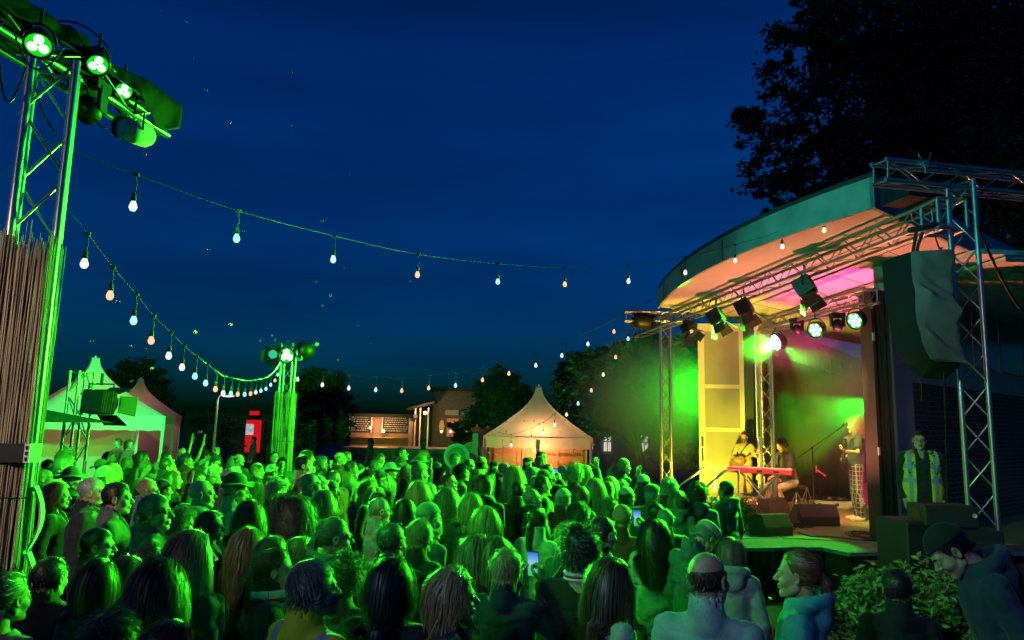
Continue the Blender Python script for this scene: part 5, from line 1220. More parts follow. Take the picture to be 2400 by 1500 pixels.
# subwoofers and monitor stacked at the foot of the tower
def spk(c, size, rz, label, name='loudspeaker', rnd_=0.0, grille=True):
    e = empty(name, c, rz); tag(e, label, 'loudspeaker'); x, y, z = size
    m = MB(); m.box((0, 0, z / 2), (x, y, z)); o = m.obj('cabinet', M['wedge'], e); bv = o.modifiers.new('b', 'BEVEL'); bv.width = .02; bv.segments = 3
    if grille: m = MB(); m.box((0, -y / 2 - .008, z / 2), (x * .92, .012, z * .88)); m.obj('grille', M['grille'], o)
    m = MB(); m.box((x * .5, 0, z * .55), (.01, .2, .07)); m.obj('handle', M['black_metal'], o); m = MB(); m.box((-x * .5, 0, z * .55), (.01, .2, .07)); m.obj('handle', M['black_metal'], o); return e
p1 = at(2150, 1222, 6.9); spk(V3(p1.x, p1.y + .2, .0), (.33, .5, p1.z), .1, 'dark bass speaker cabinet at the stage corner beside the pillar foot')
p2 = at(2292, 1243, 6.7); spk(V3(p2.x, p2.y + .25, 0), (.46, .6, p2.z), -.1, 'big dark bass cabinet behind the stooping man in the cap')
p3 = at(2243, 1247, 6.75); e = spk(V3(p3.x, p3.y + .22, p2.z + .005), (.5, .36, .2), -.06, 'flat black monitor speaker lying on top of the bass cabinets', grille=True)
m = MB(); m.lathe([(0, 0), (.022, 0), (.02, .006)], c=(.18, -.225, .12), m=Matrix.Rotation(R(90), 3, 'X'), n=14); m.obj('badge', M['white_paint'], e)

# ================================================================== side platform and people of the show
sp_ = at(2155, 1010, 9.3); SPz = .66
m = MB(); m.box((sp_.x + .1, sp_.y + .1, SPz / 2), (1.2, 1.1, SPz)); o = m.obj('side_platform', M['black_metal']); tag(o, 'dark low platform under the security guard beside the stage', 'platform')
# lamps on the front truss
def on_truss(px):
    # point of the front truss seen at column px
    lo, hi = 0.0, (B_ - A).length
    for _ in range(40):
        md = (lo + hi) / 2; x = proj(A + FD * md)[0]
        if x > px: lo = md
        else: hi = md
    return A + FD * lo
for px, s, lab in ((1892, 1.25, 'big unlit barn door lamp hanging from the front truss, nearest the pillar'), (1749, 1.2, 'unlit barn door lamp on the front truss, second from the pillar'), (1683, 1.25, 'unlit barn door lamp on the front truss, third from the pillar'), (1618, 1.1, 'barn door lamp with a pinkish glow on the front truss before the yellow door')):
    p = on_truss(px) + V3(0, 0, -.4); fresnel(p, p + V3(.5, -.35, -1.2) if px != 1618 else p + V3(.4, -.9, -1.2), lab, s=s)
# round LED heads under the inner truss
for px, py, d, lab, on, pw in ((1820, 802, 14.0, 'dazzling bluish green lamp at the far end of the inner truss', 60, 1), (1912, 773, 12.3, 'round bright green lamp in the middle of the inner truss', 22, 1), (2005, 751, 11.2, 'round bright green lamp on the inner truss next to the pillar', 22, 1)):
    p = at(px, py, d); led_par(p, V3(-1.5, 7.5, 1.2) if px != 1820 else V3(-5, 11.5, .8), lab, cells=7 if px != 1820 else 1, col=(.35, 1, .55) if px != 1820 else (.35, 1, .8), es={1820: 30, 1912: 5, 2005: 5}[px], R_=.14 if px != 1820 else .17, lcol=GREEN, power={1820: 14500, 1912: 7800, 2005: 7000}[px], ang=62 if px != 1820 else 92)
for px, py, d, lab in ((1963, 762, 11.8, 'small unlit moving lamp between the two round green lamps'), (1868, 772, 13.1, 'dark unlit lamp beside the dazzling lamp on the inner truss')): mover(at(px, py, d) + V3(0, 0, .0), V3(4, 9, 1), lab, .8)

# ================================================================== floor monitors
def wedge(c, w, d, h, rz, label):
    e = empty('floor_monitor', c, rz); tag(e, label, 'floor monitor', 'wedge monitors on the stage floor'); x = w / 2
    prof = [(-d / 2, 0), (d / 2, 0), (d / 2, h * .45), (d * .28, h), (-d * .05, h), (-d / 2, h * .3)]
    m = MB(); n = len(prof); vs = [V3(-x, a, b) for a, b in prof] + [V3(x, a, b) for a, b in prof]; m.add(vs, [tuple(range(n)), tuple(reversed(range(n, 2 * n)))] + [(k, n + k, n + (k + 1) % n, (k + 1) % n) for k in range(n)])
    o = m.obj('cabinet', M['wedge'], e); bv = o.modifiers.new('b', 'BEVEL'); bv.width = .012; bv.segments = 2
    a, b = V3(0, -d / 2, h * .3), V3(0, -d * .05, h); dd = (b - a).normalized(); nn = V3(0, -dd.z, dd.y); q = []
    m = MB(); P0 = a + dd * .03 + nn * .004; P1 = b - dd * .03 + nn * .004; m.hexa([P0 - V3(x * .9, 0, 0), P0 + V3(x * .9, 0, 0), P1 + V3(x * .9, 0, 0), P1 - V3(x * .9, 0, 0), P0 - V3(x * .9, 0, 0) + nn * .01, P0 + V3(x * .9, 0, 0) + nn * .01, P1 + V3(x * .9, 0, 0) + nn * .01, P1 - V3(x * .9, 0, 0) + nn * .01]); m.obj('grille', M['grille'], e)
    m = MB(); m.box((x + .004, .05, h * .5), (.01, .14, .05)); m.lathe([(0, 0), (.02, 0), (.02, .008)], c=(x + .003, .14, h * .3), m=Matrix.Rotation(R(90), 3, 'Y'), n=10); m.obj('side_fitting', M['black_metal'], o); return e
wz = ZF + .017
wedge(atz(1812, 1258, ZF) + V3(0, .1, .0), .52, .4, .34, R(200), 'black wedge monitor at the front edge of the green lit deck')
wedge(atz(1920, 1236, ZF) + V3(0, .2, .017), .72, .42, .35, R(187), 'wide black wedge monitor in front of the singer')
wedge(atz(1818, 1218, ZF) + V3(0, .2, .017), .6, .4, .36, R(215), 'wedge monitor with pink light on its top, before the keyboard')
wedge(atz(1757, 1200, ZF) + V3(0, .2, .017), .5, .38, .34, R(215), 'dark wedge monitor farther back, before the bassist')

# ---- stage people
M['plaid'] = bpy.data.materials.new('plaid cloth'); M['plaid'].use_nodes = True; npd = M['plaid'].node_tree; tcp = npd.nodes.new('ShaderNodeTexCoord'); spx = npd.nodes.new('ShaderNodeSeparateXYZ'); npd.links.new(tcp.outputs['Object'], spx.inputs[0]); bs_ = npd.nodes['Principled BSDF']; bs_.inputs['Roughness'].default_value = .85
acc = None
for ax_, fr in ((0, 17), (2, 13), (1, 17)):
    w = npd.nodes.new('ShaderNodeMath'); w.operation = 'MULTIPLY'; w.inputs[1].default_value = fr; npd.links.new(spx.outputs[ax_], w.inputs[0]); f = npd.nodes.new('ShaderNodeMath'); f.operation = 'FRACT'; npd.links.new(w.outputs[0], f.inputs[0]); g = npd.nodes.new('ShaderNodeMath'); g.operation = 'LESS_THAN'; g.inputs[1].default_value = .12; npd.links.new(f.outputs[0], g.inputs[0])
    if acc is None: acc = g
    else: mx = npd.nodes.new('ShaderNodeMath'); mx.operation = 'MAXIMUM'; npd.links.new(acc.outputs[0], mx.inputs[0]); npd.links.new(g.outputs[0], mx.inputs[1]); acc = mx
mxc = npd.nodes.new('ShaderNodeMix'); mxc.data_type = 'RGBA'; mxc.inputs[6].default_value = (.03, .022, .03, 1); mxc.inputs[7].default_value = (.3, .28, .3, 1); npd.links.new(acc.outputs[0], mxc.inputs[0]); npd.links.new(mxc.outputs[2], bs_.inputs['Base Color'])
def toward(dx, dy): return math.atan2(-dx, dy)      # yaw that makes a figure face (dx, dy)
sg = atz(2012, 1222, ZF); SG = person(V3(sg.x, sg.y, ZF + .015), R(82), 'singer', 'bigcurl', 'blonde', 'tee', tc=(.02, .015, .015), s=1.06, shoe=(.7, .6, .5), label='guitarist with long curly blond hair singing at the microphone in plaid trousers', group='musicians on the stage', skin=(.55, .3, .2))
for ch in SG.children:
    if ch.name.startswith('trousers'): ch.data = ch.data.copy(); ch.data.materials[0] = M['plaid']
bsp = atz(1748, 1184, ZF); BS = person(V3(bsp.x, bsp.y, ZF + .015), R(38), 'bass', 'short', 'brown', 'sweater', tc=(.35, .28, .22), lc=(.3, .2, .14), s=.9, beard=True, shoe=(.3, .2, .15), label='bearded bassist in a pale pullover behind the keyboard', group='musicians on the stage'); BS.rotation_euler.z = R(140)
kb = atz(1866, 1203, ZF); KP = person(V3(kb.x - .06, kb.y + .1, ZF - .37), R(108), 'keys', 'crop', 'dark', 'sweater', tc=(.04, .05, .045), lc=(.3, .3, .28), short=True, s=1.1, shoe=(.8, .7, .6), label='keyboard player in a dark pullover and shorts seated at the keyboard', group='musicians on the stage')
KP.location.z = ZF + .015 - .37 * 1.1; KP.rotation_euler = (R(-10), 0, R(108)); KP.location.x += .12
# stool
kp = Vector(KP.location); m = MB(); m.lathe([(0, 0), (.17, 0), (.18, .03), (.17, .06), (0, .06)], n=20); e = empty('stool', (kp.x, kp.y, ZF + .02)); tag(e, 'round black stool under the keyboard player', 'stool'); o = m.obj('seat', M['black_cloth'], e); o.location.z = .46
for k in range(3): m = MB(); t = k * 2.1; m.tube((0, 0, .4), (.2 * math.cos(t), .2 * math.sin(t), 0), .012, n=6); m.obj('leg', M['alu'], e)
# keyboard on an X stand
ka, kb_ = at(1716, 1096, 14.1), at(1850, 1106, 13.55); kc = (ka + kb_) / 2; kz = ZF + .86
e = empty('keyboard', V3(kc.x, kc.y, kz), math.atan2(kb_.y - ka.y, kb_.x - ka.x)); tag(e, 'long electric keyboard with a magenta lit back on its crossed stand', 'keyboard'); Lk = 1.2
m = MB(); m.box((0, 0, .0), (Lk, .3, .1)); o = m.obj('case', mat('red keyboard case', (.35, .03, .08), .4), e); bv = o.modifiers.new('b', 'BEVEL'); bv.width = .012; bv.segments = 2
m = MB(); [m.box((-.58 + k * .0229, .075, .055), (.021, .14, .016)) for k in range(50)]; m.obj('white_keys', M['white_paint'], e)
m = MB(); [m.box((-.57 + k * .0229, .1, .067), (.011, .09, .012)) for k in range(50) if k % 7 not in (2, 6)]; m.obj('black_keys', M['black_metal'], e)
m = MB(); [m.box((x, -.152, .0), (.1, .006, .035)) for x in (-.45, .02, .32)]; m.obj('socket_panel', M['black_metal'], e)
e2 = empty('keyboard_stand', V3(kc.x, kc.y, ZF + .02), e.rotation_euler.z); tag(e2, 'crossed double braced stand carrying the keyboard', 'stand')
for y in (-.1, .12):
    for s in (1, -1): m = MB(); m.tube((-.36 * s, y, 0), (.34 * s, y, .8), .018, n=8); m.obj('leg', M['alu'], e2)
for x in (-.36, .36): m = MB(); m.tube((x, -.24, .0), (x, .26, .0), .018, n=8); m.obj('foot', M['rubber'], e2)
# instruments
def guitar(parent_person, label, bass=False, col=(.25, .03, .02)):
    P = parent_person; mw = Matrix.Translation(P.location) @ Matrix.Rotation(P.rotation_euler.z, 4, 'Z') @ Matrix.Scale(P.scale.x, 4)
    a = mw @ V3(.1, .19, 1.0); h = mw @ V3(-.38 if not bass else -.44, .32, 1.27); ax = (h - a).normalized(); nrm = (mw.to_3x3() @ V3(.1, 1, .15)).normalized(); y = (ax.cross(nrm)).normalized(); nrm = y.cross(ax) * 1
    e = empty('bass_guitar' if bass else 'electric_guitar', a); tag(e, label, 'guitar'); Bm = Matrix((ax, y, ax.cross(y))).transposed(); e.rotation_euler = Bm.to_euler()
    L = (h - a).length + (.1 if bass else 0); m = MB(); pts = []
    for k in range(28):
        t = 2 * math.pi * k / 28; r = .155 + .035 * math.cos(2 * t) ; x = r * math.cos(t) * 1.15 - .02; yy = r * math.sin(t) * .92
        if abs(math.sin(t)) > .2 and x > .08: x += .05 * abs(math.sin(t))
        pts.append(V3(x, yy, -.02))
    m.prism(pts, .04); m.obj('body', mat('guitar lacquer', col, .2), e)
    m = MB(); m.box((L / 2 + .05, 0, .026), (L - .02, .05, .02)); m.obj('neck', M['wood'], e)
    m = MB(); m.box((L + .12, .01, .02), (.17, .08, .018)); [m.tube((L + .06 + .04 * k, .05, .02), (L + .06 + .04 * k, .075, .02), .007, n=6) for k in range(4)]; m.obj('headstock', M['black_metal'], e)
    m = MB(); m.box((.05, 0, .024), (.13, .1, .008)); m.obj('pickguard', M['black_metal'], e)
    s = MB(); sh = [mw @ V3(*q) for q in ((.16, .14, 1.02), (.05, .16, 1.2), (-.1, .12, 1.42), (-.1, -.08, 1.47), (.02, -.15, 1.3), (.17, -.14, 1.1), (.2, .02, 1.0))]; iv = Bm.transposed(); s.path([iv @ (p - a) for p in catmull(sh, 4)], .012, 5); s.obj('strap', M['black_cloth'], e); return e
guitar(SG, 'dark electric guitar held by the blond singer', col=(.04, .02, .02)); guitar(BS, 'brown bass guitar held by the bearded bassist', True, (.2, .1, .04))
# microphone stands
def mic_stand(base, h, tip, label, boom0=None):
    e = empty('microphone_stand', base); tag(e, label, 'microphone stand', 'microphone stands'); b = Vector(base); top = V3(0, 0, h); tipl = Vector(tip) - b
    m = MB(); m.tube((0, 0, .12), top, .011, n=8); m.obj('pole', M['black_metal'], e)
    for k in range(3): m = MB(); t = k * 2.1 + .5; m.tube((0, 0, .2), (.3 * math.cos(t), .3 * math.sin(t), .0), .009, n=6); m.obj('leg', M['black_metal'], e)
    d = (tipl - top).normalized(); m = MB(); m.tube(top - d * .35, tipl, .009, n=6); m.box(top, (.04, .04, .05)); m.obj('boom', M['black_metal'], e)
    m = MB(); B = basis(d + V3(0, 0, .1)); m.lathe([(0, -.1), (.012, -.1), (.014, .04), (.024, .06), (.026, .09), (.018, .11), (0, .115)], c=tipl + d * .05, m=B, n=12); m.obj('microphone', M['black_metal'], e)
    m = MB(); m.path([tipl - d * .05, (tipl + top) / 2 + V3(0, 0, -.05), top + V3(.02, 0, -.1), V3(.02, .01, h * .5), V3(.05, .02, .02)], .004, 4); m.obj('cable', M['wire'], e); return e
mb = atz(1909, 1205, ZF); mp_ = V3(mb.x, mb.y, ZF + .017); tip = at(1966, 1005, mb.dot(_f) if 0 else (mb - CP).dot(_f)); mic_stand(mp_, at(1909, 1052, (mb - CP).dot(_f)).z - ZF, tip, 'black boom microphone stand reaching up to the blond singer')
mb = atz(1795, 1186, ZF); dd_ = (mb - CP).dot(_f); mic_stand(V3(mb.x, mb.y, ZF + .017), at(1790, 1068, dd_).z - ZF, at(1822, 1042, dd_ - .2), 'boom microphone stand before the keyboard player')
m = MB(); p = at(1913, 1100, 13.7); m.box((0, 0, 0), (.02, .02, .13)); m.box((.1, 0, -.07), (.18, .025, .03), ax=Matrix.Rotation(R(35), 3, 'Y')); o = m.obj('bottle_holder', mat('magenta plastic', (.4, .03, .2), .4)); o.location = p; tag(o, 'small pink lit holder clipped to the singer microphone stand', 'holder')
# guitar case with pedals, bottle, cables on stage
cs = atz(1955, 1192, ZF); e = empty('equipment_case', V3(cs.x, cs.y, ZF + .017), R(-4)); tag(e, 'pale flat equipment case with latches behind the singer', 'case'); m = MB(); m.box((0, 0, .07), (.95, .35, .14)); o = m.obj('shell', M['white_paint'], e); bv = o.modifiers.new('b', 'BEVEL'); bv.width = .015
for x in (-.36, .0, .36): m = MB(); m.box((x, -.18, .08), (.07, .02, .05)); m.obj('latch', M['black_metal'], e)
e = empty('pedal_board', V3(cs.x + .05, cs.y + .1, ZF + .16), R(-4)); tag(e, 'black effects pedals lying on the pale equipment case', 'pedals'); m = MB(); m.box((0, 0, .015), (.55, .22, .03)); m.obj('board', M['black_metal'], e)
for k in range(5): m = MB(); m.box((-.22 + .11 * k, 0, .045), (.08, .12, .03)); m.lathe([(0, .02), (.012, .02), (.012, 0)], c=(-.22 + .11 * k, -.03, .06), n=8); m.obj('pedal', M['alu'] if k % 2 else M['black_metal'], e)
bt = atz(1962, 1229, ZF); e = empty('water_bottle', V3(bt.x, bt.y, ZF + .018)); tag(e, 'clear plastic water bottle standing before the wide wedge monitor', 'bottle')
gl = bpy.data.materials.new('clear plastic'); gl.use_nodes = True; g_ = gl.node_tree.nodes['Principled BSDF']; g_.inputs['Transmission Weight'].default_value = .8; g_.inputs['Roughness'].default_value = .08; g_.inputs['Base Color'].default_value = (.9, .95, .95, 1)
m = MB(); m.lathe([(0, 0), (.034, .0), (.036, .02), (.033, .1), (.036, .14), (.034, .17), (.014, .215), (.013, .23)], n=18); m.obj('bottle_body', gl, e); m = MB(); m.lathe([(.016, .225), (.016, .245), (0, .245)], n=12); m.obj('cap', M['white_paint'], e); m = MB(); m.lathe([(.0355, .06), (.0355, .12)], n=18); m.obj('bottle_label', M['white_paint'], e)
r8 = random.Random(4)
for i, (x, y, L, lab) in enumerate(((2040, 1262, 1.1, 'tangle of black cable on the stage floor at the pillar foot'), (1870, 1238, .6, 'cable loops on the floor between the two front wedge monitors'), (1852, 1205, .5, 'nest of cables by the keyboard player foot'))):
    c = atz(x, y, ZF); m = MB(); pts = []; z = ZF + .03
    for k in range(60): t = k * .55; pts.append(V3(c.x + math.cos(t) * L * .3 * (.5 + .5 * r8.random()) + .1 * math.sin(k * .13), c.y + math.sin(t) * L * .4 * (.5 + .5 * r8.random()), z + .03 * r8.random()))
    m.path(catmull(pts, 3), .008, 5); o = m.obj('cable_coil', M['wire']); tag(o, lab, 'cable')
m = MB(); m.path([atz(x, y, ZF + .025) for x, y in ((1870, 1248), (1900, 1257), (1950, 1258), (2000, 1264), (2060, 1269), (2080, 1262))], .012, 6); o = m.obj('cable', M['wire']); tag(o, 'long black cable snaking along the deck toward the pillar', 'cable')
e = empty('music_stand', atz(1893, 1195, ZF)); e.location.z = ZF + .017; tag(e, 'small folded tripod standing behind the wedge monitors', 'tripod')
for s in (-1, 1): m = MB(); m.tube((0, 0, .45), (.16 * s, .03, 0), .008, n=6); m.obj('leg', M['alu'], e)
m = MB(); m.tube((0, 0, .44), (0, .14, 0), .008, n=6); m.obj('leg', M['alu'], e)
# security guard
SGd = person(V3(sp_.x, sp_.y, SPz), R(158), 'guard', 'short', 'black', 'jacket', tc=(.015, .015, .018), lc=(.012, .012, .015), glasses=True, s=.985, label='security guard in a yellow reflective waistcoat and glasses beside the stage', group='stage crew')
M['hivis'] = bpy.data.materials.new('reflective waistcoat'); M['hivis'].use_nodes = True; nh = M['hivis'].node_tree; tch = nh.nodes.new('ShaderNodeTexCoord'); sph = nh.nodes.new('ShaderNodeSeparateXYZ'); nh.links.new(tch.outputs['Object'], sph.inputs[0]); bh = nh.nodes['Principled BSDF']; bh.inputs['Roughness'].default_value = .7
def band(sock, c, w):
    a = nh.nodes.new('ShaderNodeMath'); a.operation = 'SUBTRACT'; a.inputs[1].default_value = c; nh.links.new(sock, a.inputs[0]); b = nh.nodes.new('ShaderNodeMath'); b.operation = 'ABSOLUTE'; nh.links.new(a.outputs[0], b.inputs[0]); d = nh.nodes.new('ShaderNodeMath'); d.operation = 'LESS_THAN'; d.inputs[1].default_value = w; nh.links.new(b.outputs[0], d.inputs[0]); return d.outputs[0]
absx = nh.nodes.new('ShaderNodeMath'); absx.operation = 'ABSOLUTE'; nh.links.new(sph.outputs[0], absx.inputs[0])
socks = [band(sph.outputs[2], 1.12, .027), band(sph.outputs[2], 1.3, .027), band(absx.outputs[0], .145, .026)]; cur = socks[0]
for s_ in socks[1:]: x_ = nh.nodes.new('ShaderNodeMath'); x_.operation = 'MAXIMUM'; nh.links.new(cur, x_.inputs[0]); nh.links.new(s_, x_.inputs[1]); cur = x_.outputs[0]
mh = nh.nodes.new('ShaderNodeMix'); mh.data_type = 'RGBA'; mh.inputs[6].default_value = (.62, .7, .02, 1); mh.inputs[7].default_value = (.3, .32, .45, 1); nh.links.new(cur, mh.inputs[0]); nh.links.new(mh.outputs[2], bh.inputs['Base Color'])
def vest_mesh(bk, open_=.075):
    B = body(bk); W, b = B['W'], B['b']
    def fn(P):
        d = torso(P, W, b + .004); d = smin(d, ell(P, (0, -.005, .98), (.17 * W + b, .123 + b, .3)), .04) - .032 + folds(P, .009)
        d = np.maximum(d, -(torso(P, W, b) - .02)); d = np.maximum(d, .82 - P[..., 2]); 
        for s in (1, -1): d = np.maximum(d, -cap(P, (s * .17 * W, -.02, 1.37), (s * .5, -.02, 1.3), .095, .12))
        d = ssub(d, cap(P, (0, -.03, 1.44), (0, -.0, 1.6), .085, .1), .004)
        return np.maximum(d, np.where(P[..., 1] > 0, open_ + .02 * (1.4 - P[..., 2]) - np.abs(P[..., 0]), -1))
    V, F = nets(fn, (-.42, -.32, .8), (.42, .4, 1.6), .0105); return npmesh('reflective_waistcoat', V, F, [M['hivis']])
link('reflective_waistcoat', vest_mesh('guard'), SGd)

# ================================================================== stage colour lamps
AMB = (1, .42, .13)
t1, t2, t3 = on_truss(1749) + V3(0, 0, -.7), on_truss(1892) + V3(0, 0, -.7), on_truss(1618) + V3(0, 0, -.7)
spot('lamp_light', t2 + V3(.15, 0, -.05), (sg.x, sg.y, 1.6), AMB, 1500, 40, .8, .08)
spot('lamp_light', t1 + V3(.15, 0, -.05), (kc.x + .2, kc.y, 1.3), AMB, 1500, 40, .8, .08)
# low floor par added behind the deck monitors to wash the soffit
def floor_par(p, aim, col, pw, ang, label, es=.6):
    return led_par(Vector(p) + V3(0, 0, .14), aim, label, cells=1, col=col, es=es, R_=.1, group='floor lamps', lcol=col, power=pw, ang=ang)
floor_par(V3(4.4, 11.8, ZF), V3(4.1, 11.9, 5), (1, .23, .14), 1150, 140, 'small added floor lamp washing the soffit orange from behind the front wedge monitor')
floor_par(V3(5.95, 12.0, ZF), V3(6.3, 12.9, 5), (1, .03, .25), 2600, 66, 'small floor lamp with a magenta glow behind the pillar')
floor_par(V3(3.9, 14.2, ZF), V3(4.5, 16, 2.6), (.95, .74, .02), 1050, 100, 'small floor lamp with a yellow glow in front of the yellow door')
gp, ga = at(2068, 935, 16.2), at(1850, 1010, 17.0)
led_par(gp, ga, 'added green lamp behind the pillar, shining through the smoke behind the singer', cells=1, col=(.1, 1, .1), es=3, R_=.1, lcol=(.02, 1, .02), power=800, ang=60)  # added out of sight to light the smoke plume green
l0 = at(1820, 802, 14.0)
led_par(at(1690, 900, 17.8), at(1500, 950, 20), 'added green lamp hidden behind the yellow door leaf, lighting the haze and trees', cells=1, col=(.1, 1, .1), es=2, R_=.09)  # unseen lamp added for the green glow over the trees
spot('lamp_light', at(1684, 902, 17.8) + V3(-.12, .05, 0), tuple(at(1548, 945, 22)), (.01, 1, .01), 4600, 80, .9, .05)
spot('lamp_light', l0 + V3(.05, -.3, -.15), (7.5, 13, 2.2), (.02, 1, .05), 1300, 80, .8, .05)
dk = at(1912, 773, 12.3); spot('lamp_light', dk + V3(-.15, -.15, -.2), tuple(atz(1850, 1276, ZF)), (.02, 1, .02), 700, 34, .3, .05)
spot('lamp_light', t3, (kc.x, kc.y, kz), (1, .02, .38), 1100, 24, .5, .05)
# ================================================================== trees
def leaf_cloud(blobs, n, size, seed, name, m_, parent=None, flat=.5):
    """blobs: (x, y, z, r) ; small folded leaves spread mostly near blob surfaces, clumped"""
    rs = np.random.RandomState(seed); Bm = np.array(blobs, float); w = Bm[:, 3] ** 2; w /= w.sum(); nc = max(30, n // 38)
    bi = rs.choice(len(Bm), nc, p=w); d = rs.normal(size=(nc, 3)); d /= np.linalg.norm(d, axis=1)[:, None]; rr = Bm[bi, 3] * (.35 + .75 * rs.rand(nc) ** .6)
    cc = Bm[bi, :3] + d * rr[:, None] * np.array((1, 1, .85)); k = n // nc; c = np.repeat(cc, k, 0); cr_ = np.repeat(Bm[bi, 3] * .2 * (.5 + rs.rand(nc)), k)
    P = c + rs.normal(size=c.shape) * cr_[:, None] * np.array((1, 1, .6)); N_ = len(P)
    a = rs.normal(size=(N_, 3)); a[:, 2] *= .6; a /= np.linalg.norm(a, axis=1)[:, None]; b = rs.normal(size=(N_, 3)); b -= a * (a * b).sum(1)[:, None]; b /= np.linalg.norm(b, axis=1)[:, None]
    s = size * (.6 + .8 * rs.rand(N_))[:, None]; nn = np.cross(a, b) * s * .18
    V = np.stack([P - a * s, P + b * s * .42 + nn, P + a * s, P - b * s * .42 + nn], 1).reshape(-1, 3); F = np.arange(N_ * 4).reshape(-1, 4)
    me = npmesh(name, V, F, [m_], smooth=False); return link(name, me, parent)
def tree(base, blobs, n, size, seed, label, trunk_h, tr=.18, limbs=8, group='trees round the square', m_=None, name='tree', cat='tree'):
    e = empty(name, (0, 0, 0)); tag(e, label, cat, group); base = Vector(base); rr = random.Random(seed); m = MB()
    top = base + V3(rr.uniform(-.2, .2), rr.uniform(-.2, .2), trunk_h); m.path([base, base.lerp(top, .5) + V3(.06, 0, 0), top], [tr, tr * .75, tr * .5], 9)
    for k in range(limbs):
        b = blobs[rr.randrange(len(blobs))]; s = base.lerp(top, rr.uniform(.55, 1)); t = V3(b[0], b[1], b[2]); md = s.lerp(t, .5) + V3(rr.uniform(-.2, .2), rr.uniform(-.2, .2), rr.uniform(0, .3)); m.path([s, md, t], [tr * .4, tr * .22, tr * .07], 6)
    m.obj('trunk', M['bark'], e); leaf_cloud(blobs, n, size, seed, 'crown', m_ or M['leaf'], e); return e
def pblobs(L, d, dj, seed):
    rr = random.Random(seed); out = []
    for x, y, r in L:
        dd = d + rr.uniform(-dj, dj); p = at(x, y, dd); out.append((p.x, p.y, p.z, r * dd / FPX))
    return out
# the big dark tree over the stage
big = [(1850, 95, 48), (1822, 190, 50), (1800, 290, 55), (1760, 350, 40), (1790, 420, 50), (1850, 440, 48), (1905, 420, 55), (1880, 330, 60), (1900, 230, 60), (1930, 60, 60), (1925, 150, 60), (1745, 270, 32), (1885, 20, 40), (2010, 60, 100), (2040, 200, 110), (2020, 340, 90), (1960, 330, 55), (2120, 330, 110), (2150, 80, 130), (2190, 230, 130), (2300, 80, 140), (2330, 260, 150), (2260, 380, 110), (2400, 160, 150), (2420, 340, 130), (2080, 390, 70), (2380, 450, 90), (1815, 480, 26), (1990, 400, 40), (2200, 430, 80), (2330, 520, 70), (2420, 540, 80)]
bb_ = pblobs(big, 17.5, 1.2, 3); tree(atz(2230, 1100, 0) * 0 + V3(9.6, 18.2, 0), bb_, 62000, .085, 3, 'huge dark tree towering over the stage roof', 7.0, tr=.4, limbs=26)
# trees along the back
tree(V3(at(315, 1000, 34).x, 34, 0), pblobs([(290, 880, 35), (335, 875, 35), (270, 925, 40), (350, 920, 42), (310, 950, 50), (365, 960, 35), (250, 900, 22)], 34, 1, 4), 9000, .13, 4, 'dark round tree behind the green and pink tents', 3.0)
tree(V3(at(735, 1000, 27).x, 27, 0), pblobs([(740, 885, 32), (715, 905, 35), (775, 905, 35), (700, 950, 45), (755, 950, 50), (790, 950, 34), (800, 1000, 25), (705, 1000, 40), (760, 1010, 50), (800, 930, 22)], 26, 1, 5), 11000, .1, 5, 'dark tree right of the distant centre tower', 2.0)
tree(V3(at(1185, 1000, 31).x, 31, 0), pblobs([(1165, 885, 28), (1195, 885, 20), (1150, 920, 34), (1195, 925, 34), (1180, 970, 45), (1140, 965, 35), (1215, 960, 30), (1225, 920, 20), (1110, 985, 22)], 31, 1, 6), 9000, .11, 6, 'dark tree between the tall building and the centre tent', 2.4)
tree(V3(at(1365, 1000, 26).x, 26, 0), pblobs([(1350, 850, 26), (1400, 835, 30), (1330, 880, 30), (1375, 880, 40), (1420, 870, 40), (1335, 925, 34), (1390, 930, 50), (1350, 970, 38), (1400, 985, 45), (1310, 900, 16), (1360, 1010, 24)], 26, 1, 7), 13000, .1, 7, 'tree with a ragged crown just right of the centre tent', 2.2)
tree(V3(at(1500, 1000, 25).x, 25, 0), pblobs([(1480, 830, 38), (1530, 815, 45), (1450, 880, 45), (1500, 880, 55), (1555, 870, 55), (1460, 940, 50), (1520, 940, 55), (1570, 940, 50), (1480, 1000, 36), (1545, 1000, 40), (1600, 860, 50), (1620, 940, 50), (1425, 930, 30)], 25, 1, 8), 20000, .1, 8, 'broad tree washed green behind the slim far truss tower', 2.2)
tree(V3(at(1640, 1000, 23.5).x, 23.5, 0), pblobs([(1610, 830, 45), (1650, 880, 55), (1600, 960, 55), (1640, 1000, 55), (1590, 1040, 45), (1640, 1060, 50), (1560, 1060, 30)], 23.5, 1, 9), 12000, .1, 9, 'dense dark tree between the far truss tower and the yellow door', 1.6)
# bushes
def bush(c, R_, h, n, size, seed, label, m_=None, name='bush'):
    rr = random.Random(seed); e = empty(name, (0, 0, 0)); tag(e, label, 'bush', 'bushes'); bl = [(c.x + rr.uniform(-.6, .6) * R_, c.y + rr.uniform(-.5, .5) * R_, c.z + h * rr.uniform(.3, .8), R_ * rr.uniform(.3, .5)) for _ in range(9)]
    m = MB()
    for b in bl: m.path([V3(c.x, c.y, c.z), V3(b[0], b[1], b[2])], [.02, .006], 5)
    m.obj('stems', M['bark'], e); leaf_cloud(bl, n, size, seed, 'foliage', m_ or M['leaf2'], e)
c = at(520, 1040, 33); bush(V3(c.x, c.y, .2), 1.3, 2.6, 3500, .07, 21, 'dark round bush at the foot of the left street lamp', M['leaf'])
c = atz(1772, 1262, ZF); bush(V3(c.x - .1, c.y + .9, ZF - .1), .42, .6, 5200, .03, 22, 'feathery evergreen bush at the stage edge beside the lettered hoodie')
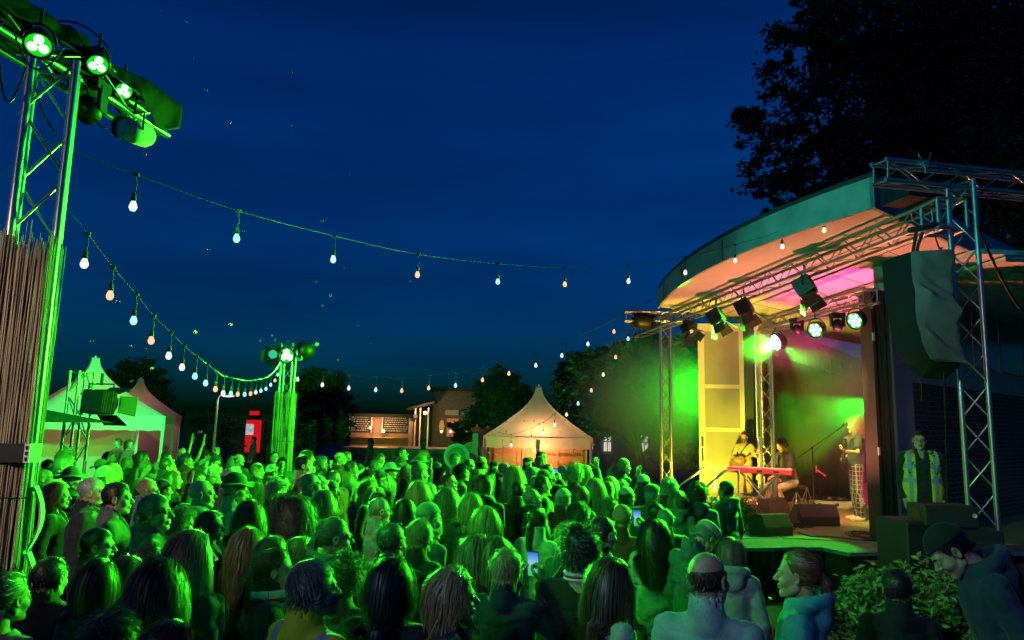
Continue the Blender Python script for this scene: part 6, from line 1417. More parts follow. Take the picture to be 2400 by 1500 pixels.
c = at(2010, 1480, 6.3); bush(V3(c.x, c.y, c.z - .35), .7, .85, 4200, .035, 23, 'leafy shrub below the stage behind the man in black, left part')
c = at(2185, 1470, 6.1); bush(V3(c.x, c.y, c.z - .35), .62, .9, 3600, .035, 24, 'leafy shrub below the stage beside the stooping man, right part')
c = at(1085, 1020, 34); bush(V3(c.x, c.y, 1.1), .8, 1.6, 2600, .07, 25, 'dark bush on the terrace before the tall building', M['leaf'])

# ================================================================== festoon light strings
BC = [((.5, 1, .9), 'white'), ((1, .85, .6), 'warm'), ((.35, 1, .95), 'cyan'), ((1, .5, .28), 'orange'), ((.9, 1, .95), 'white')]
BM = [emis('bulb ' + n_, c, 1.5) for c, n_ in BC]
M['bulb_glass'] = BM[0]
def bulb_proto():
    m = MB(); m.lathe([(.0, -.115), (.018, -.11), (.029, -.09), (.03, -.075), (.022, -.05), (.014, -.032), (.0135, -.02)], n=14); return m
def festoon(ptsB, label, sag_off, cols, bs=1.0, group='festoon lights'):
    """ptsB: bulb places; the cable runs sag_off above them. Cable with drops and sockets, glowing bulbs"""
    e = empty('light_string', ptsB[0]); tag(e, label, 'light string', group); o0 = Vector(ptsB[0])
    loc = [Vector(p) - o0 for p in ptsB]; up = [l + V3(0, 0, sag_off) for l in loc]
    m = MB(); m.path(catmull(up, 3), .0035 * (bs if bs < 1.2 else 1.6), 5); m.obj('cable', M['wire'], e)
    for i, l in enumerate(loc[1:-1]):
        m = MB(); m.path([l + V3(0, 0, sag_off), l + V3(.01, 0, sag_off * .5), l + V3(0, 0, .0)], .004, 4); m.lathe([(.006, .03), (.014, .02), (.018, -.03), (.0, -.03)], c=l, n=10); m.box(l + V3(0, 0, sag_off), (.04, .015, .02)); sk_ = m.obj('socket', M['rubber'], e)
        m = bulb_proto(); m.v = [(v[0] * bs + l.x, v[1] * bs + l.y, v[2] * bs + l.z) for v in m.v]; m.obj('bulb', BM[cols[i % len(cols)]], sk_)
    return e
def lerpd(L, d0, d1): return [at(x, y, d0 + (d1 - d0) * k / (len(L) - 1)) for k, (x, y) in enumerate(L)]
SA = [(60, 372), (314, 462), (556, 540), (782, 592), (979, 630), (1167, 648), (1324, 655), (1473, 648), (1606, 628), (1723, 600), (1833, 567), (1931, 528), (2016, 485), (2050, 440)]
dA_ = [4.4, 5.0, 5.8, 6.8, 7.9, 8.9, 9.6, 10.0, 10.2, 10.1, 9.9, 9.4, 8.9, 8.7]
festoon([at(x, y, d) for (x, y), d in zip(SA, dA_)], 'near light string sweeping from the left tower to the stage roof corner', .16, (4, 2, 0, 3, 2, 3, 1, 1, 1, 4, 1, 4), .88)
SB = [(120, 500), (200, 596), (260, 672), (315, 732), (356, 780), (397, 817), (428, 845), (458, 867), (483, 884), (506, 899), (524, 909), (542, 911), (558, 913), (574, 914), (588, 913), (600, 910), (612, 907), (624, 903), (635, 894), (645, 884), (652, 871), (660, 850)]
festoon([at(x, y, 4.6 + 10.9 * (k / 21) ** 1.25) for k, (x, y) in enumerate(SB)], 'light string dipping from the left tower down to the distant centre tower', .14, (4, 3, 2, 3, 4, 4, 2, 2, 3, 4, 2, 3, 2, 3, 1, 2, 2, 2, 3, 2, 4), .85)
SC = [(670, 855), (698, 880), (756, 893), (818, 901), (881, 905), (942, 907), (1005, 901), (1068, 895), (1131, 882), (1193, 867), (1256, 848), (1317, 825), (1378, 798), (1439, 769), (1493, 739), (1540, 715)]
festoon(lerpd(SC, 15.7, 17.4), 'far light string curving from the centre tower up to the far stage boom', .2, (0, 4, 4, 2, 3, 3, 2, 3, 3, 4, 4, 4, 3, 2), 1.15)
SD = [(1520, 755), (1472, 786), (1443, 829), (1414, 870), (1386, 907), (1355, 938), (1328, 964), (1300, 988), (1273, 1008), (1245, 1021), (1198, 1036), (1165, 1030)]
festoon(lerpd(SD, 17.2, 19.5), 'far light string dropping from the stage boom in front of the centre tent', .2, (2, 3, 1, 3, 2, 1, 4, 4, 3, 4), 1.15)
# the teal profile beam that crosses the square from the left tower
spot('lamp_light', at(300, 300, 4.9), (4.2, 8.6, 4.4), (.06, .85, .55), 1150, 38, .7, .06)
# fill lamp added behind the camera, with warm and blue spots aimed at things
fill_base = V3(-4.6, -2.6, 0); e = empty('street_lamp', fill_base); tag(e, 'tall added fill lamp on a pole behind the camera', 'street lamp'); m = MB(); m.tube((0, 0, 0), (0, 0, 5.6), .06, .04, n=10); m.obj('pole', M['concrete'], e); m = MB(); m.lathe([(0, .06), (.16, .05), (.2, 0)], c=(0, 0, 5.65), n=16); m.obj('hood', M['white_paint'], e); m = MB(); m.lathe([(.19, 0), (.12, -.04), (0, -.05)], c=(0, 0, 5.65), n=16); m.obj('diffuser', emis('fill lamp glow', (1, .8, .6), 3), e); point('lamp_light', fill_base + V3(0, 0, 5.45), (1, .72, .5), 120, .15); spot('lamp_light', fill_base + V3(.1, .2, 5.3), (-3.25, 4, 2.5), (1, .76, .56), 1500, 20, .9, .15); spot('lamp_light', fill_base + V3(.2, .1, 5.3), (5.0, 8.2, 2.2), (1, .85, .7), 700, 17, .8, .15); spot('lamp_light', fill_base + V3(.2, 0, 5.3), (1.5, 3.3, 1.4), (.42, .72, 1), 620, 30, .9, .15)
# stage smoke
def smoke_mat(dens, noise=True, aniso=.2):
    m = bpy.data.materials.new('stage smoke'); m.use_nodes = True; n = m.node_tree; n.nodes.clear(); o = n.nodes.new('ShaderNodeOutputMaterial'); v = n.nodes.new('ShaderNodeVolumePrincipled'); v.inputs['Color'].default_value = (.9, .9, .9, 1); v.inputs['Anisotropy'].default_value = aniso; v.inputs['Density'].default_value = dens
    if noise:
        t = n.nodes.new('ShaderNodeTexCoord'); z = n.nodes.new('ShaderNodeTexNoise'); z.inputs['Scale'].default_value = .55; z.inputs['Detail'].default_value = 3; r = n.nodes.new('ShaderNodeMapRange'); r.inputs[1].default_value = .38; r.inputs[2].default_value = .7; r.inputs[3].default_value = dens * .25; r.inputs[4].default_value = dens * 2.2
        n.links.new(t.outputs['Object'], z.inputs['Vector']); n.links.new(z.outputs[0], r.inputs[0]); n.links.new(r.outputs[0], v.inputs['Density'])
    n.links.new(v.outputs[0], o.inputs[1]); return m
m = MB(); a = V3(PB.x, PB.y, 0) - Ud * .6 - Nd * .2; b = a + Ud * 7.0; c = b + Nd * 7.5; d = a + Nd * 7.5
m.hexa([a + V3(0, 0, ZF + .03), d + V3(0, 0, ZF + .03), c + V3(0, 0, ZF + .03), b + V3(0, 0, ZF + .03), a + V3(0, 0, 4.7), d + V3(0, 0, 4.7), c + V3(0, 0, 4.7), b + V3(0, 0, 4.7)]); o = m.obj('smoke', smoke_mat(.013)); tag(o, kind='stuff')
q = at(1560, 945, 19.3); sm = smoke_mat(.2, False); n_ = sm.node_tree; t_ = n_.nodes.new('ShaderNodeTexCoord'); ln = n_.nodes.new('ShaderNodeVectorMath'); ln.operation = 'LENGTH'; mr_ = n_.nodes.new('ShaderNodeMapRange'); mr_.inputs[1].default_value = 1.0; mr_.inputs[2].default_value = .15; mr_.inputs[3].default_value = 0; mr_.inputs[4].default_value = .3; mr_.interpolation_type = 'SMOOTHSTEP'
n_.links.new(t_.outputs['Object'], ln.inputs[0]); n_.links.new(ln.outputs['Value'], mr_.inputs[0]); n_.links.new(mr_.outputs[0], [x for x in n_.nodes if x.type == 'PRINCIPLED_VOLUME'][0].inputs['Density'])
sm2 = smoke_mat(.75, True); n_ = sm2.node_tree; t_ = n_.nodes.new('ShaderNodeTexCoord'); ln = n_.nodes.new('ShaderNodeVectorMath'); ln.operation = 'LENGTH'; mr_ = n_.nodes.new('ShaderNodeMapRange'); mr_.inputs[1].default_value = 1.0; mr_.inputs[2].default_value = .1; mr_.inputs[3].default_value = 0; mr_.inputs[4].default_value = 1; mr_.interpolation_type = 'SMOOTHSTEP'; mm_ = n_.nodes.new('ShaderNodeMath'); mm_.operation = 'MULTIPLY'
pv = [x for x in n_.nodes if x.type == 'PRINCIPLED_VOLUME'][0]; old = pv.inputs['Density'].links[0].from_socket; n_.links.new(t_.outputs['Object'], ln.inputs[0]); n_.links.new(ln.outputs['Value'], mr_.inputs[0]); n_.links.new(mr_.outputs[0], mm_.inputs[0]); n_.links.new(old, mm_.inputs[1]); n_.links.new(mm_.outputs[0], pv.inputs['Density'])
[x for x in n_.nodes if x.type == 'TEX_NOISE'][0].inputs['Scale'].default_value = 2.2
m = MB(); m.lathe([(.001, -1)] + [(math.sin(math.pi * k / 14), -math.cos(math.pi * k / 14)) for k in range(1, 14)] + [(.001, 1)], n=24); o = m.obj('smoke', sm2); a = at(1850, 818, 14.4); o2 = link('smoke', o.data); o2.location = a; o2.scale = (1.15, .9, .6); tag(o2, kind='stuff'); a = at(1945, 990, 16.8); o.location = (a.x, a.y, 2.6); o.scale = (2.1, 2.1, 1.85); tag(o, kind='stuff')  # the smaller puff is added round the far green lamp to make its glow
m = MB(); m.lathe([(.001, -1)] + [(math.sin(math.pi * k / 14), -math.cos(math.pi * k / 14)) for k in range(1, 14)] + [(.001, 1)], n=24); o = m.obj('smoke', sm); o.location = q; o.scale = (3.0, 3.4, 2.3); tag(o, kind='stuff')
# ================================================================== the crowd
TCOL = dict(dark=(.03, .035, .05), black=(.012, .012, .014), grey=(.16, .17, .18), pale=(.45, .46, .44), white=(.65, .65, .62), blue=(.05, .1, .2), navy=(.02, .03, .07), red=(.3, .03, .03), olive=(.09, .1, .05), teal=(.1, .22, .22), beige=(.4, .34, .26), green=(.08, .16, .09))
TCOL['hivis'] = (.5, .62, .03); TCOL['tealp'] = (.35, .55, .5); TCOL['bluep'] = (.06, .3, .42)
CW = dict(dark='dark', black='black', grey='grey', pale='pale', white='white', blue='blue', navy='navy', red='red', olive='olive', teal='teal', beige='beige', green='green')
HW = dict(short='short', thin='thinning', balding='receding', messy='tousled', curly='curly', bob='bobbed', chin='chin length', long='long straight', wavy='long wavy', pony='tied back', bigcurl='big curly', crop='cropped')
HCW = dict(black='black', dark='dark', brown='brown', ginger='reddish', blonde='blond', fair='fair', grey='grey', white='white', salt='greying')
used_xy = []
META = []
def place(px, py, hp=None, h=1.72, yaw=None, bk='m', hair='short', hc='dark', topk='jacket', tcn='dark', hat=None, seed=1, label=None, jit=0, zb=0.0, **k):
    dz = ray(px, py).z
    if hp:
        s = (CAMH - zb) / (1.75 - 1700 * .245 * dz / hp); s = max(.9, min(1.09, s))
    else: s = h / 1.75
    zt = (1.75 + (.02 if hat or hair in ('curly', 'bigcurl', 'messy') else .008)) * s * (.93 if bk == 'm_stoop' else (.965 if bk == 'm_down' else 1)) + zb
    p = atz(px, py, zt)
    if yaw is None:
        tx, ty = 5.2, 13.5; yaw = -math.degrees(math.atan2(tx - p.x, ty - p.y)) + rnd.uniform(-14, 14)
    d = (p - CP).dot(_f)
    sk = rnd.choice(((.5, .3, .2), (.55, .34, .24), (.45, .26, .17), (.4, .22, .14)))
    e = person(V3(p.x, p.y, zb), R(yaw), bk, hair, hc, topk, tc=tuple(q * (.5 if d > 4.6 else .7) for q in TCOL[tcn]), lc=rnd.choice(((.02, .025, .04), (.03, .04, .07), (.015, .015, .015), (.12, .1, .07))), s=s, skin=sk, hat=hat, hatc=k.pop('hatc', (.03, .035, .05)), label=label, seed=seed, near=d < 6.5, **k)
    used_xy.append((p.x, p.y)); META.append((e, px, py, d, hair, hc, topk, tcn, hat, label))
    return e
# --- the people who can be picked out one by one (head top column, row, head height)
E = [
 dict(px=28, py=1340, hp=112, yaw=-20, bk='f', hair='pony', hc='fair', topk='sweater', tcn='beige', label='woman with fair tied up hair and beige top at the left frame edge'),
 dict(px=44, py=1262, hp=84, yaw=-30, bk='m', hair='short', hc='brown', topk='jacket', tcn='black', label='short haired person in black against the foot of the reed screen'),
 dict(px=125, py=1302, hp=92, yaw=-10, bk='M', hair='short', hc='black', topk='jacket', tcn='black', label='bulky man in black, a dark shape before the reed screen'),
 dict(px=236, py=1236, hp=80, yaw=-75, bk='m', hair='short', hc='dark', topk='jacket', tcn='dark', glasses=True, label='dark haired man with glasses in profile, above the camera holding hand'),
 dict(px=372, py=1156, hp=82, yaw=-62, bk='m_r', hair='short', hc='salt', topk='jacket', tcn='grey', glasses=True, label='man in a grey jacket and glasses filming with a small camera screen'),
 dict(px=280, py=1128, hp=72, yaw=-72, bk='m', hair='short', hc='dark', topk='jacket', tcn='grey', label='dark haired man in profile just left of the man filming'),
 dict(px=220, py=1117, hp=66, yaw=-70, bk='M', hair='thin', hc='white', topk='jacket', tcn='dark', label='stout bald man with thin white hair on the left of the crowd'),
 dict(px=350, py=1120, hp=54, yaw=-80, bk='m', hair=None, hc='grey', topk='shirt', tcn='pale', glasses=True, label='bald man with glasses in a pale shirt before the green tent'),
 dict(px=478, py=1122, hp=66, yaw=-50, bk='m_r', hair=None, hc='grey', topk='hoodie', tcn='teal', label='bald man in a teal hooded jacket below the left street lamp'),
 dict(px=556, py=1112, hp=58, yaw=-70, bk='m', hair='short', hc='grey', topk='jacket', tcn='pale', hat='brim', hatc=(.05, .05, .04), label='man in a wide brimmed hat and pale jacket'),
 dict(px=432, py=1190, hp=64, yaw=-75, bk='f', hair='curly', hc='blonde', topk='jacket', tcn='pale', label='woman with curly fair hair in profile right of the man filming'),
 dict(px=500, py=1197, hp=66, yaw=-65, bk='f_r', hair='bob', hc='dark', topk='jacket', tcn='navy', glasses=True, label='dark haired woman with glasses in profile, behind the long haired woman'),
 dict(px=455, py=1240, hp=112, yaw=-30, bk='f_r', hair='long', hc='fair', topk='jacket', tcn='navy', label='woman with long straight fair hair over a navy jacket, head bowed'),
 dict(px=385, py=1308, hp=118, yaw=-35, bk='f', hair='wavy', hc='dark', topk='jacket', tcn='pale', label='woman with a big mane of wavy dark hair seen from behind'),
 dict(px=236, py=1308, hp=100, yaw=-20, bk='f', hair='bob', hc='dark', topk='jacket', tcn='dark', label='woman with a smooth dark bob seen from behind at lower left'),
 dict(px=306, py=1302, hp=92, yaw=-45, bk='f', hair='long', hc='brown', topk='jacket', tcn='dark', label='woman with long brown hair between the dark bob and the wavy mane'),
 dict(px=270, py=1425, hp=124, yaw=-30, bk='m', hair='messy', hc='black', topk='jacket', tcn='dark', label='tousled black haired person at the very bottom left'),
 dict(px=405, py=1450, hp=130, yaw=-40, bk='f', hair='chin', hc='dark', topk='hoodie', tcn='green', label='person in a green hooded top at the bottom edge below the wavy mane'),
 dict(px=644, py=1256, hp=80, yaw=-45, bk='f', hair='chin', hc='fair', topk='hoodie', tcn='teal', label='fair haired woman in a teal hooded top behind the red scarf'),
 dict(px=652, py=1285, hp=94, yaw=-78, bk='f', hair='pony', hc='brown', topk='parka', tcn='dark', label='woman with tied brown hair and a red and white scarf, in profile', scarf=True),
 dict(px=740, py=1308, hp=128, yaw=-38, bk='m_r', hair='crop', hc='salt', topk='jacket', tcn='hivis', glasses=True, beard=True, label='grey bearded man with glasses in a yellow reflective jacket with blue stripe'),
 dict(px=812, py=1298, hp=92, yaw=-30, bk='f', hair='curly', hc='brown', topk='jacket', tcn='olive', label='curly haired woman right behind the man in the yellow reflective jacket'),
 dict(px=920, py=1306, hp=122, yaw=-20, bk='f', hair='bob', hc='black', topk='parka', tcn='black', label='woman in a black coat with dark wavy hair, centre bottom'),
 dict(px=921, py=1222, hp=88, yaw=-35, bk='M', hair='thin', hc='salt', topk='jacket', tcn='dark', label='broad man with thinning hair behind the woman in the black coat'),
 dict(px=988, py=1217, hp=76, yaw=-35, bk='f', hair='crop', hc='blonde', topk='jacket', tcn='dark', label='person with a short blond bowl cut in a dark jacket'),
 dict(px=1008, py=1175, hp=70, yaw=-50, bk='m', hair='short', hc='grey', topk='shirt', tcn='blue', hat='cap', hatc=(.12, .16, .2), label='man in a pale blue cap and blue shirt behind the bowl cut'),
 dict(px=790, py=1212, hp=86, yaw=-72, bk='f', hair='pony', hc='salt', topk='hoodie', tcn='teal', glasses=True, label='woman with glasses and a teal scarf in profile'),
 dict(px=710, py=1258, hp=68, yaw=-75, bk='f', hair='chin', hc='blonde', topk='jacket', tcn='dark', label='woman with chin length blond hair in profile left of the teal scarf'),
 dict(px=590, py=1237, hp=74, yaw=-40, bk='f', hair='wavy', hc='fair', topk='jacket', tcn='dark', label='woman with long wavy fair hair above the teal hooded top'),
 dict(px=592, py=1172, hp=62, yaw=-35, bk='f', hair='wavy', hc='brown', topk='jacket', tcn='green', label='woman with long wavy brown hair seen from behind'),
 dict(px=690, py=1163, hp=66, yaw=-30, bk='f', hair='bigcurl', hc='dark', topk='parka', tcn='black', label='woman in a black coat with a cloud of curly hair'),
 dict(px=765, py=1147, hp=54, yaw=-35, bk='f', hair='long', hc='fair', topk='jacket', tcn='teal', label='woman with straight fair hair behind the glasses and teal scarf'),
 dict(px=738, py=1108, hp=56, yaw=-70, bk='m_up', hair='thin', hc='grey', topk='jacket', tcn='teal', glasses=True, label='bald man with glasses gazing upward in a teal jacket'),
 dict(px=893, py=1165, hp=58, yaw=-65, bk='m', hair='thin', hc='grey', topk='shirt', tcn='pale', glasses=True, label='man with glasses and a pale collar, centre of the crowd'),
 dict(px=953, py=1168, hp=54, yaw=-35, bk='f', hair='bob', hc='black', topk='jacket', tcn='black', label='woman with a sleek black bob left of the pale blue cap'),
 dict(px=986, py=1125, hp=52, yaw=-35, bk='f', hair='long', hc='blonde', topk='jacket', tcn='dark', label='woman with very long straight blond hair in the middle of the crowd'),
 dict(px=986, py=1083, hp=44, yaw=-60, bk='m', hair='short', hc='grey', topk='shirt', tcn='grey', hat='cap', hatc=(.12, .16, .1), label='tall man in a pale cap behind the long blond hair'),
 dict(px=1052, py=1143, hp=52, yaw=-45, bk='f', hair='wavy', hc='fair', topk='jacket', tcn='olive', label='woman with wavy fair hair between the cap and the smooth grey head'),
 dict(px=1137, py=1112, hp=52, yaw=-25, bk='m', hair='crop', hc='brown', topk='hoodie', tcn='dark', label='man with closely cropped round head seen from behind, below the tent'),
 dict(px=1106, py=1155, hp=58, yaw=-25, bk='f', hair='bob', hc='blonde', topk='parka', tcn='dark', label='woman with smooth blond bob and dark padded coat'),
 dict(px=1142, py=1185, hp=64, yaw=-30, bk='f', hair='long', hc='blonde', topk='parka', tcn='dark', label='woman with long blond hair just in front of the blond bob'),
 dict(px=1120, py=1252, hp=78, yaw=-35, bk='f', hair='wavy', hc='blonde', topk='jacket', tcn='green', label='woman with bright wavy blond hair, left one of a close pair'),
 dict(px=1168, py=1256, hp=78, yaw=-45, bk='f', hair='wavy', hc='fair', topk='jacket', tcn='green', seed=2, label='woman with bright wavy fair hair, right one of a close pair'),
 dict(px=1066, py=1330, hp=122, yaw=-100, bk='f_l', hair='chin', hc='blonde', topk='jacket', tcn='dark', label='woman with chin length blond hair turning her face toward us'),
 dict(px=1190, py=1285, hp=92, yaw=-25, bk='f_phone', hair='crop', hc='blonde', topk='jacket', tcn='navy', label='person with layered short blond hair holding up a bright phone'),
 dict(px=1262, py=1190, hp=62, yaw=-35, bk='f', hair='pony', hc='brown', topk='parka', tcn='white', label='woman with tied brown hair in a pale patterned coat'),
 dict(px=1358, py=1234, hp=94, yaw=-12, bk='m_phone', hair='curly', hc='black', topk='sweater', tcn='black', label='curly haired man in a black jumper with striped collar raising his phone', stripe=True),
 dict(px=1414, py=1207, hp=82, yaw=-55, bk='m', hair='thin', hc='brown', topk='jacket', tcn='dark', label='man with nearly shaved head in profile behind the striped collar'),
 dict(px=1460, py=1183, hp=56, yaw=-30, bk='f_phone', hair=None, hc='brown', topk='jacket', tcn='red', hat='beanie', hatc=(.4, .12, .12), label='person in a colourful knitted hat and red top filming with a phone'),
 dict(px=1440, py=1305, hp=108, yaw=-78, bk='f', hair='long', hc='brown', topk='jacket', tcn='pale', label='smiling woman in profile with long brown hair and sunglasses on her head', sunglasses=True),
 dict(px=1536, py=1218, hp=64, yaw=-25, bk='f', hair='wavy', hc='dark', topk='parka', tcn='white', label='woman in a shiny pale padded coat beside the flat cap'),
 dict(px=1628, py=1220, hp=76, yaw=-55, bk='m_down', hair='short', hc='grey', topk='shirt', tcn='teal', hat='flat', hatc=(.35, .3, .22), glasses=False, label='man in a beige flat cap and teal shirt looking down'),
 dict(px=1656, py=1288, hp=124, yaw=-22, bk='m_r', hair='balding', hc='brown', topk='jacket', tcn='tealp', label='nearly bald man in a pale teal zip collar jacket, front right'),
 dict(px=1712, py=1258, hp=62, yaw=-15, bk='f', hair='chin', hc='fair', topk='hoodie', tcn='white', label='fair haired woman in a pale hooded jacket below the stage edge'),
 dict(px=1866, py=1288, hp=106, yaw=62, bk='f', hair='pony', hc='ginger', topk='hoodie', tcn='bluep', label='woman with a reddish ponytail and blue hooded top facing left'),
 dict(px=2098, py=1330, hp=84, yaw=-14, bk='m', hair='short', hc='dark', topk='jacket', tcn='black', label='short haired man in black seen from behind before the shrubs'),
 dict(px=1634, py=1132, hp=46, yaw=-20, bk='m', hair='curly', hc='dark', topk='hoodie', tcn='blue', label='curly haired man in a blue jacket with a round badge on the back', badge=True),
 dict(px=1700, py=1125, hp=42, yaw=38, bk='m', hair='short', hc='black', topk='hoodie', tcn='grey', hat='cap', label='youth in a black cap and grey hoodie lettered LOS ANGELES', la=True),
 dict(px=1588, py=1150, hp=46, yaw=-20, bk='f', hair='bob', hc='fair', topk='hoodie', tcn='beige', label='woman with a fair bob and beige jacket below the handrails'),
 dict(px=1528, py=1133, hp=46, yaw=-15, bk='M', hair='short', hc='grey', topk='jacket', tcn='green', hat='flat', hatc=(.06, .07, .06), label='stout man in a dark cap and green jacket at the far truss tower'),
 dict(px=1463, py=1073, hp=34, yaw=-75, bk='m', hair='short', hc='grey', topk='jacket', tcn='olive', hat='cap', hatc=(.2, .2, .08), label='man in a yellowish cap with a lanyard standing apart by the trees', lanyard=True),
 dict(px=1425, py=1126, hp=42, yaw=-50, bk='m', hair='thin', hc='ginger', topk='vest', tcn='black', label='man with shaved reddish head and bare arms below the trees'),
 dict(px=1470, py=1140, hp=42, yaw=-70, bk='m', hair='messy', hc='dark', topk='jacket', tcn='dark', hat='cap', hatc=(.4, .42, .38), label='person in a white cap in front of the shaved reddish head'),
 dict(px=1398, py=1120, hp=44, yaw=-40, bk='f', hair='long', hc='blonde', topk='jacket', tcn='beige', label='woman with straight blond hair left of the shaved reddish head'),
 dict(px=1362, py=1138, hp=46, yaw=-40, bk='f', hair='chin', hc='ginger', topk='jacket', tcn='olive', label='woman with chin length reddish hair right of the tablet'),
 dict(px=1356, py=1178, hp=50, yaw=-40, bk='f', hair='curly', hc='dark', topk='jacket', tcn='green', label='woman with dark curls just above the raised phone of the curly man'),
 dict(px=1322, py=1143, hp=46, yaw=-40, bk='f_phone', hair='short', hc='grey', topk='jacket', tcn='red', hat='cap', hatc=(.3, .33, .3), label='person in a pale cap and red jacket holding up a black tablet', tablet=True),
 dict(px=1255, py=1145, hp=48, yaw=-70, bk='m_up', hair='thin', hc='grey', topk='jacket', tcn='black', label='grey man tilting his face up beside the tablet'),
 dict(px=1348, py=1088, hp=40, yaw=-35, bk='f_high', hair='curly', hc='blonde', topk='jacket', tcn='dark', label='person with fluffy fair hair raising one arm before the tent'),
 dict(px=1208, py=1093, hp=42, yaw=-40, bk='f', hair='wavy', hc='blonde', topk='jacket', tcn='green', label='woman with bushy blond hair below the left half of the tent'),
 dict(px=1284, py=1088, hp=38, yaw=-20, bk='m_phone', hair='short', hc='dark', topk='jacket', tcn='dark', label='man filming with a phone held high in front of the tent post'),
 dict(px=1130, py=1070, hp=34, yaw=-65, bk='m', hair='short', hc='dark', topk='jacket', tcn='dark', hat='cap', hatc=(.35, .3, .1), label='man in a yellow peaked cap in profile at the left tent post'),
 dict(px=440, py=1062, hp=30, yaw=-50, bk='f_wave', hair='bob', hc='dark', topk='tee', tcn='dark', label='woman throwing both bare arms up in the back row by the green tent'),
 dict(px=268, py=1086, hp=42, yaw=-20, bk='f', hair='bob', hc='blonde', topk='jacket', tcn='dark', label='woman with a blond bob in front of the glowing tent opening'),
 dict(px=150, py=1072, hp=40, yaw=-60, bk='m', hair='short', hc='grey', topk='jacket', tcn='black', label='man with short grey hair beside the reed screen, back row'),
 dict(px=140, py=1130, hp=58, yaw=-75, bk='f', hair='chin', hc='ginger', topk='jacket', tcn='black', label='woman with reddish hair in profile next to the reed screen'),
 dict(px=715, py=1066, hp=46, yaw=-80, bk='m', hair='short', hc='black', topk='tee', tcn='red', label='young man with black hair and dark red shirt in clear profile'),
 dict(px=1215, py=1128, hp=44, yaw=-10, bk='m_phone', hair='short', hc='black', topk='jacket', tcn='black', label='man holding a dark tablet overhead below the tent', tablet=True),
]
PHONES = []
def give_phone(e, kind='phone', on=True, lab='', portrait=True):
    s = e.scale.x; mw = Matrix.Translation(e.location) @ Matrix.Rotation(e.rotation_euler.z, 4, 'Z')
    p = mw @ V3(0, .41 * s, 1.6 * s); q = empty('tablet' if kind == 'tablet' else 'phone', p, e.rotation_euler.z); tag(q, lab, kind); q.rotation_euler.x = R(8)
    w, h = ((.25, .18) if kind == 'tablet' else ((.078, .16) if portrait else (.16, .078)))
    m = MB(); m.box((0, 0, 0), (w, .009, h)); o = m.obj('case', M['black_metal'], q); m = MB(); m.box((0, -.0056, 0), (w * .93, .0015, h * .93)); m.obj('screen', M['phone_on'] if on else M['glass_dark'], q); return q
def pscreen():
    m = bpy.data.materials.new('phone picture'); m.use_nodes = True; n = m.node_tree; n.nodes.clear(); o = n.nodes.new('ShaderNodeOutputMaterial'); em = n.nodes.new('ShaderNodeEmission'); t = n.nodes.new('ShaderNodeTexCoord'); sp = n.nodes.new('ShaderNodeSeparateXYZ'); n.links.new(t.outputs['Generated'], sp.inputs[0]); r = n.nodes.new('ShaderNodeValToRGB'); cr = r.color_ramp
    cr.elements[0].color = (.02, .5, .1, 1); cr.elements[1].color = (.02, .12, .6, 1); a = cr.elements.new(.35); a.color = (.1, .5, .3, 1); b = cr.elements.new(.5); b.color = (.25, .6, .8, 1); n.links.new(sp.outputs[2], r.inputs[0]); n.links.new(r.outputs[0], em.inputs[0]); em.inputs[1].default_value = 1.1; n.links.new(em.outputs[0], o.inputs[0]); return m
M['phone_on'] = pscreen()
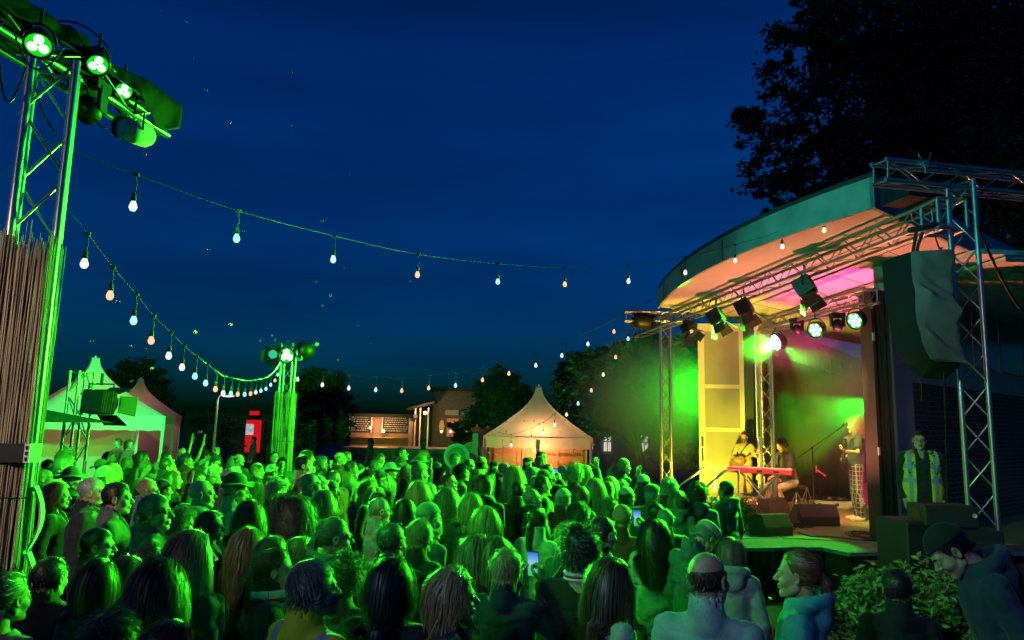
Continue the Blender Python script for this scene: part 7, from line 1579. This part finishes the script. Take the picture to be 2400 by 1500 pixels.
for q in E:
    q = dict(q); fl = {k: q.pop(k, False) for k in ('scarf', 'sunglasses', 'badge', 'la', 'lanyard', 'tablet', 'stripe')}
    e = place(**q); B = body(q['bk']); tn = q['topk']
    if q['tcn'] == 'hivis':
        for ch in e.children:
            if ch.name.startswith('jacket'): ch.data = ch.data.copy(); ch.data.materials[0] = M['hivis2'] if 'hivis2' in M else M['hivis']
    def ring(name, r, z, rad, c, tilt=0.0, m_=None):
        m = MB(); m.path([(r * math.cos(t), -.03 + r * 1.0 * math.sin(t), z + tilt * math.sin(t)) for t in [k * math.pi / 10 for k in range(21)]], rad, 7); o = m.obj(name, m_ or M['cloth'], e); o.color = (*c, 1); return o
    if fl['scarf']: ring('scarf', .082, 1.5, .032, (.6, .6, .58)); ring('scarf_edge', .1, 1.475, .016, (.6, .02, .02))
    if fl['stripe']: ring('collar', .075, 1.515, .014, (.8, .8, .78)); ring('collar_stripe', .079, 1.5, .009, (.4, .03, .04)); ring('collar_trim', .078, 1.485, .01, (.75, .75, .75))
    if fl['sunglasses']:
        o = link('sunglasses', GLASSES, e); o.matrix_local = Matrix.Translation(Vector(B['hc'])) @ Matrix.Rotation(R(38), 4, 'X') @ Matrix.Translation((0, .01, .035))
    if fl['lanyard']:
        m = MB(); m.path([(-.08, .05, 1.47), (-.05, .14, 1.3), (0, .155, 1.12)], .007, 5); m.path([(.08, .05, 1.47), (.05, .14, 1.3), (0, .155, 1.12)], .007, 5); m.box((0, .16, 1.07), (.07, .008, .1)); m.obj('lanyard', M['white_paint'], e)
    yb = -(.168 + B['b'])
    if fl['la']:
        for ch, (t, sz, z) in enumerate((('LOS ANGELES', .075, 1.27), ('LAHB', .085, 1.15), ('California', .032, 1.055))):
            if ch == 0:
                for k, c_ in enumerate(t):
                    if c_ == ' ': continue
                    a_ = (k - 5) / 5; text_obj('back_lettering', c_, .085, (.031 * 5 * a_ * 1.05, yb - .008 + .03 * a_ * a_, 1.285 - .035 * a_ * a_), (R(90), R(14 * a_), 0), M['ink'], e)
            elif ch == 1:
                for dx, dz_, c_ in ((-.035, 0, 'L'), (0, .0, 'A'), (.03, 0, 'H')): text_obj('monogram', c_, .11, (dx, yb - .008, 1.16), (R(90), 0, 0), M['ink'], e)
                m = MB(); m.box((0, yb - .009, 1.15), (.13, .004, .008)); m.obj('monogram_bar', M['ink'], e)
            else: text_obj('small_script', t, sz, (0, yb - .006, 1.06), (R(90), R(0), 0), M['cover'], e)
    if fl['badge']:
        m = MB(); B90 = Matrix.Rotation(R(90), 3, 'X'); m.lathe([(.052, .0), (.058, .0), (.058, .006), (.052, .006), (.052, 0)], c=(.07, yb - .012, 1.27), m=B90, n=26); m.lathe([(.03, .0), (.034, .0), (.034, .006), (.03, .006), (.03, 0)], c=(.07, yb - .012, 1.27), m=B90, n=20); [m.box((.07, yb - .015, 1.27 + z), (.05, .004, .006)) for z in (-.014, 0, .014)]; m.obj('badge', M['white_paint'], e)
    if 'phone' in q['bk']:
        L = q['label']
        lab = 'dark tablet held overhead below the tent' if 'overhead' in L else 'black tablet held up by the person in the red jacket' if fl['tablet'] else 'bright blue and green phone screen held by the layered blond hair' if 'layered' in L else 'phone raised by the curly haired man with the striped collar' if 'striped' in L else 'phone with colourful screen held by the person in the knitted hat' if 'knitted' in L else 'phone held high in front of the tent post'
        give_phone(e, 'tablet' if fl['tablet'] else 'phone', not fl['tablet'], lab)
# the small camera with a lit screen in the hands of the man in grey
p = at(363, 1281, 5.6); q = empty('compact_camera', p, R(-10)); tag(q, 'small camera with a lit blue screen held up in the left of the crowd', 'camera'); m = MB(); m.box((0, 0, 0), (.125, .03, .085)); m.obj('case', M['black_metal'], q); m = MB(); m.box((-.012, -.017, 0), (.085, .003, .062)); m.obj('screen', emis('camera screen', (.1, .4, .6), .9), q)
# hand and forearm around it come from an arm-raised bystander
# stooping man with cap at the lower right
p = at(2232, 1250, 4.1); e = person(V3(p.x + .62, p.y - .1, -.12), R(72), 'm_stoop', 'short', 'black', 'hoodie', tc=TCOL['navy'], s=1.04, hat='cap', hatc=(.01, .01, .012), label='big man in a black cap stooping, dark hooded jacket, lower right corner'); e.rotation_euler = (R(-20), 0, R(72)); _q = e.rotation_euler.to_matrix() @ (Vector(body('m_stoop')['hc']) * 1.04); _t = at(2225, 1292, 3.9); e.location = _t - _q; print('stoop z', e.location.z)
m = MB(); m.box((0, -.27, 1.2), (.32, .2, .46)); o = m.obj('backpack', M['black_cloth']); o.location = e.location; o.rotation_euler = e.rotation_euler; o.scale = e.scale; bv = o.modifiers.new('b', 'BEVEL'); bv.width = .06; bv.segments = 4; tag(o, 'dark backpack on the stooping man at the right frame edge', 'backpack')
# two stall keepers under the green tent, a few visitors before the bar
for px, py, h, yaw, hr, hcx, lab in ((276, 1032, 1.75, 150, 'short', 'ginger', 'stall keeper with reddish short hair inside the glowing left tent'), (304, 1033, 1.72, -100, 'chin', 'ginger', 'second stall keeper with chin length reddish hair inside the left tent')):
    p = at(px, py, 19.6); s_ = h / 1.75; ee = person(V3(p.x, p.y, p.z - h), R(yaw), 'm' if hr == 'short' else 'f', hr, hcx, 'sweater', tc=(.3, .08, .06), s=s_, label=lab, near=False); ee.location.z = max(.0, p.z - h - .01)
for i, (px, yaw, hr, lab) in enumerate(((592, 120, 'short', 'dark visitor standing before the red kiosk'), (622, -60, 'bob', 'dim visitor to the right of the red kiosk'), (640, 90, 'short', 'dim visitor right beside the foot of the centre tower'), (845, 80, 'chin', 'dim seated guest at the bar terrace, left'), (975, -80, 'short', 'dim guest at the terrace steps'))):
    p = at(px, 1052, 27); person(V3(p.x, p.y + i * .6, 0), R(yaw), ('m', 'f', 'm', 'f', 'm')[i], hr, 'dark', 'jacket', tc=(.08, .08, .09), s=.97, label=lab, near=False, group='visitors at the stalls')

# --- everyone between them
ORD = ['first', 'second', 'third', 'fourth', 'fifth', 'sixth', 'seventh', 'eighth', 'ninth', 'tenth', 'eleventh', 'twelfth', 'thirteenth', 'fourteenth', 'fifteenth']
rc = random.Random(77); cand = []
y = 3.9
while y < 15.6:
    st = .56 if y < 8 else (.6 if y < 11 else .72); x = -7.6 + rc.uniform(0, .5)
    while x < 4:
        X, Y = x + rc.uniform(-.17, .17), y + rc.uniform(-.2, .2)
        pxx, pyy, dd = proj((X, Y, 1.72)); x += st
        lim = 2.2 if Y > 9.8 else .21 * Y + .1
        if Y > 12: lim = 2.2 - (Y - 12) * .42
        if pxx < 95 or X > lim or (pyy > 1165 and pxx < 190): continue
        if abs(X - CT.x) < .5 and abs(Y - CT.y) < .6: continue
        cand.append((X, Y))
    y += .56 if y < 8 else (.74 if y < 11 else .95)
rc.shuffle(cand)
BK = ['m'] * 4 + ['m_l', 'm_r', 'm_r', 'm_up', 'M'] + ['f'] * 3 + ['f_l', 'f_r']
for X, Y in cand:
    if len(META) > 288: break
    if any((X - a) ** 2 + (Y - b) ** 2 < (.42 if Y < 8 else .4) ** 2 for a, b in used_xy): continue
    # do not stand right in front of the people placed by hand
    h = min(1.86, max(1.5, rc.gauss(1.66, .08))); pxx, pyy, dd = proj((X, Y, h))
    bad = False
    for mt in META:
        if mt[9] and mt[3] > dd + .25 and mt[3] < 9.5:
            hw = 1700 * .13 / dd + 1700 * .09 / mt[3]
            if abs(pxx - mt[1]) < hw * .85 and pyy < mt[2] + 1700 * .21 / mt[3]: bad = True; break
    if bad: continue
    bk = rc.choice(BK)
    if rc.random() < .06 and Y > 5.5: bk = 'm_phone' if rc.random() < .5 else 'f_phone'
    if rc.random() < .05 and Y > 7: bk = rc.choice(('m_high', 'f_high'))
    fem = bk[0] == 'f'
    hair = rc.choice(('bob', 'long', 'wavy', 'chin', 'pony', 'chin', 'pony', 'crop', 'crop', 'curly', 'short', 'messy') if fem else ('short', 'short', 'crop', 'thin', 'balding', 'messy', 'short', None, 'curly'))
    hc = rc.choice(('dark', 'brown', 'blonde', 'fair', 'blonde', 'ginger', 'grey') if fem else ('dark', 'brown', 'grey', 'salt', 'black', 'fair', 'white'))
    hat = rc.choice(('cap', 'cap', 'flat', 'beanie', 'brim')) if (not fem and rc.random() < .22) else (rc.choice(('cap', 'beanie')) if rc.random() < .05 else None)
    tcn = rc.choice(('dark', 'dark', 'dark', 'black', 'black', 'grey', 'pale', 'navy', 'navy', 'olive', 'teal', 'beige', 'green', 'red')); tk = rc.choice(('jacket', 'jacket', 'hoodie', 'shirt', 'parka', 'sweater'))
    if hat and hair in ('bigcurl', 'messy', 'curly'): hair = 'short'
    tx, ty = 5.2, 13.5; yaw = -math.degrees(math.atan2(tx - X, ty - Y)) - 12 + rc.gauss(0, 24)
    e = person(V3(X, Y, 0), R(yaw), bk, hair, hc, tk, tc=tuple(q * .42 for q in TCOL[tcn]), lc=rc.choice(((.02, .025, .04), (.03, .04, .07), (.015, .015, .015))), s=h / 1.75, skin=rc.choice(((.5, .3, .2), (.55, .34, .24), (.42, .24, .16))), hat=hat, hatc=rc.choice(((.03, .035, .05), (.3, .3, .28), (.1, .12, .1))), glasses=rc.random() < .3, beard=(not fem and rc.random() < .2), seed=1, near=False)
    used_xy.append((X, Y)); META.append((e, pxx, pyy, dd, hair, hc, tk, tcn, hat, None)); 
    if 'phone' in bk: PHONES.append(e)
# --- labels: look first, then the landmark above and the row, then the order from the left
LM = [(0, 330, 'below the green tent'), (330, 520, 'below the pink tent'), (520, 620, 'below the red kiosk'), (620, 730, 'below the centre tower'), (730, 850, 'below the tree by the tower'), (850, 1030, 'below the lit bar'), (1030, 1130, 'below the round signs'), (1130, 1260, 'below the tent left half'), (1260, 1390, 'below the tent right half'), (1390, 1540, 'below the broad tree'), (1540, 2400, 'below the handrails')]
HATW = dict(cap='peaked cap', flat='flat cap', beanie='knitted hat', brim='brimmed hat')
desc = {}
for mt in META:
    e, x, y, d, hair, hc, tk, tcn, hat, lab = mt
    if lab: continue
    lm = next(t for a, b, t in LM if a <= x < b or b == 2400); row = 'front row' if d < 6 else 'middle row' if d < 9.5 else 'back row'
    who = f'{tcn} {tk} person' ; hd = (HATW[hat] if hat else (f'{HW[hair]} {HCW[hc]} hair' if hair else 'bald'))
    desc.setdefault(f'{who}, {hd}, {row} {lm}', []).append((x, e))
for t, L in desc.items():
    L.sort(key=lambda q: q[0])
    for k, (x, e) in enumerate(L): e['label'] = t if len(L) == 1 else f'{t}, {ORD[k]} from left'
for k, e in enumerate(PHONES):
    give_phone(e, 'phone', True, ('phone held by the ' + e['label'].split(',')[0] + ' ' + e['label'].split(',')[2].strip() + (', ' + ORD[k] if False else '')), portrait=k % 2 == 0)
# two loose hands raised in the back row belong to wavers; soap bubbles drift over the square
def bubble_mat():
    m = bpy.data.materials.new('soap film'); m.use_nodes = True; n = m.node_tree; n.nodes.clear(); o = n.nodes.new('ShaderNodeOutputMaterial'); g = n.nodes.new('ShaderNodeBsdfGlossy'); g.inputs['Roughness'].default_value = .3; g.inputs[0].default_value = (.85, .28, 1, 1); t = n.nodes.new('ShaderNodeBsdfTransparent'); f = n.nodes.new('ShaderNodeFresnel'); f.inputs[0].default_value = 1.33; x = n.nodes.new('ShaderNodeMixShader')
    mp_ = n.nodes.new('ShaderNodeMath'); mp_.operation = 'MULTIPLY_ADD'; mp_.inputs[1].default_value = 1.2; mp_.inputs[2].default_value = .12; n.links.new(f.outputs[0], mp_.inputs[0]); n.links.new(mp_.outputs[0], x.inputs[0]); n.links.new(t.outputs[0], x.inputs[1]); n.links.new(g.outputs[0], x.inputs[2]); n.links.new(x.outputs[0], o.inputs[0]); return m
M['soap'] = bubble_mat()
bm_ = MB(); bm_.lathe([(.0001, -1)] + [(math.sin(math.pi * k / 12), -math.cos(math.pi * k / 12)) for k in range(1, 12)] + [(.0001, 1)], n=18)
BUB = [(685, 167, 9), (380, 22, 8), (438, 52, 8), (453, 135, 8), (483, 211, 7), (539, 285, 7), (686, 296, 8), (1066, 230, 9), (817, 407, 9), (340, 361, 6), (755, 517, 8), (489, 585, 7), (571, 541, 7), (806, 628, 9), (742, 660, 9), (962, 659, 10), (775, 692, 8), (757, 715, 8), (840, 763, 9), (866, 804, 9), (638, 786, 9), (610, 799, 9), (216, 799, 7), (305, 810, 7), (341, 817, 7), (793, 843, 11), (541, 760, 8), (458, 778, 8), (277, 706, 7), (357, 863, 8), (309, 893, 8), (469, 1012, 8), (1093, 865, 12), (1236, 957, 11), (1200, 978, 11), (1187, 989, 11), (1228, 987, 11), (1251, 987, 11), (1263, 994, 11), (1295, 972, 11), (1322, 914, 11), (1325, 984, 11), (1312, 1010, 11), (1187, 1012, 11), (1226, 1012, 11), (1244, 1012, 11), (1262, 1018, 11), (1178, 1033, 11), (1212, 1026, 11), (1222, 1032, 11), (1244, 1056, 11), (1306, 1053, 11), (1280, 1036, 11), (1391, 1043, 11), (1180, 1048, 11), (1083, 1052, 12), (1085, 970, 12), (1232, 1066, 10), (1260, 1072, 10), (1145, 1060, 10), (1160, 1066, 10), (1208, 1074, 10), (1363, 990, 11), (1375, 1000, 11)]
rb = random.Random(6); pb = None; BOBS = []
SKYREF = [(0, 400, 'in the sky over the left tower'), (400, 620, 'in the sky left of the centre tower'), (620, 900, 'in the sky above the centre tower'), (900, 1150, 'in the open sky over the bar'), (1150, 1270, 'before the left half of the centre tent'), (1270, 2400, 'before the right half of the centre tent')]
for i, (x, y_, d) in enumerate(BUB):
    r = rb.uniform(.009, .017) * (1.4 if (x, y_) in ((541, 760), (458, 778), (277, 706), (357, 863), (469, 1012), (685, 167)) else 1)
    if pb is None: o = bm_.obj('soap_bubble', M['soap']); pb = o
    else: o = pb.copy(); COL.objects.link(o)
    BOBS.append((x, o)); o.location = at(x, y_, d + rb.uniform(-.5, .5)); o.scale = (r, r, r * rb.uniform(.85, 1.1))
    ref = next(t for a, b, t in SKYREF if a <= x < b); tag(o, 'small glinting soap bubble ' + ref, 'bubble', 'soap bubbles ' + ref)
ORD += ['sixteenth', 'seventeenth', 'eighteenth', 'nineteenth', 'twentieth', 'next']
for t in {o['label'] for x, o in BOBS}:
    for k, (x, o) in enumerate(sorted([q for q in BOBS if q[1]['label'] == t], key=lambda q: q[0])): o['label'] = t + ', ' + ORD[k] + ' from left'
print('people', len(PEOPLE), 'meta', len(META), 'time', time.time() - T0)
